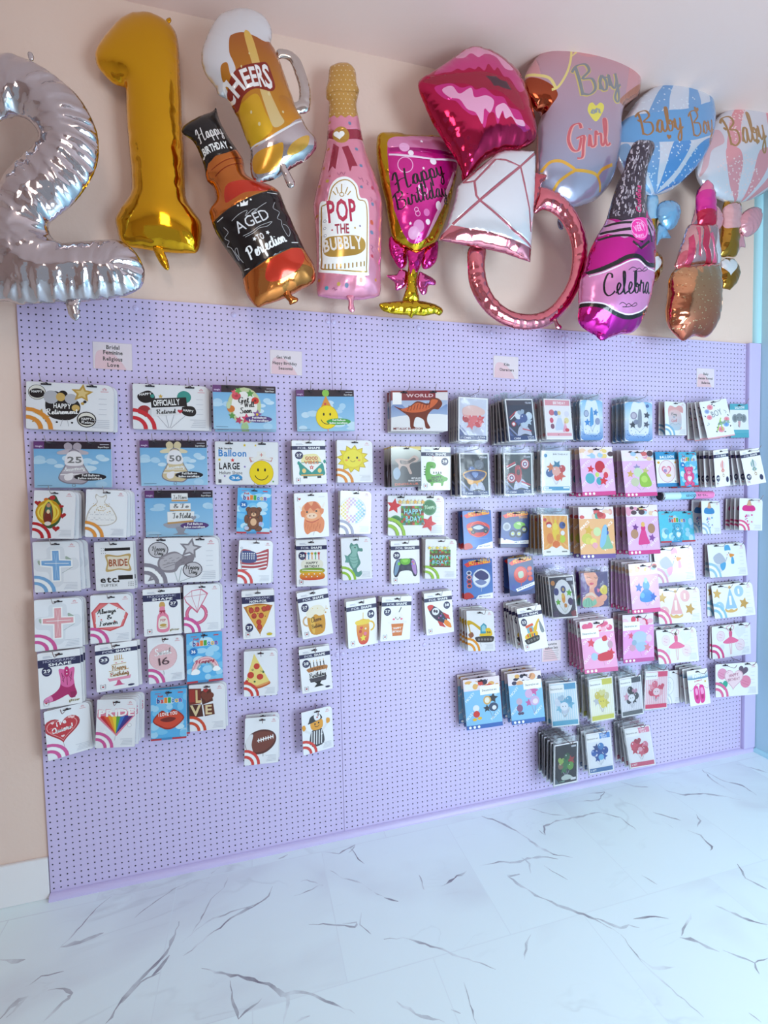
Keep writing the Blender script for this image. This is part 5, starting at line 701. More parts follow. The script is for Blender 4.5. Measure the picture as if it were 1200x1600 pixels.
  'p 3A3040~ 30,-455 229,-487 217,-419 182,-329 168,-242 137,-148 81,-52 -12,-12 -68,-70 -38,-195 19,-314;L D8D0DC~ 4.2 99,-343 98,-354;L B0A8B8~ 3.1 168,-443 187,-466;L B0A8B8~ 3.2 66,-226 66,-238;L D8D0DC~ 2.9 -8,-77 -3,-83;L 8A8290~ 3.8 153,-426 173,-458;L D8D0DC~ 4.4 55,-97 61,-119;L D8D0DC~ 2.8 -48,-68 -46,-81;L 8A8290~ 3.6 -6,-61 0,-77;L B0A8B8~ 4.9 60,-213 65,-226;L B0A8B8~ 4.3 80,-84 85,-108;L B0A8B8~ 4.2 70,-227 78,-236;L D8D0DC~ 2.7 51,-333 55,-346;L D8D0DC~ 4.7 33,-278 34,-291;L 8A8290~ 3.9 -9,-203 -1,-219;L D8D0DC~ 2.7 59,-326 61,-333;L 8A8290~ 2.9 92,-424 104,-449;L D8D0DC~ 3.4 -12,-100 -5,-121;L D8D0DC~ 4.2 169,-322 176,-339;L B0A8B8~ 4.9 53,-238 56,-255;L D8D0DC~ 5.1 68,-333 69,-345;L 8A8290~ 3.8 91,-292 97,-300;L D8D0DC~ 4.1 115,-306 124,-325;L 8A8290~ 4.1 109,-428 127,-459;L 8A8290~ 3.3 57,-294 58,-305;L B0A8B8~ 3.3 -32,-144 -29,-162;L D8D0DC~ 4.1 -13,-125 -14,-135;L B0A8B8~ 3.7 174,-248 179,-264;L D8D0DC~ 3.3 83,-367 89,-384;L B0A8B8~ 4.8 183,-440 196,-461;L B0A8B8~ 3.6 -34,-122 -30,-137;L 8A8290~ 3.6 13,-105 16,-121;L D8D0DC~ 3.9 -39,-84 -34,-89;L 8A8290~ 3.9 -24,-164 -18,-177;L D8D0DC~ 4.6 91,-112 92,-134;L D8D0DC~ 4.0 48,-87 47,-108;L D8D0DC~ 3.8 -14,-149 -11,-159;L 8A8290~ 5.0 27,-72 31,-83;L D8D0DC~ 3.8 -34,-129 -30,-137;L B0A8B8~ 4.7 142,-376 138,-395;L 8A8290~ 3.2 152,-230 160,-241;L D8D0DC~ 4.6 6,-238 12,-249;L D8D0DC~ 4.7 80,-423 85,-441;L 8A8290~ 3.5 37,-240 39,-251;L D8D0DC~ 2.8 59,-316 63,-339;L B0A8B8~ 2.6 17,-156 19,-164;L D8D0DC~ 4.2 51,-183 54,-200;L D8D0DC~ 5.0 79,-291 80,-308;L D8D0DC~ 4.6 97,-430 110,-453;L 8A8290~ 2.8 62,-387 67,-399;L D8D0DC~ 4.3 51,-75 58,-95;L D8D0DC~ 3.7 4,-220 7,-236;L D8D0DC~ 3.0 82,-285 80,-299;L D8D0DC~ 4.6 -32,-114 -25,-134;L B0A8B8~ 2.9 115,-226 125,-237;L B0A8B8~ 4.6 -50,-84 -48,-96;L D8D0DC~ 3.1 72,-363 76,-379;L D8D0DC~ 3.9 17,-71 26,-93;L D8D0DC~ 3.0 118,-286 120,-295;L D8D0DC~ 4.8 -34,-96 -30,-110;L 8A8290~ 4.5 110,-272 107,-280;L 8A8290~ 4.3 174,-278 180,-297;L B0A8B8~ 3.4 66,-206 68,-228;L B0A8B8~ 3.3 -18,-125 -13,-141;L B0A8B8~ 3.8 191,-407 199,-424;L D8D0DC~ 4.7 32,-117 35,-131;L B0A8B8~ 4.9 171,-200 175,-213;L 8A8290~ 3.1 -29,-141 -27,-151;L D8D0DC~ 4.8 57,-334 58,-352;L D8D0DC~ 2.8 -11,-101 -10,-113;L 8A8290~ 2.5 -50,-92 -46,-108;L D8D0DC~ 3.6 70,-266 73,-276;L D8D0DC~ 3.7 82,-386 88,-404;L 8A8290~ 4.5 95,-337 97,-354;L 8A8290~ 2.9 68,-177 79,-197;L D8D0DC~ 3.9 92,-305 91,-318;L B0A8B8~ 3.0 124,-329 131,-347;L B0A8B8~ 4.8 -7,-183 -1,-205;L B0A8B8~ 3.7 32,-182 33,-193;L D8D0DC~ 3.4 57,-368 61,-387;L 8A8290~ 3.2 170,-323 175,-331;L D8D0DC~ 3.4 60,-297 66,-310;L D8D0DC~ 4.0 83,-389 90,-398;L D8D0DC~ 4.6 133,-394 140,-411;L B0A8B8~ 3.9 5,-207 6,-220;L 8A8290~ 2.7 157,-379 163,-392;L 8A8290~ 4.2 118,-112 170,-155;L D8D0DC~ 2.6 10,-169 12,-189;L B0A8B8~ 3.7 -5,-192 -1,-211;L D8D0DC~ 4.5 29,-257 36,-272;L B0A8B8~ 2.8 -47,-76 -43,-87;L B0A8B8~ 3.8 -9,-198 -6,-211;L 8A8290~ 4.3 107,-429 116,-449;L D8D0DC~ 4.4 35,-103 39,-124;L D8D0DC~ 4.3 160,-170 160,-190;L B0A8B8~ 4.4 135,-326 134,-336;L B0A8B8~ 4.1 15,-256 21,-278;L B0A8B8~ 3.7 116,-267 111,-277;L 8A8290~ 4.1 152,-352 147,-361;L B0A8B8~ 4.7 103,-441 113,-466;L B0A8B8~ 4.1 57,-375 62,-396;L D8D0DC~ 3.6 41,-198 41,-208;L D8D0DC~ 3.6 146,-429 147,-441;L D8D0DC~ 3.0 -37,-65 -36,-72;L 8A8290~ 3.3 167,-403 174,-421;L B0A8B8~ 4.0 176,-295 173,-305;L D8D0DC~ 4.3 190,-343 198,-355;L D8D0DC~ 2.5 -9,-212 -7,-218;L 8A8290~ 3.0 25,-248 33,-263;L D8D0DC~ 3.6 129,-268 136,-291;L B0A8B8~ 4.7 30,-189 31,-210;L D8D0DC~ 2.9 55,-283 61,-301;L B0A8B8~ 3.5 106,-166 110,-183;L 8A8290~ 4.7 137,-355 139,-368;L D8D0DC~ 2.7 160,-191 159,-206;L D8D0DC~ 3.4 98,-156 106,-167;L D8D0DC~ 3.6 -33,-132 -27,-148;L D8D0DC~ 3.0 8,-150 14,-162;L D8D0DC~ 2.7 -14,-81 -11,-92;L B0A8B8~ 4.0 48,-345 48,-354;L D8D0DC~ 3.9 190,-381 196,-390;L D8D0DC~ 3.0 175,-347 154,-349;L D8D0DC~ 3.0 -31,-121 -27,-127;L D8D0DC~ 4.2 107,-400 113,-410;L D8D0DC~ 4.4 -8,-97 -6,-114;L D8D0DC~ 3.8 -2,-69 1,-81;L D8D0DC~ 4.4 -21,-158 -16,-170;L D8D0DC~ 4.0 19,-168 21,-187;L D8D0DC~ 3.7 191,-339 189,-349;L B0A8B8~ 4.8 126,-320 137,-332;L D8D0DC~ 3.5 171,-242 168,-256;L D8D0DC~ 3.8 33,-192 39,-213;L D8D0DC~ 2.7 183,-440 185,-448;L B0A8B8~ 4.4 10,-244 13,-260;L 8A8290~ 2.9 51,-267 55,-285;L D8D0DC~ 4.5 2,-82 7,-93;L 8A8290~ 5.1 110,-74 122,-100;L B0A8B8~ 3.4 3,-70 10,-93;L 8A8290~ 4.5 84,-323 90,-344;L B0A8B8~ 3.8 4,-239 8,-259;L D8D0DC~ 3.4 88,-415 103,-441;L B0A8B8~ 2.6 88,-296 90,-310;L D8D0DC~ 3.6 37,-310 40,-327;L 8A8290~ 2.6 41,-174 44,-193;L B0A8B8~ 5.0 79,-197 86,-219;L 8A8290~ 3.9 5,-108 8,-126;L D8D0DC~ 3.7 55,-373 61,-390;L D8D0DC~ 3.5 71,-82 78,-99;L D8D0DC~ 3.5 44,-325 45,-333;L B0A8B8~ 4.0 132,-277 126,-287;L D8D0DC~ 4.9 117,-421 124,-434;L D8D0DC~ 2.9 129,-426 144,-449;L D8D0DC~ 3.4 -3,-143 1,-156;L B0A8B8~ 3.4 124,-112 161,-153;L D8D0DC~ 3.3 171,-228 177,-240;L 8A8290~ 2.6 -22,-71 -19,-83;L B0A8B8~ 4.4 173,-313 177,-327;L D8D0DC~ 5.0 124,-391 132,-401;L D8D0DC~ 3.2 28,-165 33,-188;L B0A8B8~ 2.9 91,-416 112,-452;L D8D0DC~ 2.9 34,-167 34,-180;L B0A8B8~ 4.7 -15,-143 -15,-153;L D8D0DC~ 3.7 11,-63 12,-75;L 8A8290~ 2.8 88,-430 97,-445;L 8A8290~ 5.0 -46,-90 -41,-98;L D8D0DC~ 2.8 75,-338 82,-359;L D8D0DC~ 4.0 111,-262 113,-276;L D8D0DC~ 3.0 50,-225 54,-241;L B0A8B8~ 3.4 78,-82 86,-93;L B0A8B8~ 2.9 118,-384 115,-391;L 8A8290~ 3.9 73,-105 84,-130;L B0A8B8~ 4.1 115,-398 116,-412;L 8A8290~ 4.4 79,-260 86,-277;L 8A8290~ 3.2 11,-154 19,-171;L 8A8290~ 4.3 50,-332 51,-347;L 8A8290~ 3.8 41,-266 47,-274;L D8D0DC~ 2.7 6,-53 9,-66;L D8D0DC~ 3.6 72,-113 82,-122;L D8D0DC~ 3.6 46,-294 52,-308;L 8A8290~ 3.5 15,-158 17,-169;L B0A8B8~ 3.4 157,-226 132,-224;L B0A8B8~ 3.3 74,-417 80,-440;L D8D0DC~ 4.4 125,-426 152,-465;L D8D0DC~ 3.9 118,-132 163,-174;L B0A8B8~ 2.8 57,-348 57,-360;L D8D0DC~ 2.5 3,-93 11,-112;L D8D0DC~ 4.1 74,-361 81,-373;L D8D0DC~ 2.7 61,-318 67,-335;L 8A8290~ 3.7 5,-145 9,-166;L D8D0DC~ 4.8 79,-97 80,-108;L D8D0DC~ 4.2 107,-314 105,-333;L D8D0DC~ 2.9 12,-72 18,-89;L 8A8290~ 5.2 124,-141 161,-177;L B0A8B8~ 4.0 20,-230 23,-242;L B0A8B8~ 3.6 35,-233 41,-253;L B0A8B8~ 3.1 40,-103 40,-117;L B0A8B8~ 3.4 176,-299 180,-313;L D8D0DC~ 3.1 54,-308 57,-328;L D8D0DC~ 4.3 70,-346 72,-358;L B0A8B8~ 3.1 79,-390 84,-404;L B0A8B8~ 4.3 119,-354 122,-370;L 8A8290~ 3.7 40,-202 38,-211;L B0A8B8~ 3.3 106,-146 123,-168;L D8D0DC~ 3.4 0,-170 8,-189;L 8A8290~ 4.7 25,-248 27,-268;L 8A8290~ 3.8 66,-309 68,-318;L 8A8290~ 4.7 9,-100 9,-114;L 8A8290~ 4.1 144,-404 150,-421;L 8A8290~ 4.9 67,-322 68,-334;L 8A8290~ 4.0 108,-231 107,-242;L D8D0DC~ 3.4 49,-165 49,-178;L D8D0DC~ 3.0 9,-80 11,-95;L D8D0DC~ 4.3 3,-214 3,-222;L D8D0DC~ 4.8 -9,-180 -3,-194;L 8A8290~ 4.3 46,-234 46,-242;L 8A8290~ 3.6 59,-333 59,-341;L B0A8B8~ 4.2 -41,-67 -39,-83;L D8D0DC~ 2.7 73,-333 78,-345;L D8D0DC~ 3.3 -8,-146 -3,-159;L B0A8B8~ 3.5 124,-373 131,-384;L D8D0DC~ 5.0 33,-146 36,-164;L B0A8B8~ 2.6 61,-319 61,-341;L B0A8B8~ 4.6 5,-187 11,-206;L 8A8290~ 3.0 31,-297 35,-315;L 8A8290~ 3.0 48,-58 52,-73;L B0A8B8~ 2.8 60,-177 59,-186;L D8D0DC~ 4.3 -13,-175 -8,-193;L D8D0DC~ 2.7 33,-177 37,-186;L 8A8290~ 4.6 21,-282 28,-298;L D8D0DC~ 4.9 90,-418 95,-426;L D8D0DC~ 3.5 38,-191 39,-201;p E0A0D0~ -68,-70 -57,-33 97,-61 162,-50 133,13 47,22 -39,48 -98,19 -123,22 -105,-20;l k~ 11.9 -89,-29 -58,-28 10,-28;l k~ 13.8 -114,7 -74,9 6,2;l k~ 11.8 -129,39 -71,34 -9,37 55,59;l k~ 12.4 90,-24 108,10 116,46;l k~ 10.3 96,-56 133,-12;L k~ 12.2 -1,61 41,89 97,46;p E890C8~ -192,197 -138,187 -77,172 -6,141 40,131 161,156 147,255 162,338 22,383 -66,366 -138,341 -216,337 -217,222;l k~ 19.6 -190,192 -145,186 -86,162 -27,133 28,128 95,154 221,115;l F0E0F0 5.9 -189,211 -139,202 -78,177 -17,149 27,145 80,170 145,167;l k~ 17.6 -216,332 -187,336 -137,350 -74,378 -2,387 73,364 173,304;l F0E0F0 5.9 -215,320 -180,328 -129,341 -77,366 -6,376 68,354 112,322;y k~ -144 306 112 274 92 Celebra;l k~ 3.1 -29,193 -7,178 16,186 4,199 27,179 53,189 80,175 66,168 40,190 -7,196;l k~ 3.0 -66,340 -51,331 -28,340 -32,348 -18,333 9,343 32,332 18,327 -9,345 -48,349;c F020A0 3,-13 17,-43 45,-54 82,-57 90,-24 88,15 62,48 27,52 2,32;T F8B0E0 14 16 75 2 27 VERY;T F8B0E0 28 -14 66 -22 15 THE;T F8B0E0 16 43 63 31 16 Best;o F8B0E0 41 -1 43.1 3.1;T E03080~ 62 -78 80 -212 29 Cuddles'),
 ('valve_tab', 'D820A0!', 0.6, 0.02, {'sp': 5, 'wr': 0.4, 'wn': 8}, 1,
  '-134,455 -84,447 -73,465 -101,483 -121,480',
  ''),
]),
('lipstick', (3.143, -0.190, 3.065), [
 ('bullet', 'D0206A!', 0.6, 0.0, {'sp': 6, 'wr': 0.3, 'wn': 18}, 1,
  '-69,-39 -30,-87 3,-112 30,-93 48,-55 55,7 59,105 -1,117 -61,119 -71,43',
  'c F080A8~ -30,-85 2,-107 13,-77 21,-39 -30,-30 -63,-36;c E02A98~ -63,-36 21,-39 26,64 -65,56;c C01040~ -64,57 28,54 68,106 -56,122'),
 ('inner_sleeve', 'C89098!', 0.5, -0.005, {'sp': 6, 'wr': 0.3, 'wn': 14}, 1,
  '-97,119 -78,60 -62,-14 -51,36 -42,112 -71,126',
  ''),
 ('sleeve', 'E0A8AC!', 0.6, 0.0, {'sp': 6, 'wr': 0.25, 'wn': 24}, 1,
  '-123,132 -70,116 -3,108 64,105 76,192 83,298 -28,318 -192,349 -189,293 -155,207',
  'c D06070~ -191,343 -181,282 -147,269 -130,332;p C82A50~ -57,137 -25,126 -43,246 14,308 -24,311 -81,239;p E05A78~ -98,145 -78,145 -92,240 -74,294 -96,287;p E86088~ -35,183 -12,169 4,259 51,303 21,307;p D04068~ -140,203 -118,186 -114,306 -121,327 -156,334;p D8D8E0~ 40,121 38,212 92,294 59,302 7,239'),
 ('base', 'D8A070!', 0.6, 0.01, {'sp': 8, 'wr': 0.2, 'wn': 30}, 1,
  '-201,351 -123,328 -44,315 64,310 76,366 73,471 68,577 35,642 -12,682 -92,681 -152,708 -197,688 -249,640 -263,569 -251,487 -245,406',
  'g D8A878! C8604A! -266,332 -110,316 92,297 30,491 91,699 -132,711 -263,698 -264,494;e C07048! -76 608 3.4 2.6 0 7;e F0D0A0! -136 624 3.4 2.6 0 7;e E8B080! -27 395 3.4 2.6 0 7;e F0D0A0! -174 402 3.3 2.6 0 7;e E8B080! -216 456 3.3 2.6 0 7;e C07048! -65 409 3.4 2.6 0 7;e F0D0A0! -215 658 3.3 2.6 0 7;e F0D0A0! -198 663 3.3 2.6 0 7;e C07048! -15 527 3.5 2.7 0 7;e F0D0A0! -207 658 3.3 2.6 0 7;e E8B080! -42 458 3.4 2.6 0 7;e E8B080! -24 444 3.5 2.6 0 7;e C07048! -105 364 3.4 2.6 0 7;e E8B080! -239 473 3.3 2.6 0 7;e C07048! -199 520 3.3 2.6 0 7;e C07048! -194 652 3.3 2.6 0 7;e E8B080! -180 542 3.3 2.6 0 7;e F0D0A0! -113 367 3.4 2.6 0 7;e F0D0A0! -92 652 3.4 2.6 0 7;e E8B080! 33 632 3.5 2.7 0 7;e E8B080! -40 442 3.4 2.6 0 7;e E8B080! -74 608 3.4 2.6 0 7;e E8B080! -8 384 3.5 2.6 0 7;e E8B080! -182 416 3.3 2.6 0 7;e E8B080! -145 470 3.4 2.6 0 7;e C07048! -70 559 3.4 2.6 0 7;e F0D0A0! 7 404 3.5 2.6 0 7;e F0D0A0! -104 645 3.4 2.6 0 7;e E8B080! -119 619 3.4 2.6 0 7;e C07048! -212 660 3.3 2.6 0 7;e F0D0A0! -145 624 3.4 2.6 0 7;e E8B080! -133 412 3.4 2.6 0 7;e E8B080! -166 418 3.3 2.6 0 7;e F0D0A0! -136 667 3.4 2.6 0 7;e C07048! -169 523 3.4 2.6 0 7;e F0D0A0! -208 516 3.3 2.6 0 7;e F0D0A0! -65 531 3.4 2.6 0 7;e F0D0A0! -158 478 3.4 2.6 0 7;e C07048! -153 541 3.4 2.6 0 7;e C07048! -64 601 3.4 2.6 0 7;e C07048! -242 456 3.3 2.6 0 7;e C07048! -207 521 3.3 2.6 0 7;e F0D0A0! -18 467 3.5 2.6 0 7;e E8B080! -250 530 3.3 2.6 0 7;e C07048! -205 461 3.3 2.6 0 7;e C07048! -75 476 3.4 2.6 0 7;e F0D0A0! -27 490 3.5 2.6 0 7;e E8B080! -67 656 3.4 2.6 0 7;e E8B080! -144 423 3.4 2.6 0 7;e C07048! -159 582 3.4 2.6 0 7;e C07048! -176 561 3.3 2.6 0 7;e C07048! -26 456 3.5 2.6 0 7;e F0D0A0! -114 589 3.4 2.6 0 7;e F0D0A0! -132 563 3.4 2.6 0 7;e F0D0A0! -104 563 3.4 2.6 0 7;e F0D0A0! -1 408 3.5 2.6 0 7;e C07048! -12 509 3.5 2.7 0 7;e C07048! -166 491 3.4 2.6 0 7;e E8B080! -219 588 3.3 2.6 0 7;e E8B080! -178 459 3.3 2.6 0 7;e F0D0A0! -106 539 3.4 2.6 0 7;e C07048! -200 463 3.3 2.6 0 7;e F0D0A0! -105 653 3.4 2.6 0 7;e E8B080! -65 564 3.4 2.6 0 7;e E8B080! -227 486 3.3 2.6 0 7;e E8B080! -8 546 3.5 2.7 0 7;e E8B080! -116 490 3.4 2.6 0 7;e C07048! -120 414 3.4 2.6 0 7;e F0D0A0! -142 506 3.4 2.6 0 7;e E8B080! -157 587 3.4 2.6 0 7;e E8B080! -31 546 3.5 2.7 0 7;e F0D0A0! -199 449 3.3 2.6 0 7;e E8B080! -7 511 3.5 2.7 0 7;e E8B080! -251 566 3.3 2.6 0 7;e E8B080! -237 402 3.3 2.6 0 7;e E8B080! -148 458 3.4 2.6 0 7;e F0D0A0! -211 453 3.3 2.6 0 7;e E8B080! -205 523 3.3 2.6 0 7;e F0D0A0! -24 626 3.5 2.7 0 7;e C07048! -231 454 3.3 2.6 0 7;e E8B080! -204 534 3.3 2.6 0 7;e F0D0A0! -93 614 3.4 2.6 0 7;e F0D0A0! -212 511 3.3 2.6 0 7;e E8B080! -123 369 3.4 2.6 0 7;e C07048! -70 650 3.4 2.6 0 7;e E8B080! -37 484 3.5 2.6 0 7;e E8B080! -70 636 3.4 2.6 0 7;e C07048! -240 619 3.3 2.6 0 7;e E8B080! -132 570 3.4 2.6 0 7;e C07048! -232 515 3.3 2.6 0 7;e E8B080! -9 525 3.5 2.7 0 7;e F0D0A0! -53 384 3.4 2.6 0 7;e F0D0A0! -223 378 3.3 2.6 0 7;e E8B080! -160 391 3.3 2.6 0 7;e F0D0A0! -242 621 3.3 2.6 0 7;e F0D0A0! -54 398 3.4 2.6 0 7;e F0D0A0! -104 506 3.4 2.6 0 7;e C07048! -172 421 3.3 2.6 0 7;e C07048! -140 573 3.4 2.6 0 7;e C07048! -246 542 3.3 2.6 0 7;e F0D0A0! -101 366 3.4 2.6 0 7;e C07048! -132 523 3.4 2.6 0 7;e F0D0A0! -246 578 3.3 2.6 0 7;e C07048! -109 461 3.4 2.6 0 7;e F0D0A0! -204 385 3.3 2.6 0 7;e F0D0A0! -89 529 3.4 2.6 0 7;e E8B080! -54 506 3.4 2.6 0 7;e F0D0A0! -95 570 3.4 2.6 0 7;e C07048! -243 626 3.3 2.6 0 7;e E8B080! -204 634 3.3 2.6 0 7;e C07048! -238 529 3.3 2.6 0 7;e E8B080! -236 408 3.3 2.6 0 7;e C07048! -208 404 3.3 2.6 0 7;e E8B080! -219 583 3.3 2.6 0 7;e C07048! -213 473 3.3 2.6 0 7;e C07048! -76 485 3.4 2.6 0 7;e E8B080! -104 612 3.4 2.6 0 7;e C07048! -172 378 3.3 2.6 0 7;e F0D0A0! -211 384 3.3 2.6 0 7;e E8B080! -204 376 3.3 2.6 0 7;e E8B080! -193 504 3.3 2.6 0 7;e E8B080! -128 505 3.4 2.6 0 7;e F0D0A0! -223 569 3.3 2.6 0 7;e F0D0A0! -169 636 3.3 2.6 0 7;e E8B080! -233 616 3.3 2.6 0 7;e E8B080! -240 635 3.3 2.6 0 7;e C07048! -168 651 3.3 2.6 0 7;e F0D0A0! -154 627 3.4 2.6 0 7;e C07048! -112 461 3.4 2.6 0 7;e C07048! 24 358 3.5 2.6 0 7;e E8B080! -203 390 3.3 2.6 0 7;e F0D0A0! -95 577 3.4 2.6 0 7;e C07048! -202 594 3.3 2.6 0 7;e F0D0A0! -75 422 3.4 2.6 0 7;e E8B080! -121 505 3.4 2.6 0 7;e E8B080! -243 603 3.3 2.6 0 7;e C07048! -245 618 3.3 2.6 0 7;e F0D0A0! -12 578 3.5 2.7 0 7;e F0D0A0! -136 650 3.4 2.6 0 7;e F0D0A0! -120 525 3.4 2.6 0 7;e C07048! -64 505 3.4 2.6 0 7;e F0D0A0! -231 654 3.3 2.6 0 7;e F0D0A0! -116 429 3.4 2.6 0 7;e C07048! -190 402 3.3 2.6 0 7;e C07048! -215 388 3.3 2.6 0 7;e E8B080! -250 528 3.3 2.6 0 7;e F0D0A0! -83 530 3.4 2.6 0 7;e E8B080! -34 459 3.5 2.6 0 7;e F0D0A0! 2 528 3.5 2.7 0 7;e E8B080! -239 602 3.3 2.6 0 7'),
]),
]
# ------------------------------------------------------------------ foil balloons
def colmat(name, r0, r1, m1, coat, bs, bst, bd=0.0015):
    m_ = bpy.data.materials.new(name); m_.use_nodes = True; b = m_.node_tree.nodes['Principled BSDF']
    at = nd(m_, 'ShaderNodeAttribute'); at.attribute_name = 'Col'; lk(m_, at.outputs['Color'], b.inputs['Base Color'])
    mm = nd(m_, 'ShaderNodeMath', operation='MULTIPLY'); mm.inputs[1].default_value = m1; lk(m_, at.outputs['Alpha'], mm.inputs[0]); lk(m_, mm.outputs[0], b.inputs['Metallic'])
    mr = nd(m_, 'ShaderNodeMapRange'); mr.inputs[3].default_value = r0; mr.inputs[4].default_value = r1; lk(m_, at.outputs['Alpha'], mr.inputs[0]); lk(m_, mr.outputs[0], b.inputs['Roughness'])
    b.inputs['Coat Weight'].default_value = coat; b.inputs['Coat Roughness'].default_value = 0.08
    bump(m_, bs, bst, bd, 3); return m_
M_foil = colmat('printed_foil', 0.30, 0.10, 1.0, 0.5, 34, 0.10, 0.004)
BL = {
'silver_two': ('huge crinkled silver foil balloon shaped like the number 2, hanging at far left', 'foil balloon', 'silver crumpled filling tail', ''),
'gold_one': ('tall shiny gold foil balloon shaped like the number 1', 'foil balloon', '', ''),
'beer_mug': ('foil balloon of a foaming beer mug reading CHEERS', 'foil balloon', 'clear crumpled tail', ''),
'whiskey_bottle': ('tilted copper and black foil bottle balloon reading AGED TO Perfection', 'foil balloon', '', ''),
'pink_champagne': ('pink foil champagne bottle balloon with dotted gold cap reading POP THE BUBBLY', 'foil balloon', '', ''),
'wine_glass': ('magenta and gold foil wine glass balloon reading Happy Birthday', 'foil balloon', '', ''),
'red_lips': ('glossy red and pink foil balloon shaped like puckered lips', 'foil balloon', '', ''),
'diamond_ring': ('rose gold foil ring balloon with a big white faceted diamond', 'foil balloon', '', ''),
'bodysuit': ('pink to grey foil baby bodysuit balloon reading Boy or Girl', 'foil balloon', '', ''),
'blue_rattle': ('blue striped foil baby rattle balloon reading Baby Boy', 'foil balloon', '', ''),
'pink_rattle': ('pink striped foil baby rattle balloon reading Baby, cut by the right edge', 'foil balloon', '', ''),
'celebrate_bottle': ('magenta foil bottle balloon with black speckled neck reading Celebrate', 'foil balloon', '', ''),
'lipstick': ('lipstick shaped foil balloon with hot pink tip and glittery copper base', 'foil balloon', '', ''),
}
BN = {'silver_two': 'number_balloon', 'gold_one': 'number_balloon', 'beer_mug': 'beer_mug_balloon', 'whiskey_bottle': 'bottle_balloon', 'pink_champagne': 'bottle_balloon',
      'wine_glass': 'wine_glass_balloon', 'red_lips': 'lips_balloon', 'diamond_ring': 'ring_balloon', 'bodysuit': 'bodysuit_balloon', 'blue_rattle': 'rattle_balloon',
      'pink_rattle': 'rattle_balloon', 'celebrate_bottle': 'bottle_balloon', 'lipstick': 'lipstick_balloon'}
def build_balloons():
    for bi, (nm, loc, parts) in enumerate(BALLOONS):
        lab, cat, _, _ = BL[nm]
        root = tagit(empty(BN[nm], loc), lab, cat)
        for pi, (pn, base, k, dz, o, sm, ol, art) in enumerate(parts):
            out = [tuple(map(float, q.split(','))) for q in ol.split()]
            foil(pn, out, base, art, root, M_foil, k=k, off=(0, -dz, 0), seed=bi*7+pi, smooth=bool(sm), **o)
build_balloons()
# ------------------------------------------------------------------ printed balloon packs
M_card = colmat('glossy_pack_print', 0.42, 0.16, 0.9, 0.28, 22, 0.10, 0.004)
M_side = mat('pack_side', lin((0.86, 0.84, 0.88)), 0.4)
def film(name):
    m_ = bpy.data.materials.new(name); m_.use_nodes = True; nt = m_.node_tree; nt.nodes.clear()
    o = nd(m_, 'ShaderNodeOutputMaterial'); t = nd(m_, 'ShaderNodeBsdfTransparent'); t.inputs[0].default_value = (0.95, 0.95, 0.97, 1)
    g = nd(m_, 'ShaderNodeBsdfGlossy'); g.inputs['Roughness'].default_value = 0.12; d = nd(m_, 'ShaderNodeBsdfTranslucent'); d.inputs[0].default_value = (0.9, 0.9, 0.95, 1)
    d2 = nd(m_, 'ShaderNodeBsdfDiffuse'); d2.inputs[0].default_value = (0.9, 0.9, 0.95, 1)
    a = nd(m_, 'ShaderNodeMixShader'); a.inputs[0].default_value = 0.03; b = nd(m_, 'ShaderNodeMixShader'); fr = nd(m_, 'ShaderNodeFresnel'); fr.inputs[0].default_value = 1.5
    mu = nd(m_, 'ShaderNodeMath', operation='MULTIPLY_ADD'); mu.inputs[1].default_value = 0.8; mu.inputs[2].default_value = 0.0
    tc = nd(m_, 'ShaderNodeTexCoord'); n = nd(m_, 'ShaderNodeTexNoise'); n.inputs['Scale'].default_value = 26; n.inputs['Detail'].default_value = 4; n.inputs['Distortion'].default_value = 0.8
    bu = nd(m_, 'ShaderNodeBump'); bu.inputs['Strength'].default_value = 0.4; bu.inputs['Distance'].default_value = 0.004
    lk(m_, tc.outputs['Object'], n.inputs['Vector']); lk(m_, n.outputs[0], bu.inputs['Height']); lk(m_, bu.outputs[0], g.inputs['Normal']); lk(m_, bu.outputs[0], fr.inputs['Normal'])
    lk(m_, t.outputs[0], a.inputs[1]); lk(m_, d2.outputs[0], a.inputs[2]); lk(m_, fr.outputs[0], mu.inputs[0]); lk(m_, mu.outputs[0], b.inputs[0])
    lk(m_, a.outputs[0], b.inputs[1]); lk(m_, g.outputs[0], b.inputs[2]); lk(m_, b.outputs[0], o.inputs[0]); return m_
M_film = film('clear_bag_film')
SC.cycles.transparent_max_bounces = 40
M_wire = mat('dull_peg_wire', (0.32, 0.27, 0.27), 0.35, 0.8)
M_red = mat('red_brown_peg_wire', lin((0.42, 0.20, 0.20)), 0.4, 0.3)
def clip(poly, W, H):
    for ax, lim, sg in ((0, 0, 1), (0, W, -1), (1, 0, 1), (1, H, -1)):
        out = []; n = len(poly)
        for i in range(n):
            p, q = poly[i], poly[(i+1) % n]; a = (p[ax]-lim)*sg; b = (q[ax]-lim)*sg
            if a >= 0: out.append(p)
            if (a >= 0) != (b >= 0):
                t = a/(a-b); out.append((p[0]+(q[0]-p[0])*t, p[1]+(q[1]-p[1])*t))
        poly = out
        if len(poly) < 3: return []
    return poly
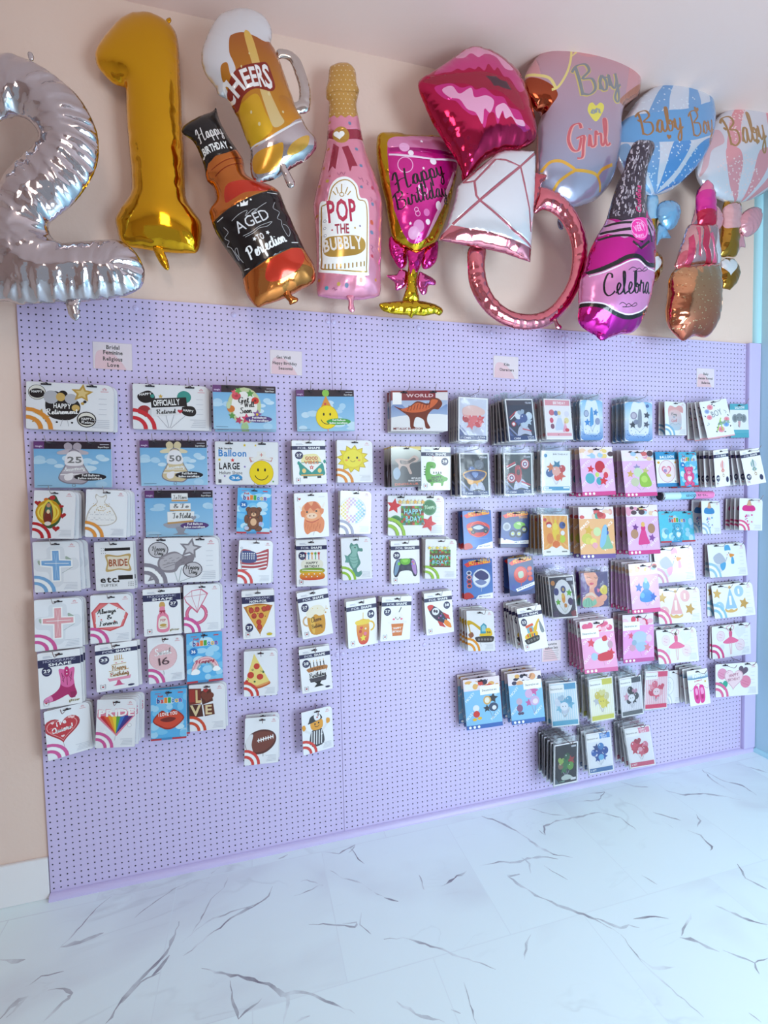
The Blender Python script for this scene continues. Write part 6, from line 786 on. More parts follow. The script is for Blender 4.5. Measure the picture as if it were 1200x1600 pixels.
def card_mesh(name, w_, h_, bg, art, W, H, corner=3, big=0, th=0.0032, sc=(0.74, 0.70, 0.74)):
    """one printed card: a thin puffy body with every printed shape a hair above the one before"""
    def rc(cx, cy, r, a0): return [(cx+r*math.cos(R(a0+90*k/4)), cy+r*math.sin(R(a0+90*k/4))) for k in range(5)]
    r1 = corner; r2 = big or corner
    O = rc(W-r2, r2, r2, -90)+rc(W-r1, H-r1, r1, 0)+rc(r1, H-r1, r1, 90)+rc(r1, r1, r1, 180)
    V = []; F = []; K = []
    def P(x, y, d): V.append((w_*(x/W-0.5), d, -h_*y/H)); return len(V)-1
    tone = lambda c: (c[0]*.86, c[1]*.86, c[2]*.86, c[3])
    b = tone(col(bg)); n = len(O)
    fr = [P(x, y, -th) for x, y in O]; mid = [P(W/2+(x-W/2)*1.012, H/2+(y-H/2)*1.01, -th/2) for x, y in O]; bk = [P(x, y, 0) for x, y in O]
    side = lin(sc)+(0.0,)
    F.append(fr[::-1]); K.append([b]*n)
    for A, B in ((fr, mid), (mid, bk)):
        for i in range(n): F.append((A[i], A[(i+1) % n], B[(i+1) % n], B[i])); K.append([side]*4)
    F.append(bk); K.append([side]*n)
    for i, (c_, polys) in enumerate(parse(art)):
        c_ = (tone(c_[0]), tone(c_[1])) if isinstance(c_[0], tuple) else tone(c_)
        d = -th-0.00004*(i+1); g = isinstance(c_[0], tuple)
        if g: y0 = min(p[1] for q in polys for p in q); y1 = max(p[1] for q in polys for p in q)
        for q in polys:
            q = clip([tuple(p) for p in q], W, H)
            if len(q) < 3: continue
            s = sum(q[j][0]*q[(j+1) % len(q)][1]-q[(j+1) % len(q)][0]*q[j][1] for j in range(len(q)))
            if abs(s) < 1e-4: continue
            if s > 0: q = q[::-1]
            F.append([P(x, y, d) for x, y in q])
            K.append([tuple(c_[0][z]*(1-t)+c_[1][z]*t for z in range(4)) for t in ((y-y0)/max(y1-y0, 1e-6) for x, y in q)] if g else [c_]*len(q))
    me = bpy.data.meshes.new(name); me.from_pydata(V, [], F)
    ca = me.color_attributes.new('Col', 'FLOAT_COLOR', 'CORNER'); ca.data.foreach_set('color', np.array([c for k in K for c in k], dtype=np.float32).ravel())
    me.materials.append(M_card); return me
def bag_mesh(w_, h_, rng, over=0.16):
    """a loose clear bag around the card, its flap crumpled above"""
    bm = bmesh.new(); nx, ny = 10, 14; top = h_*over; g = {}
    for sd, y0 in ((0, -0.0062), (1, 0.0012)):
        for i in range(nx+1):
            for j in range(ny+1):
                x = (i/nx-0.5)*(w_+0.014); z = top-(h_+top+0.006)*j/ny; e = 0.0025 if j > 2 else 0.006
                dy = rng.uniform(-e, e*0.2) if sd == 0 and 0 < i < nx else 0
                g[sd, i, j] = bm.verts.new((x+rng.uniform(-.0015, .0015), y0 + dy if 0 < i < nx else -0.0025, z+rng.uniform(-.002, .002)))
    for sd in (0, 1):
        for i in range(nx):
            for j in range(ny):
                q = [g[sd, i, j], g[sd, i, j+1], g[sd, i+1, j+1], g[sd, i+1, j]]; bm.faces.new(q if sd == 0 else q[::-1])
    return mesh_of(bm, 'clear_bag', M_film, smooth=True)
# ---- pack layouts (100 x 136 upright, 150 x 100 wide) ------------------------------------------
def slotN(x=50, y=7): return ''
def A(c, art, bg='F3F4F9', wide=False):
    W, H = (150, 100) if wide else (100, 136)
    s = art + ';o %s 0 %g 42 8 0 90;o %s 0 %g 25 8 0 90;o F 0 %g 33 7 0 90;' % (c, H, c, H, H)
    s += 'o E59AA6 %g 11 3.4 1 0 180;L E59AA6 1 %g,12 %g,6 %g,12;r EBA9B4 %g 14 %g 15.4;' % (W-16, W-18, W-16, W-14, W-23, W-9)
    for i in range(5): s += 'r C9CCD8 %g %g %g %g;' % (W-38+(i*7) % 9, H-24+i*4, W-7, H-22.8+i*4)
    if wide:
        for i in range(4): s += 'r D3D6E0 %g %g %g %g;' % (W-26, 30+i*11, W-12, 31+i*11)
        s += slotN(34, 5)+slotN(112, 5)
    else: s += slotN()
    return bg, s, wide, 14
def F(size, side, art, txt='FOIL SHAPE', bot=''):
    x = 20 if side == 'l' else 80; y = 46 if side in 'lr' else 104
    if side == 'b': x = 20
    s = art+';r n 0 17 100 %d;' % (29 if len(txt) < 12 else 36)
    if len(txt) < 12: s += 't E8E8F4 17 26.5 44 26.5 6.6 FOIL;T F 48 26.5 84 26.5 6.8 SHAPE;'
    else: a, b = txt.split('|'); s += 't C9C9DC 12 25 88 25 6 %s;T F 24 34 78 34 6.4 %s;' % (a, b)
    s += 'r C5C7D6 12 9 30 10.6;r C5C7D6 12 12 34 13.4;e n %d %d 12 12;T F %d %d %d %d 8 %s;r AAB %d %d %d %d;' % (x, y, x-8, y+3, x+8, y+3, size, x-6, y+6, x+6, y+7)
    s += 'L d 1 12,116 9,116 9,127 12,127;L d 1 18,116 21,116 21,127 18,127;h B4303C 15 123 3 0;r d 12 117.5 18 118.5;r C5C7D6 8 129.5 22 130.4;' + bot + slotN(50, 8)
    return 'FAFAFD', s, False, 3
def S(art, oc='3A2438', wide=True):
    W, H = 150, 100; s = 'g 6FB0E0 A8D4F0 0,12 150,12 150,100 0,100;'
    rng = random.Random(len(art))
    for i in range(16):
        x, y = rng.uniform(5, 145), rng.uniform(30, 95); s += 'e %s %g %g %g %g;' % (rng.choice(('BFE0F5', 'CFE8F8', 'B4D9F2')), x, y, rng.uniform(8, 17), rng.uniform(4, 8))
    s += 'r 2A1E2E 0 0 150 16;r 6A3A78 0 0 20 16;T E8D8F0 3 12 17 12 3.5 magic;r C9C9D8 128 5 146 6.4;T DDD 124 13 146 13 3.4 SuperShape;' + art
    if oc: s += ';e %s 108 77 32 8;T F 92 75.5 126 75.5 4.6 Foil_Balloon;T F 84 82 131 82 4.4 Ballon_metallique' % oc
    return '88BEE6', s+';r 5A7A98 6 95 34 96;'+slotN(34, 5)+slotN(112, 5), True, 3
def CB(art, c1='5AB4EA', badge=1, wide=False):
    W, H = (150, 100) if wide else (100, 136); s = ''; rng = random.Random(len(art))
    for i in range(22): s += 'e %s %g %g %g %g;' % (rng.choice(('A8DAF5', 'C8EAFA', '7CC8F0')), rng.uniform(0, W), rng.uniform(20, H), rng.uniform(8, 18), rng.uniform(6, 12))
    o = (W-100)/2
    for ch, x, c in zip('balloon', range(7), ('3A2A88', 'E23A3A', 'F08A20', '38A848', '2878D0', 'F0C020', '8A40A8')): s += 'T F %g 35.5 %g 35.5 15 %s;T %s %g 35 %g 35 14 %s;' % (o+16+x*10.2, o+26.8+x*10.2, ch, c, o+17+x*10.2, o+26+x*10.2, ch)
    s += 'T E23A3A %g 19 %g 19 5.5 Foil;r D07080 12 8 28 9.4;r D05060 %g 7 %g 10;' % (o+20, o+34, W-24, W-10)
    if badge: s += 'e 2F8FD8 19 50 12 11;e 1E6FB8 19 50 10 9;T F 13 54 25 54 8 36;'
    s += art + ';r C43848 0 %g %g %g;r 4A90C8 %g %g %g %g;' % (H-5, W, H, W*.3, H-5, W*.6, H)
    return c1, s+(slotN() if not wide else slotN(36, 6)+slotN(114, 6)), wide, 3
def PR(bg, band, head, art, wm='', lab=0):
    s = 'r F3E4F0 0 0 100 32;'; rng = random.Random(len(art)+7)
    for i in range(16): s += 'e %s %g %g %g %g;' % (rng.choice(head), rng.uniform(6, 94), rng.uniform(8, 28), rng.uniform(5, 11), rng.uniform(4, 9))
    s += 'r %s 0 32 100 136;' % bg
    if wm: s += 't F 6 62 30 40 7 %s;t F 70 66 97 42 7 %s;t F 4 112 24 92 7 %s;t F 72 118 97 96 7 %s;' % (wm, wm, wm, wm)
    s += art+';r %s 0 125 100 136;e F 10 130.5 3.6 3.6;e F 22 130.5 3.6 3.6;e F 34 130.5 3.6 3.6;' % band
    if lab: s += 'r F 44 22 98 46;T 666 50 37 90 37 5.4 Decorative_set;' if lab == 1 else 'r F 0 20 54 44;T 666 5 35 46 35 5.4 Decorative_set;'
    return bg, s+slotN(), False, 3
def DS(bg, art, border='F', lab=0, top='', bot=''):
    s = 'r %s 0 0 100 136;r %s 4 4 96 132;' % (border, bg)+art
    if top: s += ';r %s 52 4 96 22' % top
    if bot: s += ';r %s 4 118 96 132' % bot
    if lab: s += ';r F 0 6 54 30;T 777 4 21 48 21 5.6 Decorative_set'
    return border, s, False, 1
# ---- small pictures reused on several packs -----------------------------------------------------
def clus(cx, cy, r, cols, seed=0, kinds='osoh', strings='B8B8C4'):
    rng = random.Random(seed); s = ''; P = []
    for i in range(6):
        a = i*60+rng.uniform(-15, 15)+seed*17; P.append((cx+r*.72*math.cos(R(a)), cy+r*.62*math.sin(R(a)), r*rng.uniform(.34, .44)))
    for x, y, q in P: s += 'l %s 0.8 %g,%g %g,%g %g,%g;' % (strings, x, y, (x+cx)/2+rng.uniform(-3, 3), cy+r*.9, cx+rng.uniform(-3, 3), cy+r*1.35)
    for i, (x, y, q) in enumerate(P+[(cx, cy, r*.45)]):
        k = kinds[i % len(kinds)]; c = cols[i % len(cols)]
        if k == 'o': s += 'e %s %g %g %g %g;e F3F3F8 %g %g %g %g;' % (c, x, y, q, q*1.05, x-q*.35, y-q*.45, q*.14, q*.2)
        elif k == 's': s += 's %s %g %g %g %g;' % (c, x, y, q*1.35, rng.uniform(0, 70))
        else: s += 'h %s %g %g %g %g;' % (c, x, y, q*1.1, rng.uniform(-20, 20))
    return s
def smile(x, y, r, c='FFE020'): return 'e D8B000 %g %g %g %g;e %s %g %g %g %g;e k %g %g %g %g;e k %g %g %g %g;o k %g %g %g %g 200 340;' % (x, y, r*1.04, r*1.04, c, x, y, r, r, x-r*.3, y-r*.25, r*.08, r*.13, x+r*.3, y-r*.25, r*.08, r*.13, x, y, r*.6, r*.06)
def gown(x, y, h, c, c2, hair):
    return 'c %s %g,%g %g,%g %g,%g %g,%g %g,%g %g,%g;' % (c, x-h*.08, y-h*.18, x+h*.08, y-h*.18, x+h*.2, y+h*.2, x+h*.3, y+h*.48, x, y+h*.52, x-h*.3, y+h*.48) + \
        'c %s %g,%g %g,%g %g,%g %g,%g;' % (c2, x-h*.1, y-h*.3, x+h*.1, y-h*.3, x+h*.09, y-h*.14, x-h*.09, y-h*.14)+'e %s %g %g %g %g;' % (hair, x, y-h*.4, h*.1, h*.12)
def bearp(x, y, s, c, c2, belly):
    o = ''
    for dx, dy, a, b in ((-.26, -.42, .12, .12), (.26, -.42, .12, .12), (-.34, .05, .1, .2), (.34, .05, .1, .2), (-.25, .5, .17, .13), (.25, .5, .17, .13), (0, .18, .28, .34), (0, -.26, .3, .26)): o += 'e %s %g %g %g %g;e %s %g %g %g %g;' % (c2, x+dx*s, y+dy*s, a*s*1.08, b*s*1.08, c, x+dx*s, y+dy*s, a*s, b*s)
    return o+'e %s %g %g %g %g;e %s %g %g %g %g;e k %g %g %g %g;e k %g %g %g %g;e k %g %g %g %g;' % (belly, x, y+.18*s, .15*s, .18*s, belly, x, y-.18*s, .12*s, .09*s, x-.1*s, y-.3*s, .025*s, .035*s, x+.1*s, y-.3*s, .025*s, .035*s, x, y-.21*s, .04*s, .03*s)
def rattlep(x, y, s, c): return 'e E6E0E4 %g %g %g %g;c %s %g,%g %g,%g %g,%g %g,%g;e %s %g %g %g %g;o %s %g %g %g 1;L B08850 2 %g,%g %g,%g;' % (x, y, s*.34, s*.4, c, x-s*.1, y-s*.4, x+s*.1, y-s*.4, x+s*.06, y+s*.4, x-s*.06, y+s*.4, c, x-s*.26, y, s*.07, s*.3, c, x, y, s*.36, x, y+s*.4, x, y+s*.9)+'h %s %g %g %g 90;h %s %g %g %g -90;o B08850 %g %g %g 2.4;' % (c, x-s*.16, y+s*.52, s*.17, c, x+s*.16, y+s*.52, s*.17, x+2, y+s*1.0, s*.13)
def bottlep(c): 
    s = 'c %s 22,45 60,45 64,60 60,110 42,118 24,110 20,60;' % 'EEF1F8'+'g %s %s 20,30 60,30 66,52 16,52;' % (c, c)+'c D8A888 34,20 38,8 46,8 50,20 52,30 32,30;'; rng = random.Random(4)
    for i in range(16): s += 'e %s %g %g %g %g;' % (rng.choice((c, 'C8A0C8', 'E8C0D0')), rng.uniform(25, 60), rng.uniform(56, 110), *[rng.uniform(2, 4)]*2)
    return s
def stork(c): return 'c B8BCCC 20,38 45,26 62,40 66,56 48,62 26,56;c D8DCE8 22,60 34,84 54,80 66,58 44,64;c %s 44,62 66,56 62,74 50,80;c %s 68,6 84,4 90,20 68,22;c F0F0F6 66,22 88,20 90,34 80,40 68,34;c E8963C 84,30 104,34 88,42;c %s 92,40 99,44 100,60 88,60;e k 82 28 1.5 2;e %s 76 33 3 2;L B8BCCC 3 74,40 64,56;' % (c, c, c, 'F0A0B0')
def onep(c, c2): return 's D8AC58 18 26 17 10;s C89A48 112 62 19 20;e %s 98 24 17 17;e %s 22 66 17 16;p %s 66,10 86,74 42,74;c E0B468 42,72 52,78 64,75 74,79 86,74 84,82 64,86 44,82;e E0B468 66 10 5 5;T F 60 62 68 62 26 1;T F 94 32 100 32 15 1;T F 17 73 24 73 15 1;' % (c, c, c2)
def ballet(c): return 'o %s 34 32 15 1.6;h E9EAF2 108 26 22 10;o %s 108 66 17 1.6;h E4E8F0 30 72 18 -10;e F3DDE6 34 32 13 13;e F3DDE6 108 66 15 15;l E08AA8 2 66,20 56,8 70,2;l E08AA8 2 78,20 86,8 74,2;e 6A4234 72 16 5 5;c E0608C 66,22 78,22 76,42 68,42;c F0709C 42,52 68,38 76,38 102,52 86,58 58,58;L EAB0B8 2.4 68,56 70,92;L EAB0B8 2.4 76,56 74,92;L E08AA8 1 28,26 40,30;L E08AA8 1 26,34 38,38;L E08AA8 1 100,62 114,66;L E08AA8 1 102,72 112,74;' % (c, c)
def cross(c, c2): return 'c E6E8EE 30,18 50,12 66,18 70,44 92,46 98,66 88,78 66,80 62,112 48,124 34,112 30,84 6,78 0,60 6,46 28,44;l 9AA 1 14,60 34,48;l 9AA 1 60,86 84,70;c A8B8A8 10,50 26,58 12,62;c A8B8A8 70,40 84,52 72,56;p F 38,22 58,22 58,48 84,50 84,70 58,70 58,108 38,108 38,70 14,66 14,48 38,48;p %s 41,25 55,25 55,51 81,53 81,67 55,67 55,105 41,105 41,67 17,63 17,51 41,51;L %s 1 45,30 52,100;L %s 1 52,30 45,100;L F 1.5 24,58 76,60;' % (c, c2, c2)
def cake(y0, cols, txt):
    s = ''
    for i in range(5): s += 'r %s %g %g %g %g;s %s %g %g 6 0;' % (cols[i % 4], 28+i*11, y0, 31+i*11, y0+16, cols[i % 4], 29.5+i*11, y0-4)
    return s+'g F3EEDC F3EEDC 22,%g 80,%g 80,%g 22,%g;' % (y0+16, y0+16, y0+40, y0+40)+'T k 32 %g 70 %g 7 HAPPY;T k 27 %g 75 %g 7 BIRTHDAY;' % (y0+27, y0+27, y0+37, y0+37)
PK = {}   # key: (label, short plural name, layout)
def pk(key, label, short, lay, bag=0): PK[key] = (label, short, lay, bag)
O_, RED, BLU, PNK, GRN = 'E8963C', 'D8303C', '7CAEDC', 'DB5C92', '9CC83C'
pk('retire', 'wide white pack of black and gold HAPPY Retirement balloons, top row far left', 'black and gold retirement balloon packs', A(O_, 'e k 18 22 15 16;e EDEAE0 18 22 14 15;e k 18 24 13 10;T F 9 23 27 23 5 HAPPY;y F 8,0 8,0 8 x;c k 36,26 50,18 66,28 84,34 92,48 88,66 74,78 52,78 38,70 32,50;e k 62 24 8 8;e BFC0C8 42 31 13 14;e D8B46A 58 30 8 9;e BFC0C8 76 33 11 11;e D8B46A 84 52 7 7;T F 46 54 76 54 10 HAPPY;Y F 34 68 88 64 11 Retirement;s C8A04A 95 20 20 5;s E8CC8A 95 20 12 5;s C8A04A 23 74 18 12;s E8CC8A 23 74 10 12;e k 103 76 17 17;e EDEAE0 103 76 15 15;e k 103 78 14 10;T F 94 77 112 77 5 HAPPY;Y F 94 84 114 84 5 Retire;L B8B8C0 1 62,78 58,92;L B8B8C0 1 70,78 72,92;e k 34 82 2 2;e k 78 84 2 2;e k 52 84 2 2;e C8A04A 96 42 3 3;e k 100 38 3 3'.replace('y F 8,0 8,0 8 x;', ''), wide=True))
pk('officially', 'wide white pack reading OFFICIALLY Retired with red and teal balloons', 'officially retired balloon packs', A(RED, 'e 3E9A90 100 26 14 14;e A83238 22 60 13 13;c k 10,24 30,14 42,24 40,36 24,42 12,36;T F 13 26 37 23 5 HAPPY;p k 34,32 104,26 106,46 36,52;T F 40 48 92 43 13 OFFICIALLY;c k 92,50 116,46 124,58 118,68 100,66;T F 98 57 118 60 5 HAPPY;p ECECF0 34,54 96,48 94,66 36,72;p D8D8DE 30,58 36,54 36,72 28,70;Y 444 46 66 84 62 10 Retired;s D8B050 54 26 5 0;e 3E9A90 38 26 4 4;L A8A8B4 1 64,68 70,96;L A8A8B4 1 80,66 72,96;L A8A8B4 1 102,68 74,96;L A8A8B4 1 48,70 68,96;h C83040 92 58 5 0', wide=True))
BELL = 'c %s 58,8 66,2 74,8 72,20 62,20;c %s 92,8 84,2 76,8 78,20 88,20;c %s 46,22 70,16 70,26 48,28;c %s 104,22 80,16 80,26 102,28;c 8A8290 68,20 86,20 96,50 108,76 96,92 78,92 58,90 46,78 60,50;c %s 69,22 85,22 94,50 106,76 94,90 78,90 60,88 48,77 62,50;c F2EEF2 66,24 88,24 94,50 60,50;T 777 64 46 92 46 13 %s;L F4F0F4 1 54,64 100,64;Y F 58 64 98 60 8 Anniversary;c F4EEF0 58,74 74,68 72,82 60,84;L F6F2F4 2 50,72 106,70;o 888 76 95 3 1'
pk('bell25', 'sky blue pack with a silver 25th anniversary bell', 'silver bell packs', S(BELL % ('B4A8B4', 'B4A8B4', 'C4BAC4', 'C4BAC4', 'B8AEB8', '25'), '1E1A24'))
pk('bell50', 'sky blue pack with a golden 50th anniversary bell', 'golden bell packs', S(BELL % ('D8C8A0', 'D8C8A0', 'E2D6B4', 'E2D6B4', 'D8C49A', '50'), '1E1A24'))
pk('icon', 'white pack with a praying red robed figure in a golden halo', 'golden halo balloon packs', A('C0202C', 'c 3A5A34 26,30 48,12 60,30 70,50 66,80 58,96 40,108 20,92 8,60;h B02028 70 70 9 0;h B02028 56 108 9 0;h B02028 10 36 8 0;h B02028 66 44 6 20;e C83038 44 20 7 6;e D86A28 30 26 6 5;e D8A018 36 62 30 36;o F4DC60 36 62 24 4;o B88010 36 62 30 1.5;c F0D850 22,44 36,26 50,44 54,70 36,96 18,70;c 7A2A1E 36,34 44,44 48,70 44,90 28,90 24,70 28,44;c 3A6A5A 36,32 42,42 44,60 46,84 40,60 30,60 26,84 28,60 30,42;e C89070 36 42 5 6;e F0D8B0 36 60 4 6;e E8E0D8 36 94 8 6'))
pk('dress', 'white pack with a sparkling silver wedding gown', 'wedding gown packs', A(O_, 'c C9BFB4 24,12 32,18 40,18 48,12 50,22 46,36 62,50 76,82 60,100 30,104 4,96 2,78 10,54 26,36 22,22;c F5F3F2 26,16 34,21 42,21 47,16 48,24 44,36 60,52 73,82 58,98 30,101 6,94 5,78 13,55 28,36 24,24;'+';'.join('e D0B070 %d %d 1.2 1.2' % (18+(i*37) % 42, 40+(i*i*7) % 26) for i in range(34))+';'+';'.join('e C9C9D2 %d %d 1.1 1.1' % (8+(i*29) % 62, 66+(i*i*5) % 30) for i in range(40))))
pk('cakesky', 'sky blue pack with a white three tier wedding cake on a stand', 'wedding cake packs', S('c A8A8B4 40,72 76,66 108,70 100,80 80,82 60,82 46,80;c 9A9AA6 66,80 88,80 84,92 94,96 60,96 70,92;p F4F4F4 58,6 94,6 94,20 58,20;p F4F4F4 54,28 100,28 100,42 54,42;p F4F4F4 48,46 108,46 106,66 48,70;p E4E4EA 58,18 94,18 94,24 58,24;L C89A60 3 58,22 94,22;L C89A60 3 54,43 100,43;L C89A60 4 48,71 106,67;Y 888 62 18 92 18 8 To_Have;Y 888 62 38 96 38 9 & To;Y 666 60 60 100 60 11 To_Hold;h 9A9AA6 106 60 6 0', '5A3A7A'))
pk('bluecross', 'white pack with a silver balloon bearing a sky blue cross', 'sky blue cross packs', A(BLU, cross('7FB0E0', 'B4D4F0')))
pk('pinkcross', 'white pack with a silver balloon bearing a pink cross', 'pink cross packs', A('D8589C', 'g E9EAEE E9EAEE 0,0 1,0 1,1;'+cross('EBA6AC', 'F6D0D4')))
pk('bride', 'white pack with a gold framed pillow balloon reading BRIDE', 'BRIDE packs', ('F4F4F8', 'r k 26 18 92 26;'+''.join('e k %g %g .9 .9;' % (18+i % 3*5, 18+i//3*7) for i in range(9))+'c C9A86A 28,36 60,40 92,36 88,60 92,84 60,80 28,84 31,60;c EFE3CE 33,42 60,44 87,42 84,60 87,78 60,76 33,78 36,60;T A8502C 36 69 84 69 19 BRIDE;r k 58 96 96 108;T k 12 114 54 114 17 etc;e k 58 112 3 3;T 999 12 126 56 126 7 TUFTEX;'+''.join('e 333 %g %g 1 1;' % (84+i % 4*4, 116+i//4*5) for i in range(12))+slotN(), False, 3))
pk('silvercluster', 'wide white pack of silver celebration balloons, stars and discs', 'silver cluster packs', A('8A8490', 's 8A848C 92 24 24 10;s D0CCD2 92 24 15 10;e 5E5660 28 26 20 18;e CFCBD0 28 26 18 16;Y 444 16 27 42 27 9 Happy;Y 444 20 37 38 37 9 Day;c 8E868E 26,56 34,40 60,30 80,40 100,38 94,58 72,62 60,76 34,74;c BDB7BD 30,56 36,44 60,34 76,42 62,56 58,70 36,70;'+';'.join('L 6A626A 0.9 %d,%d %d,%d' % (34+i*5, 46+(i % 3)*5, 40+i*5, 44+(i % 3)*5) for i in range(10))+';L 6A626A 0.9 36,60 60,54;L 6A626A 0.9 38,66 62,58;s 8A848C 22 82 20 14;s C8C4CA 22 82 12 14;e 5E5660 96 72 20 18;e CFCBD0 96 72 18 16;Y 444 82 70 110 70 9 Happy;Y 444 88 81 106 81 9 Day;L 9AA 1 60,76 66,98;L 9AA 1 74,66 68,98;L 9AA 1 92,90 70,98', wide=True))
pk('always', 'white pack with a coral hexagon balloon reading Always & Forever', 'Always & Forever packs', A('D8589C', 'p D8585E 22,22 66,24 92,58 80,92 48,104 8,92 2,48;p E9787A 24,26 64,28 88,58 77,89 48,100 12,89 6,48;p F4F4F6 12,50 44,24 86,50 72,92 14,92;l AAA 1 12,50 44,24;p F7F7F9 16,50 46,28 76,44 82,70 50,92 12,80;Y 333 16 54 62 50 13 Always;Y 333 40 70 52 68 12 &;Y 333 22 88 66 84 13 Forever;e C84040 20 60 1.5 1.5;e C84040 66 40 1.5 1.5;e C84040 26 70 2 2;e C84040 58 76 2 2'))
pk('champ37', 'white pack with navy HOLOGRAPHIC SHAPE band and a small pink champagne bottle', 'pink champagne bottle packs', F('37', 'r', 'c D8A860 44,42 50,39 56,42 57,54 43,54;c F08CA8 44,54 56,54 58,70 66,84 66,124 36,124 36,84 42,70;p A8304A 42,64 58,64 58,68 42,68;p A8304A 46,68 50,68 44,78;p A8304A 52,68 55,68 58,78;c F6EEE4 40,90 51,80 62,90 62,116 40,116;T C22A50 44 96 58 96 7 POP;e C9A24B 51 107 9 4;r C9A24B 42 112 60 114', 'HOLOGRAPHIC|SHAPE', 'T 8A7A30 68 125 94 125 6 glitter'))
pk('ringpack', 'white pack with a pink diamond ring balloon', 'pink diamond ring packs', A('D8589C', 'o C04870 34 84 26 9;o E8789A 34 84 26 5;p D86A88 0,34 22,16 48,12 66,26 56,46 36,82 6,50;p F4F2F6 2,34 22,18 46,15 62,28 54,44 36,76 8,48;L D898A8 1.6 2,34 62,28;L D898A8 1.6 22,18 22,34 36,76;L D898A8 1.6 46,15 44,30 36,76'))
pk('boot', 'white pack with navy HOLOGRAPHIC SHAPE band and a pink cowboy boot', 'pink cowboy boot packs', F('29', 'l', 'c B8286C 48,44 66,48 84,44 82,70 84,92 88,108 84,116 72,118 66,110 50,116 30,122 10,122 12,112 34,102 48,88 50,66;c E86AA8 48,44 66,48 84,44 82,70 82,84 68,92 52,84 50,66;c C82A74 62,42 70,42 72,60 66,66 60,60;e F 66 50 1.5 1.5;e F 66 58 1.5 1.5;L 8A1A50 1.4 54,54 58,78;L 8A1A50 1.4 78,54 74,78;L 8A1A50 1.4 66,66 66,86;l 8A1A50 1 54,60 60,66 54,74;l 8A1A50 1 78,60 72,66 78,74;p A01E5C 72,104 86,104 84,118 74,120;c F090C0 10,122 12,113 26,107 30,120', 'HOLOGRAPHIC|SHAPE', 'T 8A7A30 68 128 94 128 6 glitter'))
pk('cake33', 'white pack with navy FOIL SHAPE band and a white tiered birthday cake', 'white birthday cake packs', F('33', 'l', 'c D85A8A 46,120 50,108 54,108 60,120 66,124 40,124;p EE9AB4 26,100 82,98 80,108 30,110;p FAF6F0 30,80 78,78 78,100 30,102;p FAF6F0 36,62 72,60 72,80 36,81;p FAF6F0 42,48 66,47 66,62 42,63;L C89A50 1.6 30,81 78,79;L C89A50 1.6 36,63 72,61;L C89A50 1.6 42,49 66,48;L C89A50 2 46,48 46,36;L C89A50 2 51,48 51,35;L C89A50 2 56,48 56,35;L C89A50 2 61,48 61,36;Y A87838 38 78 72 76 12 Happy;Y A87838 33 97 78 95 12 Birthday;e E05080 36 90 1.6 1.6;e E05080 74 88 1.6 1.6;e E05080 48 58 1.6 1.6;e E05080 62 57 1.6 1.6', bot='e n 82 128 8 3;'))
pk('sweet16', 'white pack with a round pale pink balloon reading Sweet 16', 'Sweet 16 packs', A('D8589C', 'o D8A0A8 42 60 38 3;e EFC3C8 42 60 38 40;'+';'.join('e F8E0E4 %d %d .8 .8' % (42+34*math.cos(i*2.4)*((i*7 % 10)/10)**.5, 60+36*math.sin(i*2.4)*((i*7 % 10)/10)**.5) for i in range(60))+';Y F 20 54 66 50 20 Sweet;t 5A4048 30 84 60 82 22 16;L AAA 1 42,100 44,112'))
pk('rainbow', 'sky blue pack with a pink rainbow between two clouds', 'rainbow packs', CB('o E8A0A8 52 104 34 9 0 180;o F6C8CC 52 104 28 5 0 180;o 9AB0B8 52 104 23 5 0 180;o F 52 104 36 1 0 180;Y C04060 24 84 78 80 9 Happy;c F 14,104 24,98 36,104 34,112 22,114 12,112;c F 72,102 82,94 94,102 90,108 76,108'))
pk('quiero', 'white pack with a red heart balloon reading ¡Te Quiero!', 'red Te Quiero heart packs', A('D8589C', 'h B82838 36 56 40 0;h F0A0A0 36 56 34 0;h C8303C 36 56 32 0;T F 24 46 46 44 12 ¡Te;Y F 14 66 60 63 15 Quiero!;h F8D8D8 16 36 4 0;h F8C8C8 60 32 5 15;h F8C8C8 54 30 4 -10;h F8D8D8 36 78 4 0;h E86A70 12 60 4 0;L E88 1 8,50 20,50;L AAA 1 36,98 38,110'))
PRR = ''.join('p %s %g,46 %g,46 50,98;' % (c, 6+i*11, 17+i*11) for i, c in enumerate(('D02830', 'E85A28', 'F0A828', 'F4D838', '58A848', '3878C8', '2E3A90', '5A2A78')))
pk('pride', 'white pack with PRIDE above a rainbow coloured fan', 'rainbow PRIDE packs', A('D8589C', 'p E888A0 2,38 96,34 96,48 52,104 2,50;'+PRR+'T E888A0 3 49 97 47 21 PRIDE;T F 5 48 95 46 19 PRIDE;s F 84 74 7 0;o A8A8B8 84 74 5 .8;s F 22 92 7 0;L AAA 1 50,98 48,116'))
LP = 'c A82818 6,82 30,56 48,64 66,54 94,78 70,102 48,108 26,100;c D8482C 9,82 31,60 48,67 66,58 90,78 70,98 48,104 28,96;c 7A1C14 26,80 48,74 70,78 60,86 40,87;T F 22 71 74 68 9 %s'
pk('lovelips', 'sky blue pack with big red lips reading I LOVE YOU', 'red lips packs', CB(LP % 'I_LOVE_YOU', badge=0))
pk('love', 'white pack with gold and brown letter tile balloons spelling LOVE', 'LOVE letter packs', A('D84A28', 'p 7A2C20 0,10 34,12 32,56 0,58;p 5A2A1E 30,20 60,14 66,50 36,60;p A83028 0,14 16,14 16,50 0,50;T E8C890 18 52 34 52 36 L;h 7A3A2A 50 36 18 10;p 4E2218 0,58 34,58 38,94 0,96;T E8D0A0 2 90 32 90 30 V;p 6A3424 38,60 66,58 70,90 42,94;T E8D0A0 44 88 62 88 26 E;h C02828 46 18 7 0;'))
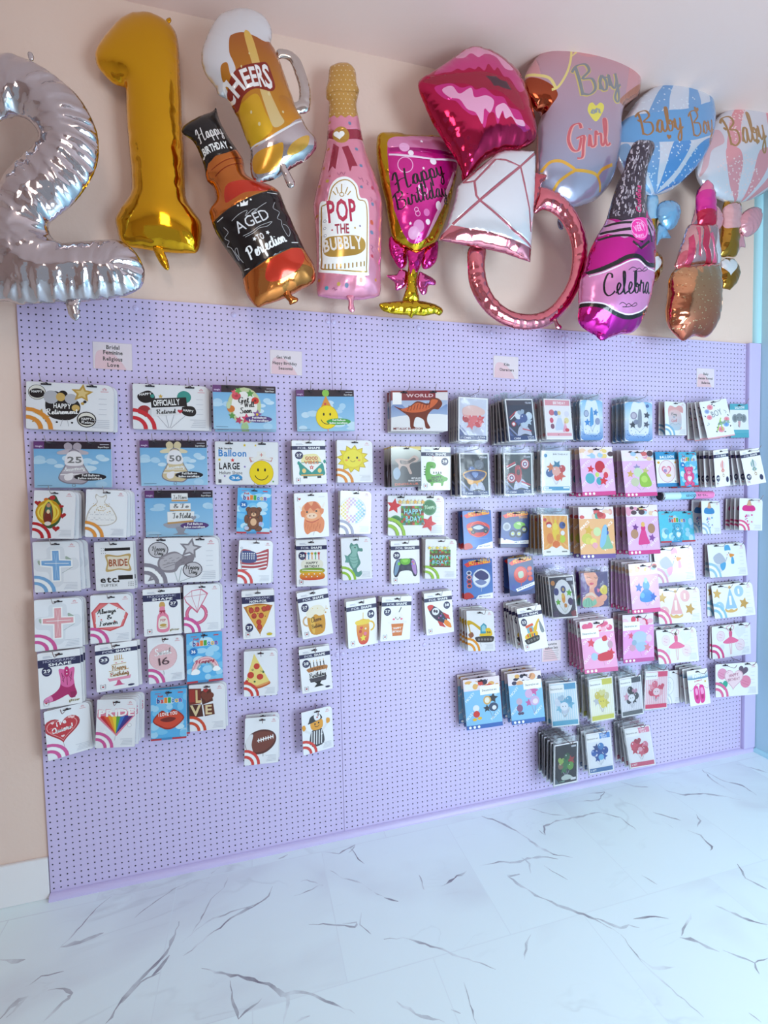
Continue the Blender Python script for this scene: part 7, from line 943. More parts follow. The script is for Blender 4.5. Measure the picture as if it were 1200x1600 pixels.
pk('getwell', 'sky blue pack with a round floral balloon reading Get Well Soon', 'floral Get Well Soon packs', S('e C8D0A0 74 46 40 42;e F4F0EC 74 46 31 33;e D84A5A 55 24 11 9;e B83040 55 24 4 3;s E85A6A 50 16 8 10;e D8342C 100 34 9 8;e 7A1818 100 34 3 3;s D8406A 78 76 13 0;e 4A2030 78 76 3 3;s C03A60 60 80 10 20;s 8A5AA0 104 66 12 10;e E8C030 104 66 3 3;e D8782C 42 54 9 8;s 5A9A48 88 18 10 0;s 5A9A48 44 70 9 0;s 6AA850 60 12 9 30;e C8D8B0 36 46 5 8;Y 333 60 40 86 38 12 Get;Y 333 74 50 98 48 12 Well;Y 333 64 64 92 62 13 Soon;c A8C890 68,88 80,88 82,100 66,100', '5A3A7A'))
pk('hatsmile', 'sky blue pack with a yellow smiley in an orange party hat', 'party hat smiley packs', S('e 90C850 76 8 9 9;p E89838 76,14 62,44 92,44;e D84A4A 74 34 3 3;e F4E060 80 40 3 3;e E8602C 70 42 2 2;'+smile(78, 66, 28)+'L E8A0A0 3 80,94 80,100', '4AA848'))
pk('nurse', 'wide white pack reading Balloon LARGE with a smiley in a nurse cap', 'nurse smiley packs', ('F6F7FB', 'T 3F90D8 8 34 74 34 15 Balloon;T k 9 64 58 64 15 LARGE;t 333 9 76 64 76 8 Helium_Shape;e 3F9AD8 48 84 16 8;T F 38 87 58 87 6 36;s E83030 41 43 5 0;s F0D020 70 8 4 0;s F0D020 10 42 4 0;s 8A6AC0 70 58 3 0;s F0D020 96 8 3 0;s 60A850 138 92 3 0;s 8A8A9A 62 88 3 0;s F0C020 128 66 3 0;s 8A6AC0 22 80 3 0;s 4878C8 132 40 3 0;'+smile(110, 72, 28)+'p D8988A 80,36 138,36 134,46 118,42 98,42 84,48;p F6F4F0 83,38 100,34 100,22 120,22 120,34 136,38 132,44 112,40 88,45;L D86A5A 1.4 110,26 110,34;L D86A5A 1.4 106,30 114,30;T 333 8 18 40 18 4 36_inch;r d 7 88 14 96;'+slotN(34, 5)+slotN(118, 5), True, 3))
pk('van', 'white FOIL SHAPE pack with a teal camper van reading GOOD VIBES', 'camper van packs', F('27', 'l', 'r 3A3438 30 108 42 118;r 3A3438 72 108 84 118;c F4E8A8 30,48 50,42 74,44 84,70 30,72;c 2A9488 20,70 50,68 86,68 94,90 90,110 24,110 20,90;p F4F4F0 24,70 88,70 56,100;e F0D080 33 94 6 7;e F0D080 80 94 6 7;s D84A3A 56 84 8 0;e F 56 84 2 2;r E8A848 24 106 90 110;e 2A9488 18 70 4 6;e 2A9488 96 66 4 6;T C83A30 38 60 76 60 10 GOOD;T D8742C 34 73 78 73 10 VIBES'))
pk('sun', 'white pack with a smiling yellow sun', 'smiling sun packs', A('E89030', 's C8A818 44 60 46 8 12 .72;s F0DC28 44 60 42 8 12 .72;e E8D020 44 60 30 32;e F4E440 44 58 27 28;e k 32 56 2.6 4;e k 56 56 2.6 4;o 6A4A10 44 62 7 1.4 200 340;e F0A050 26 64 4 3;e F0A050 62 64 4 3'))
pk('bear', 'sky blue pack with a brown teddy bear balloon', 'brown teddy bear packs', CB(bearp(50, 90, 62, '7A4830', '4A2A1C', 'E8B890')+'e C8C8E0 30 120 7 6;e B8B8E0 72 106 6 6;e F08080 40 88 2 2'))
pk('cow', 'white pack with a shaggy orange highland calf', 'orange highland calf packs', ('F8F8FB', 'c F6EEE4 20,52 12,40 16,40 30,50;c F6EEE4 80,44 90,28 90,40 78,52;c E8844A 34,70 66,66 86,84 84,112 74,124 62,118 46,120 34,126 26,112 26,88;c F2A06A 22,44 40,28 66,28 80,48 78,72 60,84 38,84 24,70;c D86A38 28,44 38,28 50,40 58,26 70,36 78,50 66,48 56,56 46,46 36,56;c E8844A 18,56 30,54 30,70 20,72;c E8844A 74,50 86,50 84,64 76,64;e F8D0B0 50 70 16 9;e 7A3A20 44 70 2 2;e 7A3A20 56 70 2 2;e k 36 58 3 3;e k 64 56 3 3;l C03A2C 2 32,84 50,90 70,82;'+';'.join('l C85A2C 1.2 %d,%d %d,%d' % (32+i*6, 90+i % 3*6, 30+i*6, 104+i % 3*6) for i in range(8))+';L d 1 12,12 9,12 9,24 14,24;h B4303C 15 18 4 0;r C5C7D6 72 12 90 13;L AAA 1 56,118 52,130;'+slotN(), False, 3))
CHK = ''.join('r %s %g %g %g %g;' % (('E0C858', 'E8A0A8', 'C0A0D8', '88C8D8', '78B8D8')[min(4, int(x/16))], x, y, x+6, y+6) for i, x in enumerate(range(2, 80, 6)) for j, y in enumerate(range(22, 102, 6)) if (i+j) % 2 == 0 and 17 < math.hypot(x+3-40, y+3-62) < 39)
pk('donut', 'white pack with a pastel checkered ring balloon', 'pastel checkered ring packs', A('8A88A8', 'e F4F1F2 40 62 42 42;'+CHK+'e F3F4F9 40 62 13 14;o C8C8D8 40 62 42 1'))
pk('flag', 'white pack with a waving flag of stars and stripes', 'stars and stripes packs', A('D84040', 'c B02838 6,34 30,30 50,40 80,28 88,32 86,84 70,94 44,88 12,92;'+''.join('l F0EEF0 4 %g,%g 46,%g 84,%g;' % (8, 44+i*11, 46+i*11, 38+i*11) for i in range(5))+'c 2C3A78 7,36 30,33 50,40 50,68 10,68;'+''.join('s F %g %g 2.4 0;' % (13+i % 6*6.4, 41+i//6*5.6) for i in range(24))+'o B0B0BC 8 24 3 1.2;L B0B0BC 1.6 9,28 10,94;'))
pk('cake26', 'white FOIL SHAPE pack with a rainbow layered cake reading HAPPY BIRTHDAY', 'rainbow layered cake packs', F('26', 'l', cake(44, ('D03830', '3890C0', 'E8A028', '58A848'), '')+'g 58A040 E8C030 18,84 84,84 84,98 18,98;g F0B028 D83028 18,97 84,97 84,116 18,116;L F 1.5 18,88 84,92;'+';'.join('e F %d %d 1.8 1.8' % (22+i*9, 100+(i % 2)*8) for i in range(7))))
pk('seahorse', 'white pack with a grey green seahorse balloon', 'seahorse packs', A(GRN, 'c 5E9488 28,28 34,16 42,22 54,20 60,34 70,36 70,46 54,46 58,66 62,84 50,100 52,112 64,108 66,118 54,128 38,120 34,102 26,88 20,60 32,46;c 8EBCB0 34,28 50,26 54,38 50,56 54,78 46,94 38,98 32,84 26,62 36,48 34,38;e k 46 32 2 2.4;l 5E9488 1.6 28,60 40,64 54,60;l 5E9488 1.6 28,70 42,74 56,70;l 5E9488 1.6 30,80 42,84 54,80;p 6AA094 22,58 10,54 14,68 10,78 24,80'))
pk('controller', 'white FOIL SHAPE pack with a green and violet game controller', 'game controller packs', F('30', 'l', 'c 2A2C44 16,64 34,56 50,60 68,56 84,64 92,96 88,112 78,112 68,96 34,96 22,112 12,112 8,94;c 7A98B8 18,66 30,62 26,90 16,108 11,100;c B088C8 84,66 72,62 74,90 84,108 89,100;c 6AB830 34,58 66,58 62,74 38,74;c 90D850 40,60 60,60 56,68 44,68;e 3A3A50 40 86 7 7;e 3A3A50 62 86 7 7;e 80D040 28 72 5 5;e E84A6A 76 68 2.4 2.4;e F0D040 80 74 2.4 2.4;e 4A90E0 72 74 2.4 2.4;e C060E0 76 80 2.4 2.4'))
PX = ''.join('r %s %g %g %g %g;' % (('5A9A3C', '3E7A30', '7ABA4C', '8A5A34', 'C84838', '4C8A8A', '6A4A2C')[(i*5+j*3+i*j) % 7], 14+i*6, 36+j*6, 20+i*6, 42+j*6) for i in range(11) for j in range(10))
pk('pixel', 'white pack with a green pixel block banner, right of the game controller pack', 'green pixel banner packs', A(GRN, PX+''.join('s %s %g 30 7 0;' % (('F0D040', 'E8F0C0')[i % 2], 14+i*12) for i in range(6))+'T 9AE0E8 20 66 74 66 11 HAPPY;T 9AE0E8 22 84 70 84 11 B-DAY'))
pk('pizza29', 'white pack with navy PHOTOGRAPHIC band and a pepperoni pizza slice pointing down', 'pepperoni pizza slice packs', F('29', 'b', 'c C07A30 10,44 50,38 90,44 92,50 54,122 50,122 8,52;c EAB050 14,50 50,44 88,50 53,114;'+''.join('e B83020 %g %g 8 8;e C84838 %g %g 6 6;' % (x, y, x, y) for x, y in ((28, 56), (46, 54), (68, 54), (36, 72), (58, 72), (50, 90), (80, 52), (52, 104)))+''.join('e 8A3A20 %g %g 2 1.4;' % (22+(i*23) % 56, 48+(i*i*3) % 30) for i in range(14)), 'PHOTOGRAPHIC|NON-FOIL', 'e D8C038 82 126 9 4;'))
pk('beer27', 'white FOIL SHAPE pack with a frothy gold beer mug, hung askew', 'gold beer mug packs', F('27', 'l', 'o D8B080 22 86 13 5 90 270;c D89A30 26,70 76,70 72,124 30,124;c E8B850 32,76 44,76 42,120 34,120;c F6EED8 22,62 34,50 52,44 70,46 82,60 78,74 62,76 50,70 36,78 24,74;Y 6A4418 34 92 68 90 14 Cheers;Y 6A4418 34 110 68 108 11 Birthday;s D8A840 84 70 4 0;s D8A840 90 60 3 0;l D8A840 1 78,66 86,58 88,50;e E8C870 44 52 1.5 1.5;e E8C870 60 54 1.5 1.5'))
pk('juice', 'white FOIL SHAPE pack with a red and orange tumbler with handle, hung askew', 'red and orange tumbler packs', F('34', 'r', 'L E8C040 2.4 52,66 54,38;o F0C030 76 80 13 5 -90 90;g F0B030 D83020 32,64 70,64 66,124 36,124;c F4D040 30,60 72,60 70,72 32,72;s F0E040 50 112 11 0;e C83028 42 92 5 5;e E87090 58 100 5 5;h D82848 46 82 5 0;e F0F0D0 60 86 3 3', ))
pk('frappe', 'white FOIL SHAPE pack with a smiling whipped coffee in an orange cup', 'smiling coffee cup packs', F('27', 'l', 'L 3A3A44 3 58,50 66,34;c F6F0EA 34,76 38,56 54,48 70,56 76,76;e k 48 66 1.6 2.4;e k 62 66 1.6 2.4;e F07090 42 70 4 3;e F07090 68 70 4 3;o k 55 67 4 1.2 200 340;c F2EDE8 28,76 82,76 80,84 30,84;p D8742C 34,84 76,84 71,122 40,122;r F0A060 36 94 74 96;T F 42 101 68 101 6 HAPPY;T F 40 111 70 111 6 BIRTHDAY'))
pk('rocket', 'white FOIL SHAPE pack with a dark galaxy rocket and a face in its window', 'galaxy rocket packs', F('38', 'r', 'c 2C2444 14,46 30,42 56,60 76,84 76,100 60,102 36,88 18,66;c D83030 10,42 22,38 32,44 18,58 12,52;p C82C2C 62,66 84,78 90,94 74,88;p C82C2C 42,92 60,100 72,118 50,110;c F08A28 72,92 88,104 92,120 78,116 66,104;e E8E8F0 38 62 13 12;e 3A3044 34 60 4 5;e 3A3044 42 62 4 5;e A060C0 56 78 3 3;e 60A0D0 64 88 2 2;e E060A0 48 84 2 2;e F 60 72 1 1;e F 70 92 1 1'))
pk('slice', 'white pack with a cartoon pizza slice pointing up', 'cartoon pizza slice packs', A('D84038', 'c C8642C 4,96 40,104 74,94 76,102 40,114 4,106;c E8A060 6,94 40,102 74,92 74,98 40,108 5,102;p F4DC80 30,8 4,96 40,104 76,92;e D04030 38 46 9 9;e D04030 20 72 10 10;e D04030 48 78 10 9;e D04030 8 92 5 6;e 4A6A38 26 56 3 3;e F4DC80 26 56 1.4 1.4;e 4A6A38 58 64 3 3;e 4A6A38 32 92 3 3;l 5A8A40 1.4 48,60 54,62 58,58;l 5A8A40 1.4 10,80 14,84 12,88'))
pk('cake28', 'white FOIL SHAPE pack with a black and caramel dripping cake reading Birthday', 'black dripping cake packs', F('28', 'l', ''.join('L 2A2428 3 %g,62 %g,44;L E8B040 2 %g,43 %g,38;' % (34+i*11, 33+i*11, 33+i*11, 33+i*11) for i in range(5))+'c B8783C 24,62 84,58 86,72 80,76 70,70 58,78 46,70 36,78 26,74;T 6A3A18 34 71 76 68 8 HAPPY;p F2F0F0 26,74 84,70 82,96 28,98;Y k 28 93 82 88 14 Birthday;p 4A444C 26,94 84,90 80,104 30,106;p k 42,106 66,104 60,112 72,120 40,122 50,112', bot='e n 84 126 8 3;'))
pk('football', 'white pack with a brown American football', 'brown football packs', A('D84038', 'c 5A2A24 2,70 18,46 48,36 78,42 92,60 86,84 60,104 26,106 6,92;c 7A4034 6,70 20,50 48,41 76,46 88,60 82,80 58,98 28,100 10,88;c E8E6EA 2,70 14,50 24,50 20,78 26,106 10,98;L F 3 36,68 84,58;'+''.join('L F 2.4 %g,%g %g,%g;' % (40+i*7, 61-i*1.4, 41+i*7, 73-i*1.4) for i in range(7))+'L 555 1.4 54,104 54,114'))
pk('referee', 'white pack with a smiling striped football referee mascot', 'striped referee packs', A('D84038', 'c 3A3A44 28,70 46,62 64,66 68,112 24,114;'+''.join('L F4F4F6 3 %g,68 %g,112;' % (31+i*8, 28+i*8) for i in range(5))+'c E8A030 28,38 46,30 66,36 66,60 46,66 30,60;c 2A2A34 22,36 30,20 56,16 66,32 44,38 20,42;c F0F0F4 40,18 56,16 60,32 44,35;s C83030 50 26 4 0;e k 42 46 2.4 3;e k 54 44 2.4 3;o k 48 48 8 1.5 200 340;L E8E8EC 7 26,72 6,58;L E8E8EC 7 66,70 84,50;c E8A030 0,46 8,42 12,54 4,60;c E8A030 80,36 90,38 90,50 80,52;e F4F4F6 62 82 3 3'))
pk('dino', 'wide pack with an orange ridged dinosaur on a pale mountain backdrop', 'orange dinosaur packs', ('E8EAF2', 'g 9AB0D8 E8ECF4 0,14 150,14 150,100 0,100;g 6A88C0 B0C4E4 0,40 20,28 44,44 80,30 120,46 150,34 150,66 0,66;g F0F2F6 F4F4F8 0,66 150,60 150,100 0,100;r 8A2A38 0 0 150 24;r F 4 4 28 34;r E8E0E4 118 4 150 24;T F0D0D4 40 16 112 16 8 WORLD;c 7A3424 8,38 30,44 50,38 70,26 98,32 106,18 126,20 136,32 126,46 112,46 98,60 96,76 104,92 92,92 86,72 66,66 60,86 66,92 52,92 48,66 30,52;c D8683C 26,46 50,40 70,30 98,36 108,22 124,24 118,34 104,44 84,52 60,54 40,52;'+''.join('L 7A2C1C 1.6 %g,%g %g,%g;' % (44+i*8, 50-i, 48+i*8, 36-i) for i in range(8))+'T 8A3038 6 96 84 96 5 METALLIC_BALLOON;'+slotN(34, 5)+slotN(116, 5), True, 3))
pk('trex', 'dark brown pack with a skeletal dinosaur, left of the green dinosaur pack', 'dark dinosaur packs', ('3A3236', 'g D8B040 E8D890 0,0 100,0 100,12 0,12;g E8E8DC 4A4246 0,6 60,4 100,20 100,50 0,60;c B8988C 12,44 34,40 56,44 76,30 92,40 84,52 70,54 60,66 68,90 60,92 50,70 34,66 24,84 18,82 24,62;c 5A4844 30,46 56,48 74,38 82,44 66,54 50,60 32,58;'+''.join('L D8C0B4 1 %g,44 %g,60;' % (34+i*4, 36+i*4) for i in range(6))+'c 8A9AB0 6,80 20,70 30,90 20,110 8,104;T E8E0E0 66 110 98 110 5 METALLIC;T E8E0E0 56 118 98 118 5 BALLOON;T C85A3C 10 130 90 130 7 DINOSAUR;'+slotN(), False, 3))
pk('greendino', 'white FOIL SHAPE pack with a green long necked dinosaur in a party hat', 'green long necked dinosaur packs', F('38', 'r', 'p E8D8D0 34,44 46,44 38,28;e D84A3A 40 30 2 2;c 58A828 16,60 22,48 42,48 50,56 46,68 32,68 32,84 46,88 60,84 76,92 90,98 88,106 78,110 74,122 68,122 66,114 44,114 40,122 34,122 32,116 20,108 14,88;'+''.join('p 3A6A28 %g,%g %g,%g %g,%g;' % (14+i*.3, 60+i*8, 14+i*.3, 66+i*8, 8, 63+i*8) for i in range(4))+''.join('p 2A4A28 %g,84 %g,84 %g,76;' % (40+i*8, 46+i*8, 43+i*8) for i in range(4))+'l k 1.4 30,60 35,63 40,60;T k 36 101 70 99 8 HAPPY;T k 24 111 74 109 8 BIRTHDAY'))
PX2 = ''.join('r %s %g %g %g %g;' % (('5A9A3C', '3E7A30', '7ABA4C', '8A5A34', 'C84838', '4C8A8A', '6A4A2C')[(i*5+j*3+i*j) % 7], 34+i*6, 26+j*6, 40+i*6, 32+j*6) for i in range(10) for j in range(8))
pk('pixelcluster', 'wide white pack of HAPPY B-DAY pixel balloons with red stars', 'wide pixel banner packs', A(GRN, 's D82834 16 26 20 10;e 5A9A6A 20 66 17 17;e 3A7A4A 20 66 14 14;Y C8E8C8 10 70 32 66 9 Happy;e 5A9A6A 110 30 19 20;e 3A7A4A 110 30 16 17;Y C8E8C8 98 34 124 30 9 Happy;'+PX2+''.join('s %s %g 16 7 0;' % (('F0B858', 'E8E0A8')[i % 2], 32+i*10) for i in range(7))+'T 9AE0E8 42 46 90 46 12 HAPPY;T 9AE0E8 46 64 86 64 12 B-DAY;s D82834 108 70 21 20', wide=True))
SP = 'p 3A4A88 4,96 34,132 4,132;p 8A90B8 4,84 50,132 44,132 4,92;p 5A6AA0 4,104 30,132 24,132 4,112;c C8CCE0 40,92 60,82 76,96 84,118 60,112 34,118;r 2A3A78 4 118 96 132;T E8E8F4 18 129 42 129 6 CMM;T F 68 125 92 125 4.6 5_Pack;T F 70 131 92 131 3.6 Balloons;'
pk('redhero', 'bagged pack with red heart and star balloons on a pale backdrop, top row', 'bagged red cluster packs', DS('D8DCEC', SP+clus(50, 64, 34, ('D82838', 'E86A70', 'C01828', 'F0A8A0', 'D82838'), 3)+'c F0C8C0 16,34 50,24 88,38 80,54 20,54;'), 1)
pk('starhero', 'bagged dark pack with a silver star cluster and red stripes', 'bagged dark star packs', DS('34324C', SP+'r 45384A 4 4 96 20;'+clus(60, 62, 30, ('C8D8E8', '4A5A98', 'E8EEF4', 'A8B8D0', 'D8E4F0'), 5)+'L D83A48 3 10,60 34,40;L F0F0F4 3 12,66 36,46;L D83A48 3 52,96 84,104;e C83040 22 80 8 8;e F 22 80 5 5;T DDE 70 16 92 16 6 TEAM'), 1)
pk('nighthero', 'bagged dark pack with navy and gold winged shape balloons', 'bagged navy and gold packs', DS('26242E', SP+'e 6A7080 66 36 16 15;'+clus(50, 70, 30, ('F0B040', '2C3A7A', '6A86C0', '2C3A7A', 'E8A838'), 8, 'osos')+'c F0B040 12,62 50,52 90,60 78,84 50,90 20,82;c 2C3A7A 16,64 50,55 86,62 76,80 50,86 22,78;c 7C98D0 40,62 62,62 52,78;T DDE 70 16 92 16 6 TEAM'), 1)
pk('shields', 'bagged dark pack with red ringed shield discs and striped streamers', 'bagged shield disc packs', DS('26262E', SP+'L D83848 5 10,44 40,30;L F 3 12,50 42,36;L D83848 4 60,92 92,104;L F 3 60,98 90,110;'+''.join('e C82838 %g %g 15 16;e F0F0F4 %g %g 11 12;e B82838 %g %g 8 8.5;e 2C4A90 %g %g 6 6;s F %g %g 5 0;' % ((x, y)*5) for x, y in ((74, 36), (26, 80)))+'c B81C28 40,44 54,40 62,62 60,84 50,96 40,84 38,62;e 3A1820 50 62 6 10;T DDE 70 16 92 16 6 TEAM'), 1)
HW = 'p E83028 4,16 24,6 96,8 92,14 30,22 14,26;T F4C020 22 20 94 12 15 HOT_WHEELS;'
pk('racecar', 'blue toy car pack with a race car on a red oval', 'blue race car packs', ('3C68B8', 'g 2E5AA8 5A88D0 0,24 100,24 100,118 0,118;'+HW+'c D82C2C 12,52 34,40 66,40 92,56 84,84 56,94 24,84;o E86A5A 52 66 28 2;c 3A3A68 22,62 50,48 84,60 88,74 60,78 30,76;c C8D0E8 34,60 56,52 72,62 54,68;c F0A030 14,64 30,60 30,72;e 222 34 76 8 7;e 888 34 76 3 3;e 222 78 74 8 8;e 888 78 74 3 3;L 7AA0D8 1 30,100 84,100;p F 50,124 100,112 100,136 40,136;T 4A60A0 52 130 92 128 4 METALLIC;c C83030 0,118 20,114 30,130 10,136 0,136', False, 3))
pk('truck', 'dark blue toy car pack with a green monster truck', 'dark monster truck packs', ('2A3470', 'g 26305E 3A5AA8 0,0 100,0 100,110 0,110;'+HW+'T F0A030 62 26 92 24 8 TRUCKS;e B8BCC8 20 58 14 16;e 8A8E9C 20 58 9 10;c 7AC040 44,50 60,38 84,46 80,62 54,66;c C8E8A0 54,46 66,42 70,52;'+''.join('e 222634 %g %g 13 15;e A8B8C8 %g %g 7 8;e D8D850 %g %g 4 4;' % (x, y, x, y, x, y) for x, y in ((42, 84), (64, 84), (82, 68)))+'p F 0,100 50,112 100,108 100,122 0,122;s 3A3A90 14 104 7 0;T 4A60A0 50 119 92 117 5 METALLIC', False, 3))
pk('globe', 'blue toy car pack with a car inside a clear globe balloon', 'blue car globe packs', ('3C68B8', 'g 2E5AA8 5A88D0 0,24 100,24 100,118 0,118;'+HW+''.join('e %s 20 %g 9 8;e 3A3A60 20 %g 6 5;' % (c, 46+i*15, 46+i*15) for i, c in enumerate(('D8DCE8', 'E8A0A0', 'C83038', 'E86048')))+'e C8D0E0 62 66 31 33;e E8ECF4 62 66 28 30;c 3A3A70 38,54 60,38 84,52 84,68 60,72;c 7A88B8 40,76 60,70 80,80 60,90;L C0C8D8 1.4 62,98 60,112;p F 50,124 100,116 100,136 40,136;T 4A60A0 52 131 92 129 4 METALLIC;c C83030 0,118 20,114 34,130 10,136 0,136', False, 3))
pk('redcard', 'dark blue toy car pack with a round red balloon', 'red round balloon packs', ('2A3470', 'g 26305E 3A5AA8 0,0 100,0 100,110 0,110;'+HW+'e C8281E 48 62 28 30;e E0483A 46 58 22 24;e 6A6A70 48 62 12 13;c B8C8B0 38,54 56,50 58,70 42,74;L E0483A 2 48,92 46,102;'+''.join('e C83830 84 %g 10 9;e E05040 84 %g 7 6;' % (44+i*18, 44+i*18) for i in range(3))+'e 3A4AA0 16 104 7 8;p F 24,112 100,92 100,104 30,122;T 4A60A0 34 116 94 101 5 METALLIC', False, 3))
PG = ('F0D080', 'E8A0B8', 'A8C8E8', 'D86A6A', '5A4048', 'F6E0E8', 'F0C8A8', 'F4F4F8')
pk('pinkgown', 'bagged white pack with pink header and pastel gown balloons, top row', 'bagged pastel gown packs', DS('F8F4F6', 'r EBA0AC 4 4 96 22;T F 34 18 80 18 9 BIRTHDAY;e D87080 26 46 10 10;e 6A80B8 42 48 8 9;e D85070 24 72 7 9;e 8A4A68 26 92 7 9;e E8E4F0 82 50 9 10;e F0E0A0 80 72 9 10;'+gown(54, 72, 62, 'D0DCF0', 'E8ECF8', 'F0D080')+gown(74, 92, 34, 'F0A8C0', 'F4C0D0', 'E8C080')+'e D84050 80 104 8 6;r F0A8B4 4 114 96 124;e 555 46 120 1.6 1.6'), 1)
ICE = 'g 8AC8F0 E8F6FC 4,4 96,4 96,60 4,60;g E8F6FC 4A90D8 4,60 96,60 96,132 4,132;c F4FAFE 26,8 50,4 74,8 86,104 50,116 14,104;'+''.join('e 2A68B8 %g %g 1.6 1.6;' % (8+(i*31) % 84, 100+(i*i*5) % 28) for i in range(22))
pk('icefall', 'bagged icy blue pack with blue star and disc balloons', 'bagged icy blue packs', DS('A8D8F4', ICE+'e 8A9AB8 26 46 11 12;e C0C8E0 26 46 8 9;s 4890D0 68 42 13 10;c 58A8E0 46,30 54,30 58,80 42,80;s 3F90D8 30 76 14 0;s 68B0E8 46 84 9 20;e A0A8C8 76 72 11 12;L 88A8C8 1 40,84 50,104;L 88A8C8 1 68,80 52,104;r C8E0F4 34 112 70 115'), 1)
pk('icecastle', 'bagged icy blue pack with grey and black star balloons', 'bagged icy grey star packs', DS('A8C8EC', ICE+'e A098B0 32 48 12 13;e D0C8D8 32 48 8 9;s 3A3A50 80 46 13 10;c 9098A8 50,30 60,34 60,84 46,84;s 2A2A3A 28 80 14 0;s 4A4A60 78 78 13 20;e 8A90A8 40 70 9 9;L 8898B8 1 34,90 52,104;L 8898B8 1 74,84 54,104;e 4A6AA8 82 14 6 6;r C8E0F4 34 112 70 115'), 1)
pk('heroes', 'bagged white pack with red, orange and blue cluster and blue footer', 'bagged toy cluster packs', DS('F6F7FB', 'e 3A88B8 14 16 6 6;T 888 40 14 92 14 5 BIRTHDAY;'+clus(50, 66, 32, ('D85A38', 'E8442C', '3A5A9A', 'D8702C', '2E7898', 'C83030', 'F0B0A0'), 2, 'soos')+'r 4AA0C8 4 116 96 128;r F 6 118 24 122;r F 74 118 94 122;r F 6 124 34 127'), 1)
PW = dict(bg='E8B8EC', band='D84A96')
def prin(art, head=PG, bg='E8B8EC', band='D8408C', wm='', lab=0): return PR(bg, band, head, art, wm[:6] if wm else '', lab)
pk('redgown', 'lilac pack with pastel header and red and teal gown cluster', 'lilac packs with red and teal balloons', prin('s D82C38 30 62 12 10;e 58A8B8 26 88 14 15;e 48A0B0 54 96 10 11;e C8283A 58 56 15 17;s D82C38 66 96 14 10;e F0C8D0 76 72 12 13;e D8384A 74 80 7 9;e C8D870 48 78 6 7;L C89 1 40,100 50,116;L C89 1 62,104 52,116', wm='TITTO'))
pk('greengown', 'lilac pack with pastel header and lime and gold balloon cluster', 'lilac packs with lime and gold balloons', prin('s D8A858 22 70 12 10;s 9A90B8 44 52 12 0;s C8C078 70 62 12 14;e C8D8B8 46 66 14 14;e C8C8A8 34 94 13 13;c 98C048 50,78 70,66 84,90 84,106 64,110 50,104;e B8D868 64 86 10 10;L A98 1 36,106 50,118;L A98 1 62,110 54,118', wm='TITTO'))
pk('yellow', 'bagged orange pack with a crowd of small yellow, red and blue balloons', 'bagged yellow and orange packs', DS('F2A848', ''.join('p F6BC6A %g,4 %g,4 50,80;p F6BC6A %g,110 %g,110 50,70;' % (8+i*20, 16+i*20, 8+i*20, 16+i*20) for i in range(5))+'e D84038 12 18 6 6;e C83030 26 34 11 10;e F0F0F4 26 38 9 6;e 4A5AA0 76 36 12 12;e 2C3A68 82 34 6 6;e F0D030 50 56 13 30;e F4DC50 48 40 10 12;e E88838 28 80 12 18;e E87828 50 100 14 12;e C8D838 74 82 11 13;e F0F0F8 76 62 8 8;e F0D030 50 22 4 6;e E8A028 58 78 8 12;c F8F4EC 4,132 4,118 20,114 34,106 50,112 66,104 80,114 96,120 96,132;r 888 12 122 28 126;r 888 70 122 90 126'), 1)
pk('orangegown', 'peach pack with collage header, purple footer and blue and green gown', 'peach packs with blue and green gown', prin('s D8A838 26 62 14 10;e C8C050 20 84 15 14;e D8C860 24 90 8 9;e E8D868 38 92 9 9;e C8D8A0 50 66 11 12;e E8A0A8 42 102 8 8;'+gown(76, 82, 58, '88B898', '3A60B0', '2A2430')+'c 88B8E0 66,56 78,50 74,90 62,108 56,100;L CA8 1 30,100 46,116', ('B83838', 'E8A8A0', 'F0C8B0', '48A090', '3A2A38', 'D85A5A', 'F4E4D8', '6A3A40'), 'EBB27C', '6A5098', 'PRINCE'))
pk('rosegown', 'lilac pack with pastel header and a rose pink gown among bronze balloons', 'lilac packs with rose pink gown', prin('s 7A3A88 26 62 11 10;e B88868 22 80 12 13;e B08060 76 66 12 14;s 8A4A98 76 92 12 16;'+gown(50, 78, 60, 'E0408C', 'D83078', 'E8B868')+'L C8A 1 40,108 44,120;L C8A 1 60,108 56,120', wm='TITTO'))
pk('babysuit', 'white pack with a pink and blue baby bodysuit', 'baby bodysuit packs', A('88B8D8', 'c E4A8A8 16,30 26,16 50,22 66,14 84,22 84,44 72,44 72,86 76,108 56,116 44,112 24,112 20,80 16,54;g E8C0C0 B8D0E0 22,40 72,40 72,108 24,108;h 9AA8B8 42 62 5 0;Y 888 30 56 56 54 11 Boy;Y D89098 30 82 56 80 11 Girl;l 88B0C0 1.4 22,94 34,88 48,94 62,88 72,94'))
FLW = ''.join('e %s %g %g %g %g;e %s %g %g %g %g;' % (c, x, y, r_, r_*.9, c2, x, y, r_*.5, r_*.45) for x, y, r_, c, c2 in ((34, 24, 11, 'F0A0AC', 'E87A90'), (20, 38, 9, 'A8B8E0', '88A0D8'), (24, 60, 10, 'F0A0AC', 'E87A90'), (84, 74, 10, 'F0A0AC', 'E87A90'), (78, 92, 10, '88B0E0', '6A98D8'), (56, 108, 12, 'F0A0AC', 'E87A90')))
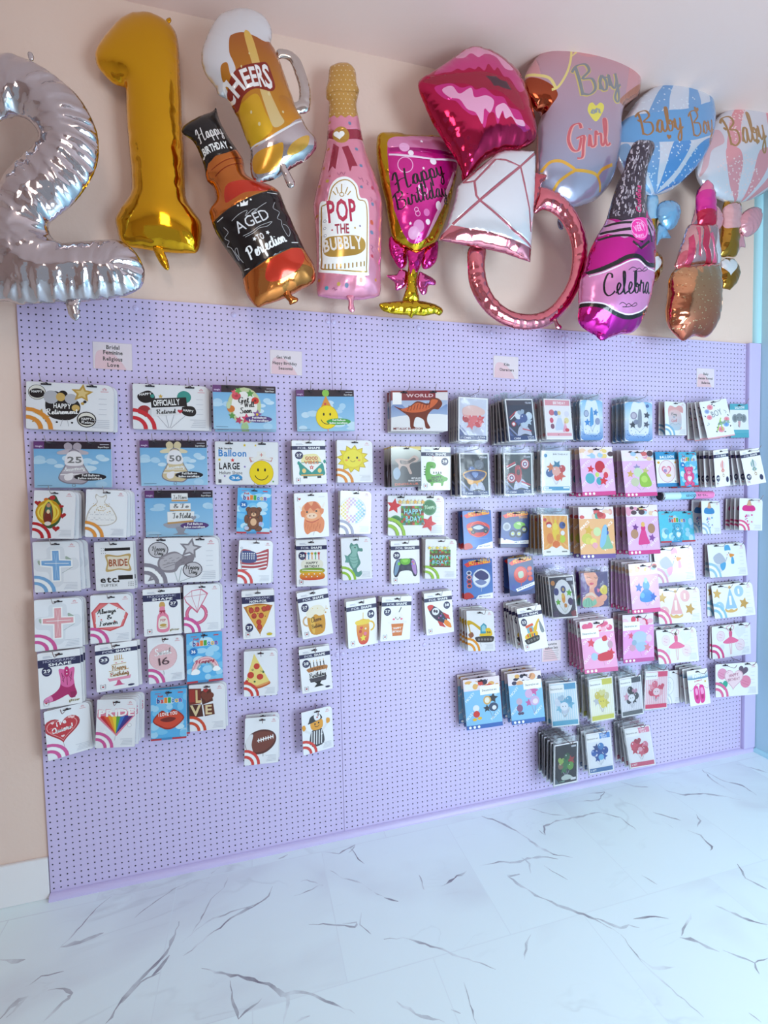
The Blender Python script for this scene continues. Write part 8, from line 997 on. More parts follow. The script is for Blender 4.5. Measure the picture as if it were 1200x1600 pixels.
pk('boyfloral', 'white floral pack with a hand lettered BOY, hung tilted before pink foil', 'floral BOY packs', ('F6F8FB', FLW+''.join('e 3A3A4A %g %g 3.4 1.8 %g;' % (x, y, a) for x, y, a in ((12, 22, 40), (44, 14, -40), (50, 20, 20), (10, 54, 60), (92, 60, 50), (92, 100, -60), (68, 118, 10), (44, 100, 60), (38, 114, 30)))+'t 8A98A0 36 62 74 54 22 BOY;L A8E040 3 40,112 64,66;L A8E040 3 60,112 60,72;Y 9AB8A8 50 92 92 88 20 or;l 8A9AA0 1.4 8,88 18,84 14,78;l 8A9AA0 1.4 80,40 88,46 84,52'+';L F0A0B0 3 0,134 100,134', False, 3))
pk('elephant', 'teal and white pack with a grey elephant face', 'grey elephant packs', ('F2F5F8', 'r 58B0C4 0 0 100 24;T F 28 20 80 18 9 BALLOONS;r 58B0C4 0 104 100 136;r 88CCD8 0 112 100 114;e 9AA2A8 26 58 15 17;e 9AA2A8 74 58 15 17;e 7A8288 26 58 9 11;e 7A8288 74 58 9 11;c 8E969C 36,44 50,38 66,44 66,64 56,70 50,92 42,90 44,70 34,62;c D8A8B0 42,72 56,72 50,96;e k 42 56 2 2;e k 60 56 2 2;'+slotN(), False, 3))
pk('heartoval', 'teal and white pack with a pale pink oval and pink heart', 'pink oval heart packs', ('F6F7FB', 'r 3C98CC 0 0 100 30;T F 20 26 84 24 10 BALLOON;r 3C88C0 0 122 100 136;e D890A0 48 76 38 44;e F6E4E8 48 76 36 42;h E48098 46 72 22 0;h F6D0D8 46 72 16 0;e D8B868 54 92 12 6;e A890C0 40 74 8 7;e E8A838 12 42 6 5;e E8A838 88 42 4 4;e 8A98A8 84 116 4 4;'+slotN(), False, 3))
pk('pinkbear', 'turquoise pack with a pink teddy bear', 'pink teddy bear packs', CB(bearp(50, 92, 64, 'EE6098', 'B02860', 'F6C0D0')+'h F4F0F4 52 104 12 0', '4EB8DC'))
pk('bluebear', 'wide turquoise pack with a blue teddy bear', 'blue teddy bear packs', CB('c 70C0DC 10,60 10,60 10,61;'+bearp(76, 66, 50, '58B4D4', '28708C', 'C8E4EC')+'h E8F0F4 78 76 10 0;e 60B0D0 28 66 9 9', '5CC4DC', 0, True))
pk('pinkrattle', 'white FOIL SHAPE pack with a pink baby rattle', 'pink baby rattle packs', F('43', 'b', rattlep(56, 58, 38, 'EE9490'), bot='e n 82 112 9 11;'))
pk('tealrattle', 'white FOIL SHAPE pack with a grey teal baby rattle', 'grey teal baby rattle packs', F('43', 'b', rattlep(56, 58, 38, '7FA8A8'), bot='e n 82 112 9 11;'))
pk('bluebottle', 'white pack with a spotted blue baby bottle', 'blue baby bottle packs', A('A8C4DC', bottlep('3C88C4')))
pk('pinkbottle', 'white pack with a spotted hot pink baby bottle', 'hot pink baby bottle packs', A('E8588C', bottlep('E02C88')))
pk('oval', 'bagged pack with a white oval of green star and dark disc balloons', 'bagged white oval packs', DS('3A3A50', 'e D89048 16 22 8 8;r D8DCE8 70 8 94 18;e F4F6FA 52 68 36 56;'+'e 3A4488 26 50 10 12;e 3A4488 54 44 10 12;e C8A860 54 44 5 6;s 68B838 76 56 13 10;s 68B838 30 84 12 0;e 48386A 78 84 10 12;e E8A030 52 72 7 16;e F0C850 50 64 5 8;e D8903C 58 96 6 7;L 9A8 1 52,88 54,118;L 9A8 1 34,94 52,118;L 9A8 1 72,94 56,118;c 4A3A60 6,116 24,112 26,130 6,130;c 8A3A4A 76,118 94,112 94,130 80,130'), 1)
pk('purplelady', 'bagged violet pack with a cartoon woman with closed eyes and a yellow fish', 'bagged violet fish packs', ('5A2A88', 'c F4A888 14,0 50,0 66,18 62,46 46,62 24,46 16,20;c 3E1C70 58,0 100,0 100,136 60,136 72,90 60,50 64,22;c F4A888 34,50 48,60 52,84 84,120 62,136 10,136 6,100 28,84;c F0D8C0 18,84 40,78 56,96 54,100 38,90 18,92;c 8CC8A8 8,108 28,98 42,112 52,104 56,124 30,136 6,130;L 4A8A78 1.4 28,100 28,130;L 4A8A78 1.4 20,104 16,130;L 4A8A78 1.4 36,106 40,130;c D81848 32,44 40,40 48,44 40,50;l 4A2020 1.6 24,16 30,20 36,18;l 4A2020 1.6 50,18 56,24 62,20;c E8D028 70,66 84,52 96,60 96,84 84,90 72,80;c F07090 60,64 70,70 62,80;l A88810 1.2 84,60 80,70 84,82;c F4A888 64,100 84,88 96,96 90,112 70,120', False, 2), 1)
pk('excavator', 'white pack with a yellow excavator digging', 'yellow excavator packs', A('F0A030', 'c D8B028 2,34 20,36 54,58 62,54 60,68 50,68 20,46 4,50;c 9A6048 4,80 18,72 24,84 12,92;L C8A020 4 6,44 12,76;p 48A0B8 50,52 62,42 72,50 72,78 48,78;p 9AD0DC 54,54 62,48 68,54 68,70 54,70;c F0C830 68,62 84,60 90,84 48,86 48,78 68,76;c 4A4444 34,88 92,86 96,98 86,106 40,106 30,98;'+''.join('e 8A8282 %g 97 4 4;' % (42+i*11) for i in range(5))+'T 444 72 76 86 76 6 50;L AAA 1 46,106 50,120'))
pk('digger', 'white FOIL SHAPE pack with a patterned yellow and orange digger, hung askew', 'patterned digger packs', F('52', 'l', 'c E8B828 50,74 60,62 74,46 82,42 84,48 74,58 64,78;c 8A9298 82,46 92,66 96,84 84,86 80,70;p E86038 22,58 54,52 56,60 24,66;p 78B8C8 26,66 52,60 54,84 28,86;c D87030 36,68 46,66 48,78 38,80;c F0C028 18,86 62,78 64,94 18,100;'+''.join('r %s %g %g %g %g;' % (('D84028', '389048', 'D85A28', '2858A0')[i % 4], 24+i*9, 84, 29+i*9, 94) for i in range(4))+'c 3A3436 14,100 66,92 72,102 64,110 22,116 12,108;'+''.join('e 8A8684 %g %g 4 4;e 3A3436 %g %g 1.6 1.6;' % (24+i*13, 107-i*2, 24+i*13, 107-i*2) for i in range(4))))
MK = ('2C2A48', 'D83830', 'F4E8E0', 'E8A878', '3A3458', 'F0F0F4', 'E8B060')
pk('mickey', 'light blue pack with dark header, black star balloons and a red and white figure shape', 'light blue packs with black star balloons', prin('s 2A2830 78 58 15 10;e D8A860 62 62 11 12;e F0E8D8 62 62 7 8;s 2A2830 60 84 11 0;e 3A4868 78 82 13 12;e E8E8EC 80 84 6 6;L 889 1 68,92 74,112;L 889 1 80,94 75,112;e E8ECF0 30 80 9 9;e D83830 30 96 9 9;e F0C030 24 110 6 4;e F0C030 38 108 6 4', MK, '88C4EC', '3A68B8', 'MICKEY', 1), )
pk('minnie', 'light blue pack with dark header, pink star balloons and a grey figure shape', 'light blue packs with pink star balloons', prin('s C860A0 74 52 15 10;e D8B0D8 58 58 11 12;s C860A0 56 82 11 0;e D0B0D8 74 78 14 13;e F0E0F0 76 80 8 7;L A8A 1 64,90 70,112;L A8A 1 76,92 71,112;e C8B0C8 28 76 9 9;e 8A5A80 28 94 9 10;e 5A4A68 26 108 5 4;e 5A4A68 34 108 5 4', MK, '88C4EC', '3A68B8', 'MICKEY', 1), )
pk('bluegown', 'lilac pack with pastel header and a bright blue gown cluster', 'lilac packs with bright blue balloons', prin('s 2A60C0 30 66 14 10;e 4898E0 56 62 12 14;c 3A88E0 34,84 54,70 76,84 78,102 54,108 32,102;s 2A60C0 78 94 13 16;e A8D0F0 56 48 6 8;e 68B0F0 40 88 8 8;L A8C 1 46,106 54,118;L A8C 1 66,106 56,118', wm='TITTO'))
KT = ('E84A6A', 'F4B0C8', 'E05080', 'F6C8D8', 'D82848')
pk('redbow', 'pink pack with white label and a white and red balloon cluster', 'pink packs with red balloons', prin('s E04058 28 58 13 10;e E8ECF4 58 68 24 20;c D82838 62,46 74,42 76,54 64,56;s D83048 84 88 13 16;c D02C40 46,90 84,84 86,104 48,106;e A8C8E0 34 94 10 10;e C8A0B0 84 66 8 10;L C9A 1 60,108 62,120', KT, 'F2A8D4', 'D8609C', 'OLLO', 2)+())
pk('bluebow', 'pink pack with white label and a pale blue and pink balloon cluster', 'pink packs with pale blue balloons', prin('s E05878 26 60 11 10;e B8C8E0 54 66 24 18;c A8C0DC 40,84 70,80 76,100 50,106;e D8A0B8 30 94 10 10;s E08090 78 96 13 16;e 9AB0C8 36 80 8 8;e E8C8D8 84 70 10 11;L C9A 1 54,106 60,120', KT, 'F0A0E0', 'C8589C', 'OLLO', 2))
pk('storkpink', 'wide white pack with a stork carrying a pink bundle', 'pink bundle stork packs', A('E0A0C0', stork('EFA8D0'), wide=True))
pk('storkblue', 'wide white pack with a stork carrying a blue bundle', 'blue bundle stork packs', A('A0C8DC', stork('58A8D8'), wide=True))
pk('onepink', 'wide white pack of pink party hat balloons numbered 1', 'pink first birthday packs', A('E86A9C', onep('F0B8BC', 'EDAEB4'), wide=True))
pk('oneblue', 'wide white pack of pale blue party hat balloons numbered 1', 'pale blue first birthday packs', A('90C4DC', onep('A8CCE8', '9CC4E4'), wide=True))
pk('balletwhite', 'wide white pack with a pink ballerina, right of the pink pack with pale blue balloons', 'left ballerina packs', A('E86A9C', ballet('E8C8D4'), wide=True))
pk('balletpink', 'wide white pack with a pink ballerina, hanging at the far right', 'far right ballerina packs', A('E0508C', ballet('E8A8C0'), wide=True))
pk('hearts', 'wide white pack of pink, teal and dark heart balloons, lowest at far right', 'heart cluster packs', A('E86A9C', 'h 6A5468 98 24 17 14;e E898B8 24 30 17 17;L D06890 1 12,24 36,36;L D06890 1 12,32 34,44;h 38A890 26 66 18 -8;e E88AA8 106 58 19 19;L D06890 1 92,52 118,62;L D06890 1 92,60 116,70;h D8A8B8 64 46 34 4;h F6D8E0 64 46 31 4;T B87088 48 42 82 38 9 HAPPY;T B87088 44 54 86 50 8 BIRTHDAY;L C08 1 40,30 46,26', wide=True))
pk('shoes', 'white and teal pack with pink ballet shoes', 'pink ballet shoe packs', ('F6F7FA', 'g F 2C7CA8 0,14 100,14 100,34 0,34;T F 26 30 84 28 11 Balloon;T C83848 32 46 70 44 5 JUMBO;c E83C98 26,66 44,62 50,84 50,124 34,128 24,110;c E83C98 54,62 74,64 78,104 70,126 54,126 52,90;c F8A0D0 32,74 42,72 44,92 34,94;c F8A0D0 58,72 70,72 72,92 60,94;c C02070 32,100 44,98 42,112 34,112;c C02070 58,98 70,98 68,112 60,112;l E83C98 2 30,62 48,54 64,62;l C86090 1.4 74,66 92,76 96,66;l C86090 1.4 26,68 10,78 6,70;e D8B030 84 48 4 4;'+slotN(), False, 3))
pk('thanks', 'plain white pack with a grey outlined round balloon behind the pink character free bag'.replace(' behind the pink character free bag', ', half hidden behind a bagged pink pack'), 'grey outlined disc packs', A('D8D8E0', 'o C0C0CC 20 62 36 2;l B0B0BC 1.6 10,40 24,60 16,80;l B0B0BC 1.6 26,44 34,60 26,84'))
def pup(bg, c, cs, top, bot, seed): return DS(bg, ''.join('L F 2 %g,24 %g,116;' % (10+i*8, 10+i*8) for i in range(11))+clus(50, 66, 31, cs, seed, 'sosoho')+'e %s 50 74 15 13;e k 45 74 1.4 2;e k 55 74 1.4 2;' % c, 'F', 1, top, bot)
pk('cloudpup', 'bagged light blue pack labelled Decorative set with pale blue star balloons', 'bagged light blue packs', pup('D0E8F4', 'EEF2F8', ('68B4D4', 'D0D8E8', '88C4DC', 'DCE2EE', 'B0C8DC', '58A8CC'), '4AA0CC', '58B0D0', 1), 1)
pk('yellowpup', 'bagged pale yellow pack labelled Decorative set with yellow balloons', 'bagged pale yellow packs', pup('F6F4D8', 'E8D850', ('D8C848', 'E8D858', 'C8C8D0', 'DCC850', 'E0D890', 'D8D0A0'), 'D8D048', 'DCD858', 2), 1)
pk('blackbunny', 'bagged grey pack labelled Decorative set with black and pink balloons', 'bagged grey and black packs', pup('E0DCE4', 'F2F2F6', ('2E2C34', '3A3840', 'E0A0B8', '2E2C34', 'C890A8', '46444C'), '4A4A54', '6A6E72', 4), 1)
pk('pinkbunny', 'bagged pink striped pack labelled Decorative set with pink balloons', 'bagged pink striped packs', pup('F6C8D4', 'F6E0E4', ('E8607C', 'D84868', 'F0A0B0', 'E87890', 'D8506C', 'F0B8C4'), 'E8507C', 'E8406C', 5), 1)
pk('darkset', 'bagged black pack with dark green balloons, lowest at the left', 'bagged black and green packs', DS('2A2630', 'r C8C8D0 72 10 92 16;'+clus(50, 66, 32, ('3E7A48', '8A6A58', '98B858', '2E5A3C', 'A83A3C', '6AA048'), 6, 'sohoso')+'p 5A6A78 4,110 24,132 4,132;c C8D0C8 30,112 50,104 70,110 78,120 40,122;r E8E8EC 70 118 92 126;T 8AB0A0 22 128 44 128 5 CMM'), 1)
pk('blueset', 'bagged white pack labelled Decorative set with royal blue balloons', 'bagged royal blue packs', DS('F4F6FA', clus(50, 68, 32, ('2850A0', '3868B8', '1E3A80', '4A88C8', '2850A0', '2E60B0'), 7, 'sosoos')+'e 7AC0E8 54 84 11 10', 'F', 1, '5090D8', '4A78B0')[:1]+(DS('F4F6FA', clus(50, 68, 32, ('2850A0', '3868B8', '1E3A80', '4A88C8', '2850A0', '2E60B0'), 7, 'sosoos')+'e 7AC0E8 54 84 11 10', 'F', 1, '5090D8', '4A78B0')[1]+';T F 58 14 82 13 7 HAPPY;T F 62 22 84 21 7 DAY;T F 8 128 30 127 5 5_SET', False, 1), 1)
pk('pinkset', 'bagged white pack labelled Decorative set with crimson balloons, hung tilted', 'bagged crimson packs', (lambda d: (d[0], d[1]+';T F 58 14 82 13 7 HAPPY;T F 62 22 84 21 7 DAY;T F 8 128 30 127 5 5_SET', False, 1))(DS('F4F6FA', clus(50, 68, 32, ('C83A58', 'D84A68', 'B02848', 'E0809C', 'C83A58', 'D86078'), 9, 'sohoos')+'e F0B0C0 50 76 9 8', 'F', 1, 'EE88A8', 'D85A7C')), 1)
POSES = """
retire 0.1822 0.0350 2.0800 -0.188 -0.024 0.044 0.3123 0.1818 2
officially 0.5464 0.0350 2.0861 -0.108 -0.006 0.030 0.2963 0.1825 2
bell25 0.1770 0.0300 1.8546 -0.133 -0.029 0.017 0.2760 0.1805 1
bell50 0.5444 0.0300 1.8606 -0.064 0.013 0.007 0.2596 0.1851 1
icon 0.1213 0.0700 1.6625 -0.108 -0.084 0.056 0.1469 0.1828 4
dress 0.3000 0.0700 1.6611 -0.008 -0.004 0.069 0.1469 0.1856 4
cakesky 0.5579 0.0300 1.6540 -0.145 0.001 0.015 0.2658 0.1910 1
bluecross 0.1100 0.0600 1.4665 -0.080 0.016 0.014 0.1628 0.1967 4
bride 0.3072 0.0450 1.4550 -0.065 0.002 0.002 0.1433 0.1955 2
silvercluster 0.5635 0.0500 1.4581 -0.027 -0.013 0.026 0.2895 0.1859 3
pinkcross 0.1035 0.0500 1.2408 0.164 -0.009 0.027 0.1574 0.1997 3
always 0.2863 0.0350 1.2393 0.103 0.003 0.043 0.1468 0.1949 2
champ37 0.4763 0.0450 1.2520 0.022 -0.007 0.006 0.1432 0.1943 2
ringpack 0.6343 0.0450 1.2574 0.044 -0.002 0.026 0.1457 0.2017 2
boot 0.0990 0.0600 1.0359 0.152 0.008 0.005 0.1408 0.2199 3
cake33 0.2966 0.0400 1.0414 0.169 -0.004 0.005 0.1505 0.1910 2
sweet16 0.4808 0.0400 1.0482 0.056 0.006 0.002 0.1366 0.1922 2
rainbow 0.6340 0.0350 1.0486 0.054 -0.003 0.022 0.1428 0.2121 1
quiero 0.1135 0.0550 0.8103 0.325 0.000 -0.029 0.1507 0.1970 3
pride 0.3011 0.0800 0.8239 -0.068 -0.009 0.082 0.1457 0.1955 5
lovelips 0.4865 0.0450 0.8245 -0.039 -0.003 0.037 0.1390 0.2116 2
love 0.6372 0.0400 0.8269 -0.093 -0.003 0.015 0.1476 0.2007 2
getwell 0.8353 0.1000 2.0798 -0.056 -0.003 0.010 0.2504 0.1773 4
hatsmile 1.1785 0.0400 2.0854 -0.102 -0.004 -0.005 0.2543 0.1818 2
nurse 0.8361 0.0400 1.8554 -0.185 0.029 0.028 0.2622 0.1828 2
van 1.0971 0.0500 1.8610 0.056 -0.021 -0.011 0.1471 0.1910 2
sun 1.3046 0.0500 1.8628 -0.014 0.008 0.009 0.1631 0.1892 2
bear 0.8615 0.0500 1.6567 0.020 0.005 0.067 0.1373 0.1945 2
cow 1.1012 0.0500 1.6312 0.069 -0.021 -0.006 0.1492 0.1971 2
donut 1.3055 0.0500 1.6346 0.081 0.013 0.047 0.1470 0.1953 2
flag 0.8615 0.0500 1.4318 0.144 0.009 0.082 0.1434 0.1853 3
cake26 1.0971 0.0500 1.4231 -0.148 0.002 0.007 0.1356 0.2070 3
seahorse 1.2986 0.0500 1.4235 -0.094 0.005 -0.018 0.1368 0.1923 3
controller 1.5359 0.0400 1.3967 -0.095 -0.011 0.007 0.1373 0.2040 2
pixel 1.6978 0.0900 1.4004 -0.177 -0.019 0.034 0.1485 0.1858 5
pizza29 0.8595 0.0500 1.2159 -0.062 -0.006 -0.004 0.1351 0.2101 3
beer27 1.0936 0.0500 1.1965 0.032 -0.001 -0.102 0.1381 0.2111 2
juice 1.3132 0.0600 1.1392 0.163 0.004 -0.032 0.1470 0.2160 4
frappe 1.4848 0.0600 1.1403 0.130 -0.000 0.069 0.1514 0.2065 3
rocket 1.6873 0.0600 1.1453 -0.029 -0.007 -0.047 0.1390 0.2025 4
slice 0.8636 0.0500 0.9491 -0.088 0.005 0.035 0.1413 0.1997 2
cake28 1.0948 0.0500 0.9380 -0.004 -0.009 -0.053 0.1369 0.2007 2
football 0.8604 0.0500 0.6542 -0.011 0.000 0.052 0.1452 0.2095 2
referee 1.0979 0.0500 0.6557 0.184 -0.000 -0.022 0.1437 0.1966 1
dino 1.6036 0.0900 2.0856 -0.282 -0.017 0.019 0.2577 0.1841 4
trex 1.5209 0.1300 1.8286 0.133 0.039 -0.016 0.1479 0.1800 5
greendino 1.6916 0.0600 1.8330 -0.094 0.006 0.021 0.1433 0.2026 2
pixelcluster 1.5965 0.0400 1.6062 -0.098 -0.041 0.026 0.2719 0.1873 2
redhero 1.8516 0.1320 2.0533 0.003 -0.011 0.028 0.1484 0.2002 5
starhero 2.0723 0.1560 2.0487 0.099 -0.097 -0.047 0.1561 0.2007 6
nighthero 1.8615 0.1110 1.7996 0.039 -0.056 0.010 0.1544 0.2043 4
shields 2.0934 0.1090 1.7998 -0.005 -0.017 -0.006 0.1536 0.2031 4
racecar 1.8876 0.0760 1.5269 0.014 -0.094 0.003 0.1506 0.1834 3
truck 2.1145 0.0470 1.5145 -0.071 -0.001 0.042 0.1506 0.1799 2
pinkgown 2.3018 0.1220 2.0606 0.058 -0.100 -0.009 0.1556 0.1995 5
icefall 2.5372 0.0740 2.0703 0.040 -0.013 -0.010 0.1376 0.2037 3
icecastle 2.7952 0.1100 2.0607 -0.111 -0.043 0.015 0.1557 0.2025 4
heroes 2.3140 0.0940 1.8116 0.005 -0.040 0.015 0.1645 0.2092 3
redgown 2.5465 0.0920 1.8304 0.025 -0.103 -0.008 0.2028 0.2481 3
greengown 2.8056 0.0870 1.8143 0.027 -0.125 -0.010 0.2057 0.2439 3
yellow 2.2770 0.1370 1.4973 0.135 -0.113 0.050 0.1652 0.1991 5
orangegown 2.5470 0.0930 1.5249 -0.025 -0.108 0.022 0.2053 0.2625 3
rosegown 2.8166 0.1070 1.5276 0.069 -0.113 0.024 0.2141 0.2580 4
babysuit 3.0988 0.0430 2.0806 0.150 -0.028 -0.012 0.1740 0.1821 2
boyfloral 3.2973 0.0960 2.0839 -0.093 -0.162 -0.125 0.1753 0.2084 4
elephant 3.5657 0.0300 2.0827 -0.015 -0.036 -0.012 0.1342 0.1938 1
heartoval 3.0386 0.0430 1.8089 0.045 -0.089 -0.007 0.1541 0.1914 2
pinkbear 3.1647 0.0600 1.8059 0.080 -0.081 -0.009 0.1347 0.1925 2
pinkrattle 3.3143 0.1310 1.8141 -0.030 -0.002 -0.103 0.0992 0.2022 5
tealrattle 3.5461 0.1090 1.8161 -0.297 -0.091 -0.158 0.1078 0.1986 4
bluebear 3.1092 0.0400 1.4804 0.160 -0.130 0.037 0.2784 0.1703 1
bluebottle 3.3216 0.0680 1.5331 0.152 -0.079 0.046 0.1595 0.1845 2
pinkbottle 3.5789 0.0990 1.5399 -0.056 -0.047 0.056 0.1599 0.1809 4
globe 1.9073 0.0380 1.2859 -0.357 -0.004 -0.020 0.1432 0.1956 2
redcard 2.1237 0.0700 1.2865 -0.093 -0.012 -0.060 0.1339 0.1885 2
oval 2.3054 0.1420 1.1941 -0.409 -0.021 -0.091 0.1213 0.2108 6
purplelady 2.5603 0.0640 1.1815 -0.169 -0.031 -0.016 0.1485 0.1822 2
excavator 1.8799 0.1150 1.0522 -0.388 -0.014 -0.030 0.1285 0.1954 4
digger 2.1173 0.1530 1.0590 -0.277 -0.012 -0.173 0.1171 0.2123 6
mickey 1.8913 0.0930 0.7156 -0.152 -0.015 -0.064 0.1814 0.2483 3
minnie 2.1267 0.0920 0.7143 -0.209 -0.019 -0.078 0.1700 0.2582 3
bluegown 2.7789 0.1570 1.2297 -0.275 -0.035 -0.070 0.1459 0.2568 6
redbow 2.5153 0.1350 0.9515 -0.266 -0.044 -0.084 0.1705 0.2669 5
bluebow 2.8124 0.0920 0.9443 -0.108 -0.024 -0.006 0.1822 0.2567 3
storkpink 3.0722 0.0600 1.2878 -0.556 -0.010 -0.102 0.2004 0.1950 2
storkblue 3.4790 0.0340 1.2793 -0.054 -0.125 0.002 0.2620 0.1876 2
onepink 3.1076 0.0600 1.0576 -0.345 -0.053 -0.062 0.2270 0.1959 2
oneblue 3.4937 0.0590 1.0514 -0.335 -0.030 -0.103 0.2256 0.1923 2
balletwhite 3.0868 0.0700 0.8336 -0.306 -0.018 -0.089 0.2181 0.1915 2
balletpink 3.5262 0.0320 0.8046 -0.228 -0.002 -0.047 0.2623 0.1923 2
hearts 3.5131 0.0800 0.5927 -0.185 -0.009 -0.015 0.2609 0.1925 1
shoes 3.1951 0.1060 0.6021 -0.209 -0.006 -0.113 0.1184 0.2016 4
thanks 3.1117 0.0300 0.5799 -0.082 -0.008 0.010 0.0901 0.1889 1
cloudpup 2.3567 0.0790 0.6270 -0.249 -0.002 -0.072 0.1426 0.2310 3
yellowpup 2.5628 0.1090 0.6358 -0.113 -0.019 -0.063 0.1347 0.2262 4
blackbunny 2.7778 0.0760 0.6032 -0.113 -0.001 -0.082 0.1286 0.2168 3
pinkbunny 2.9923 0.0390 0.5975 -0.070 0.005 0.027 0.1470 0.2196 2
darkset 2.3258 0.1510 0.3480 0.020 0.004 0.011 0.1385 0.2094 6
blueset 2.5634 0.0890 0.3366 -0.169 -0.007 -0.093 0.1380 0.2190 3
pinkset 2.7937 0.1070 0.3391 -0.281 -0.007 -0.153 0.1366 0.2214 4
"""
SIGNS = [
 ('pink paper sign reading Bridal Feminine Religious Love', (0.3270, 2.2551, 0.1414, 0.1058, 0.021), 'T 444 34 18 68 18 11 Bridal;T 444 26 33 76 33 11 Feminine;T 444 25 51 75 51 11 Religious;T 444 36 68 66 68 11 Love'),
 ('pink paper sign reading Get Well Happy Birthday Seasonal', (1.0166, 2.2598, 0.1376, 0.1040, 0.019), 'T 444 20 26 64 26 9 Get_Well;T 444 8 44 84 44 9 Happy_Birthday;T 444 26 60 70 60 9 Seasonal'),
 ('pink paper sign reading Kids Characters', (2.0973, 2.2881, 0.1372, 0.1078, 0.017), 'T 444 42 32 64 32 9 Kids;T 444 24 50 82 50 9 Characters'),
 ('pink paper sign reading Baby Gender Reveal Ballerina', (3.3578, 2.2819, 0.1259, 0.1040, -0.001), 'T 444 38 26 66 26 9 Baby;T 444 10 44 90 44 9 Gender_Reveal;T 444 28 62 76 62 9 Ballerina'),
 ('pink paper notice about decorative balloon sets, low beside the digger pack', (2.3478, 0.8211, 0.1133, 0.1088, 0.019), 'T 444 22 16 78 16 9 Decorative;T 444 18 30 84 30 9 Balloon_Sets;r 999 10 36 90 37.6;r 999 13 43 85 44.6;r 999 10 50 89 51.6;r 999 13 57 84 58.6;r 999 10 64 88 65.6;'),
]
CAN = (2.9707, 3.3318, 1.5678, -0.0700, 0.021)
def slot_mesh(w_, h_, W, H, pts):
    bm = bmesh.new()
    for x, y in pts:
        for poly in (ell(x, y-2, 3.2, 2.6, 0, 12), [(x-9, y-2), (x+9, y-2), (x+9, y+1.4), (x-9, y+1.4)]):
            vs = [bm.verts.new((w_*(px/W-.5), -0.0032-0.0045, -h_*py/H)) for px, py in poly]; f_ = bm.faces.new(vs[::-1])
    bmesh.ops.translate(bm, verts=bm.verts, vec=(0, 0.001, 0))
    return mesh_of(bm, 'hang_slot', M_slot)
M_slot = mat('slot_shadow_gap', (0.03, 0.025, 0.035), 0.7)
def rotm(yw, pt, rl): return Matrix.Rotation(yw, 4, 'Z') @ Matrix.Rotation(pt, 4, 'X') @ Matrix.Rotation(rl, 4, 'Y')
def dup(root, kids, mtx):
    c = root.copy(); C.objects.link(c); c.matrix_world = mtx
    for ch in kids: k = ch.copy(); C.objects.link(k); k.parent = c
    return c
hooks = 0
def hook(px, pz, d, label, red, rng):
    L = d+0.012+rng.uniform(0.02, 0.035); up_ = rng.uniform(0.014, 0.022)
    pts = [(0, -0.0015, 0.014), (0, -0.0025, 0.004), (0, -0.006, 0), (0, -L*0.5, -0.0005), (0, -L, 0)]+[(0, -L-0.018*math.sin(R(a)), 0.018*(1-math.cos(R(a)))) for a in (20, 40, 60)]
    e = Vector(pts[-1]); pts.append((0, e.y-up_*0.55, e.z+up_))
    o = link('peg_hook', tube_mesh('peg_hook', pts, 0.0013, M_red if red else M_wire, 6), None, (px, 0, pz)); tagit(o, label, 'peg hook', 'wire peg hooks on the pegboard')
def packs():
    rng = random.Random(11)
    for ln in POSES.strip().splitlines():
        t = ln.split(); key = t[0]; x, d, z, yw, pt, rl, w_, h_ = map(float, t[1:9]); n = int(t[9])
        label, short, (bg, art, wide, big), bagged = PK[key]
        yw = max(-1, min(1, yw)); lim = max(0.02, (d-0.02)/(w_/2)); yw = max(-math.asin(min(lim, .6)), min(math.asin(min(lim, .6)), yw))
        W, H = (150, 100) if wide else (100, 136)
        root = empty('balloon_package', (0, 0, 0)); M = Matrix.Translation((x, -d, z)) @ rotm(yw, pt, rl); root.matrix_world = M
        tagit(root, label, 'balloon package', short if n > 1 else None)
        cm = card_mesh('printed_card', w_, h_, bg, art, W, H, 1.2 if bagged else 3, big, 0.0016 if bagged else 0.0032, (0.50, 0.38, 0.44) if (bagged or x > 1.8) else (0.74, 0.70, 0.74))
        kids = [link('printed_card', cm, root)]
        if bagged: kids.append(link('clear_bag', bag_mesh(w_, h_, rng, 0.15), root))
        else: kids += [link('hang_slot', slot_mesh(w_, h_, W, H, (q_,)), root) for q_ in (((34, 5), (112, 5)) if wide else ((50, 8),))]
        for k in range(1, n):
            s = k/(n-1); y = d-(d-0.016)*s; y = min(y, d-0.0135*k) if d-0.0135*k > 0.014 else y; left = 0.0035 if x < 0.75 else 0
            m_ = Matrix.Translation((x+left*k+rng.uniform(-.004, .004), -y, z+rng.uniform(-.004, .003))) @ rotm(yw*(1-s*0.6 if n < 4 else 1-s)*0.95, pt*(1-s), rl*(1-0.6*s)+rng.uniform(-.02, .02))
            c = dup(root, kids, m_); c['label'] = 'one of the '+short+' behind the front one'
        pts = ((34, 5), (112, 5)) if wide else ((50, 8 if not bagged else -9),)
        for i, (sx_, sy_) in enumerate(pts):
            q = M @ Vector((w_*(sx_/W-.5), 0, -h_*(sy_-1.2)/H)); side = ('left ', 'right ')[i] if wide else ''
            hook(q.x, q.z, d, side+'wire peg hook holding the '+short, z < 1.05, rng)
packs()
# ---- paper signs taped to the board ------------------------------------------------------------
M_paper = colmat('printed_paper', 0.6, 0.3, 0.0, 0.0, 60, 0.05, 0.001)
for lab, (x, z, w_, h_, rl), art in SIGNS:
    me = card_mesh('paper_sign', w_, h_, 'F1E4EC', 'c F2CDD6 8,30 40,24 70,50 90,90 60,98 10,92;'+art, 100, 75, 0.5, 0, 0.0006); me.materials.clear(); me.materials.append(M_paper)
    o = link('paper_sign', me, None, (x, -0.0006, z)); o.rotation_euler = (0, rl, 0); tagit(o, lab, 'sign', 'small pink paper signs on the pegboard')
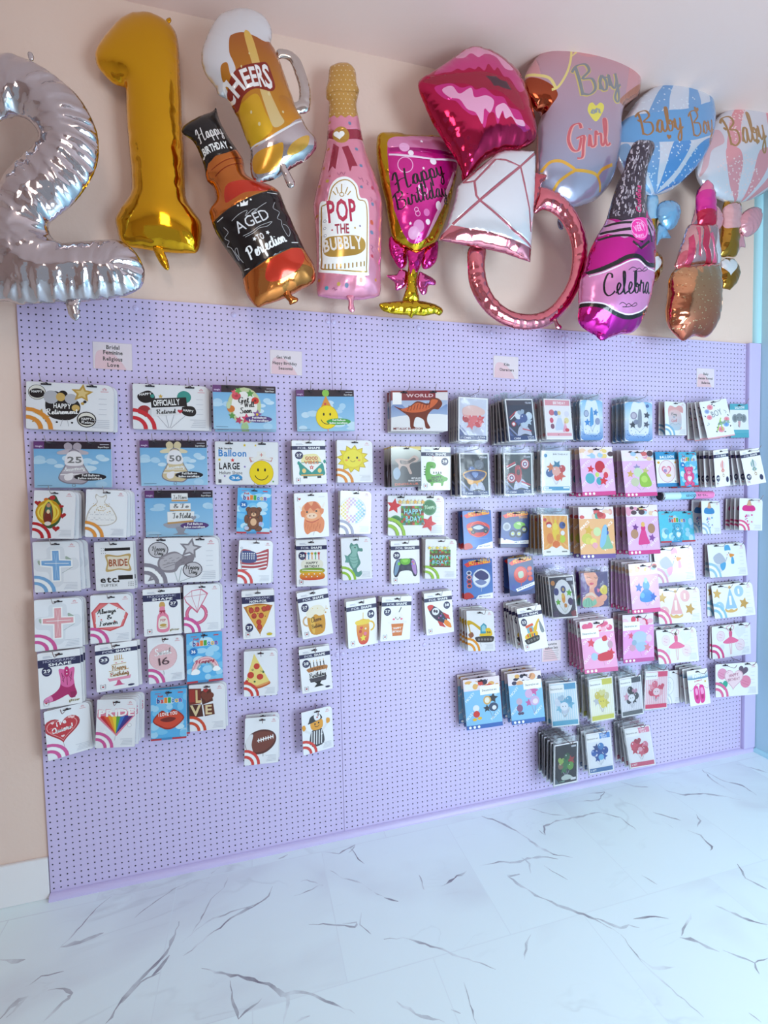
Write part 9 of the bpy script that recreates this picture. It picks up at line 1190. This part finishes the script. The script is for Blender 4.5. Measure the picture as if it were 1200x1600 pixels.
# ---- confetti cannon ---------------------------------------------------------------------------
def cannon():
    x0, x1, z, y, r = CAN; root = tagit(empty('confetti_cannon', (x0, y, z)), 'blue and pink confetti cannon tube with black cap, below the pink teddy bear pack', 'confetti cannon')
    L = x1-x0
    def cyl(name, a, b, r_, c_, metal=0, n=28):
        bm = bmesh.new(); K = []
        for px, rr in ((a, r_*.94), (a+.002, r_), (b-.002, r_), (b, r_*.94)): K.append([bm.verts.new((px, rr*math.cos(2*math.pi*k/n), rr*math.sin(2*math.pi*k/n))) for k in range(n)])
        for A_, B_ in zip(K, K[1:]):
            for k in range(n): bm.faces.new((A_[k], A_[(k+1) % n], B_[(k+1) % n], B_[k]))
        bm.faces.new(K[0]); bm.faces.new(K[-1]); bmesh.ops.recalc_face_normals(bm, faces=bm.faces)
        return link(name, mesh_of(bm, name, mat(name+'_mat', lin(tuple(int(c_[i:i+2], 16)/255 for i in (0, 2, 4))), 0.25, metal), smooth=False), root)
    cyl('end_cap', 0, .012, r*1.04, '1E1C22'); cyl('silver_collar', .012, .022, r*1.01, 'D8D8E0', .8); cyl('tube', .022, L*.36, r, 'C8E4F0'); cyl('blue_wrap', L*.36, L*.64, r*1.005, '86C8E8'); cyl('pink_wrap', L*.64, L-.004, r*1.005, 'F088C0'); cyl('pink_cap', L-.004, L, r*.97, 'F4B0D4')
    P, Wd = btext('GENDER REVEAL', 1); bm = bmesh.new()
    for q in P:
        vs = []
        for px, py in q:
            a = (py-.5)*0.011/r; vs.append(bm.verts.new((L*.44+px/Wd*L*.42, -(r*1.005+.0004)*math.cos(a), (r*1.005+.0004)*math.sin(a))))
        bm.faces.new(vs)
    link('lettering', mesh_of(bm, 'lettering', mat('letter_ink', (0.05, 0.04, 0.06), 0.5)), root)
    for hx in (L*.02+.01, L*.6):
        o = link('peg_hook', tube_mesh('peg_hook', [(0, 0, -.012), (0, -.008, -r-.003), (0, y*1.0, -r-.0025), (0, y-.018, -r+.006), (0, y-.024, -r+.016)], .0014, M_red, 6), None, (x0+hx, 0, z))
        tagit(o, ('left' if hx < L*.3 else 'right')+' red-brown wire hook cradling the confetti cannon', 'peg hook', 'wire peg hooks on the pegboard')
cannon()
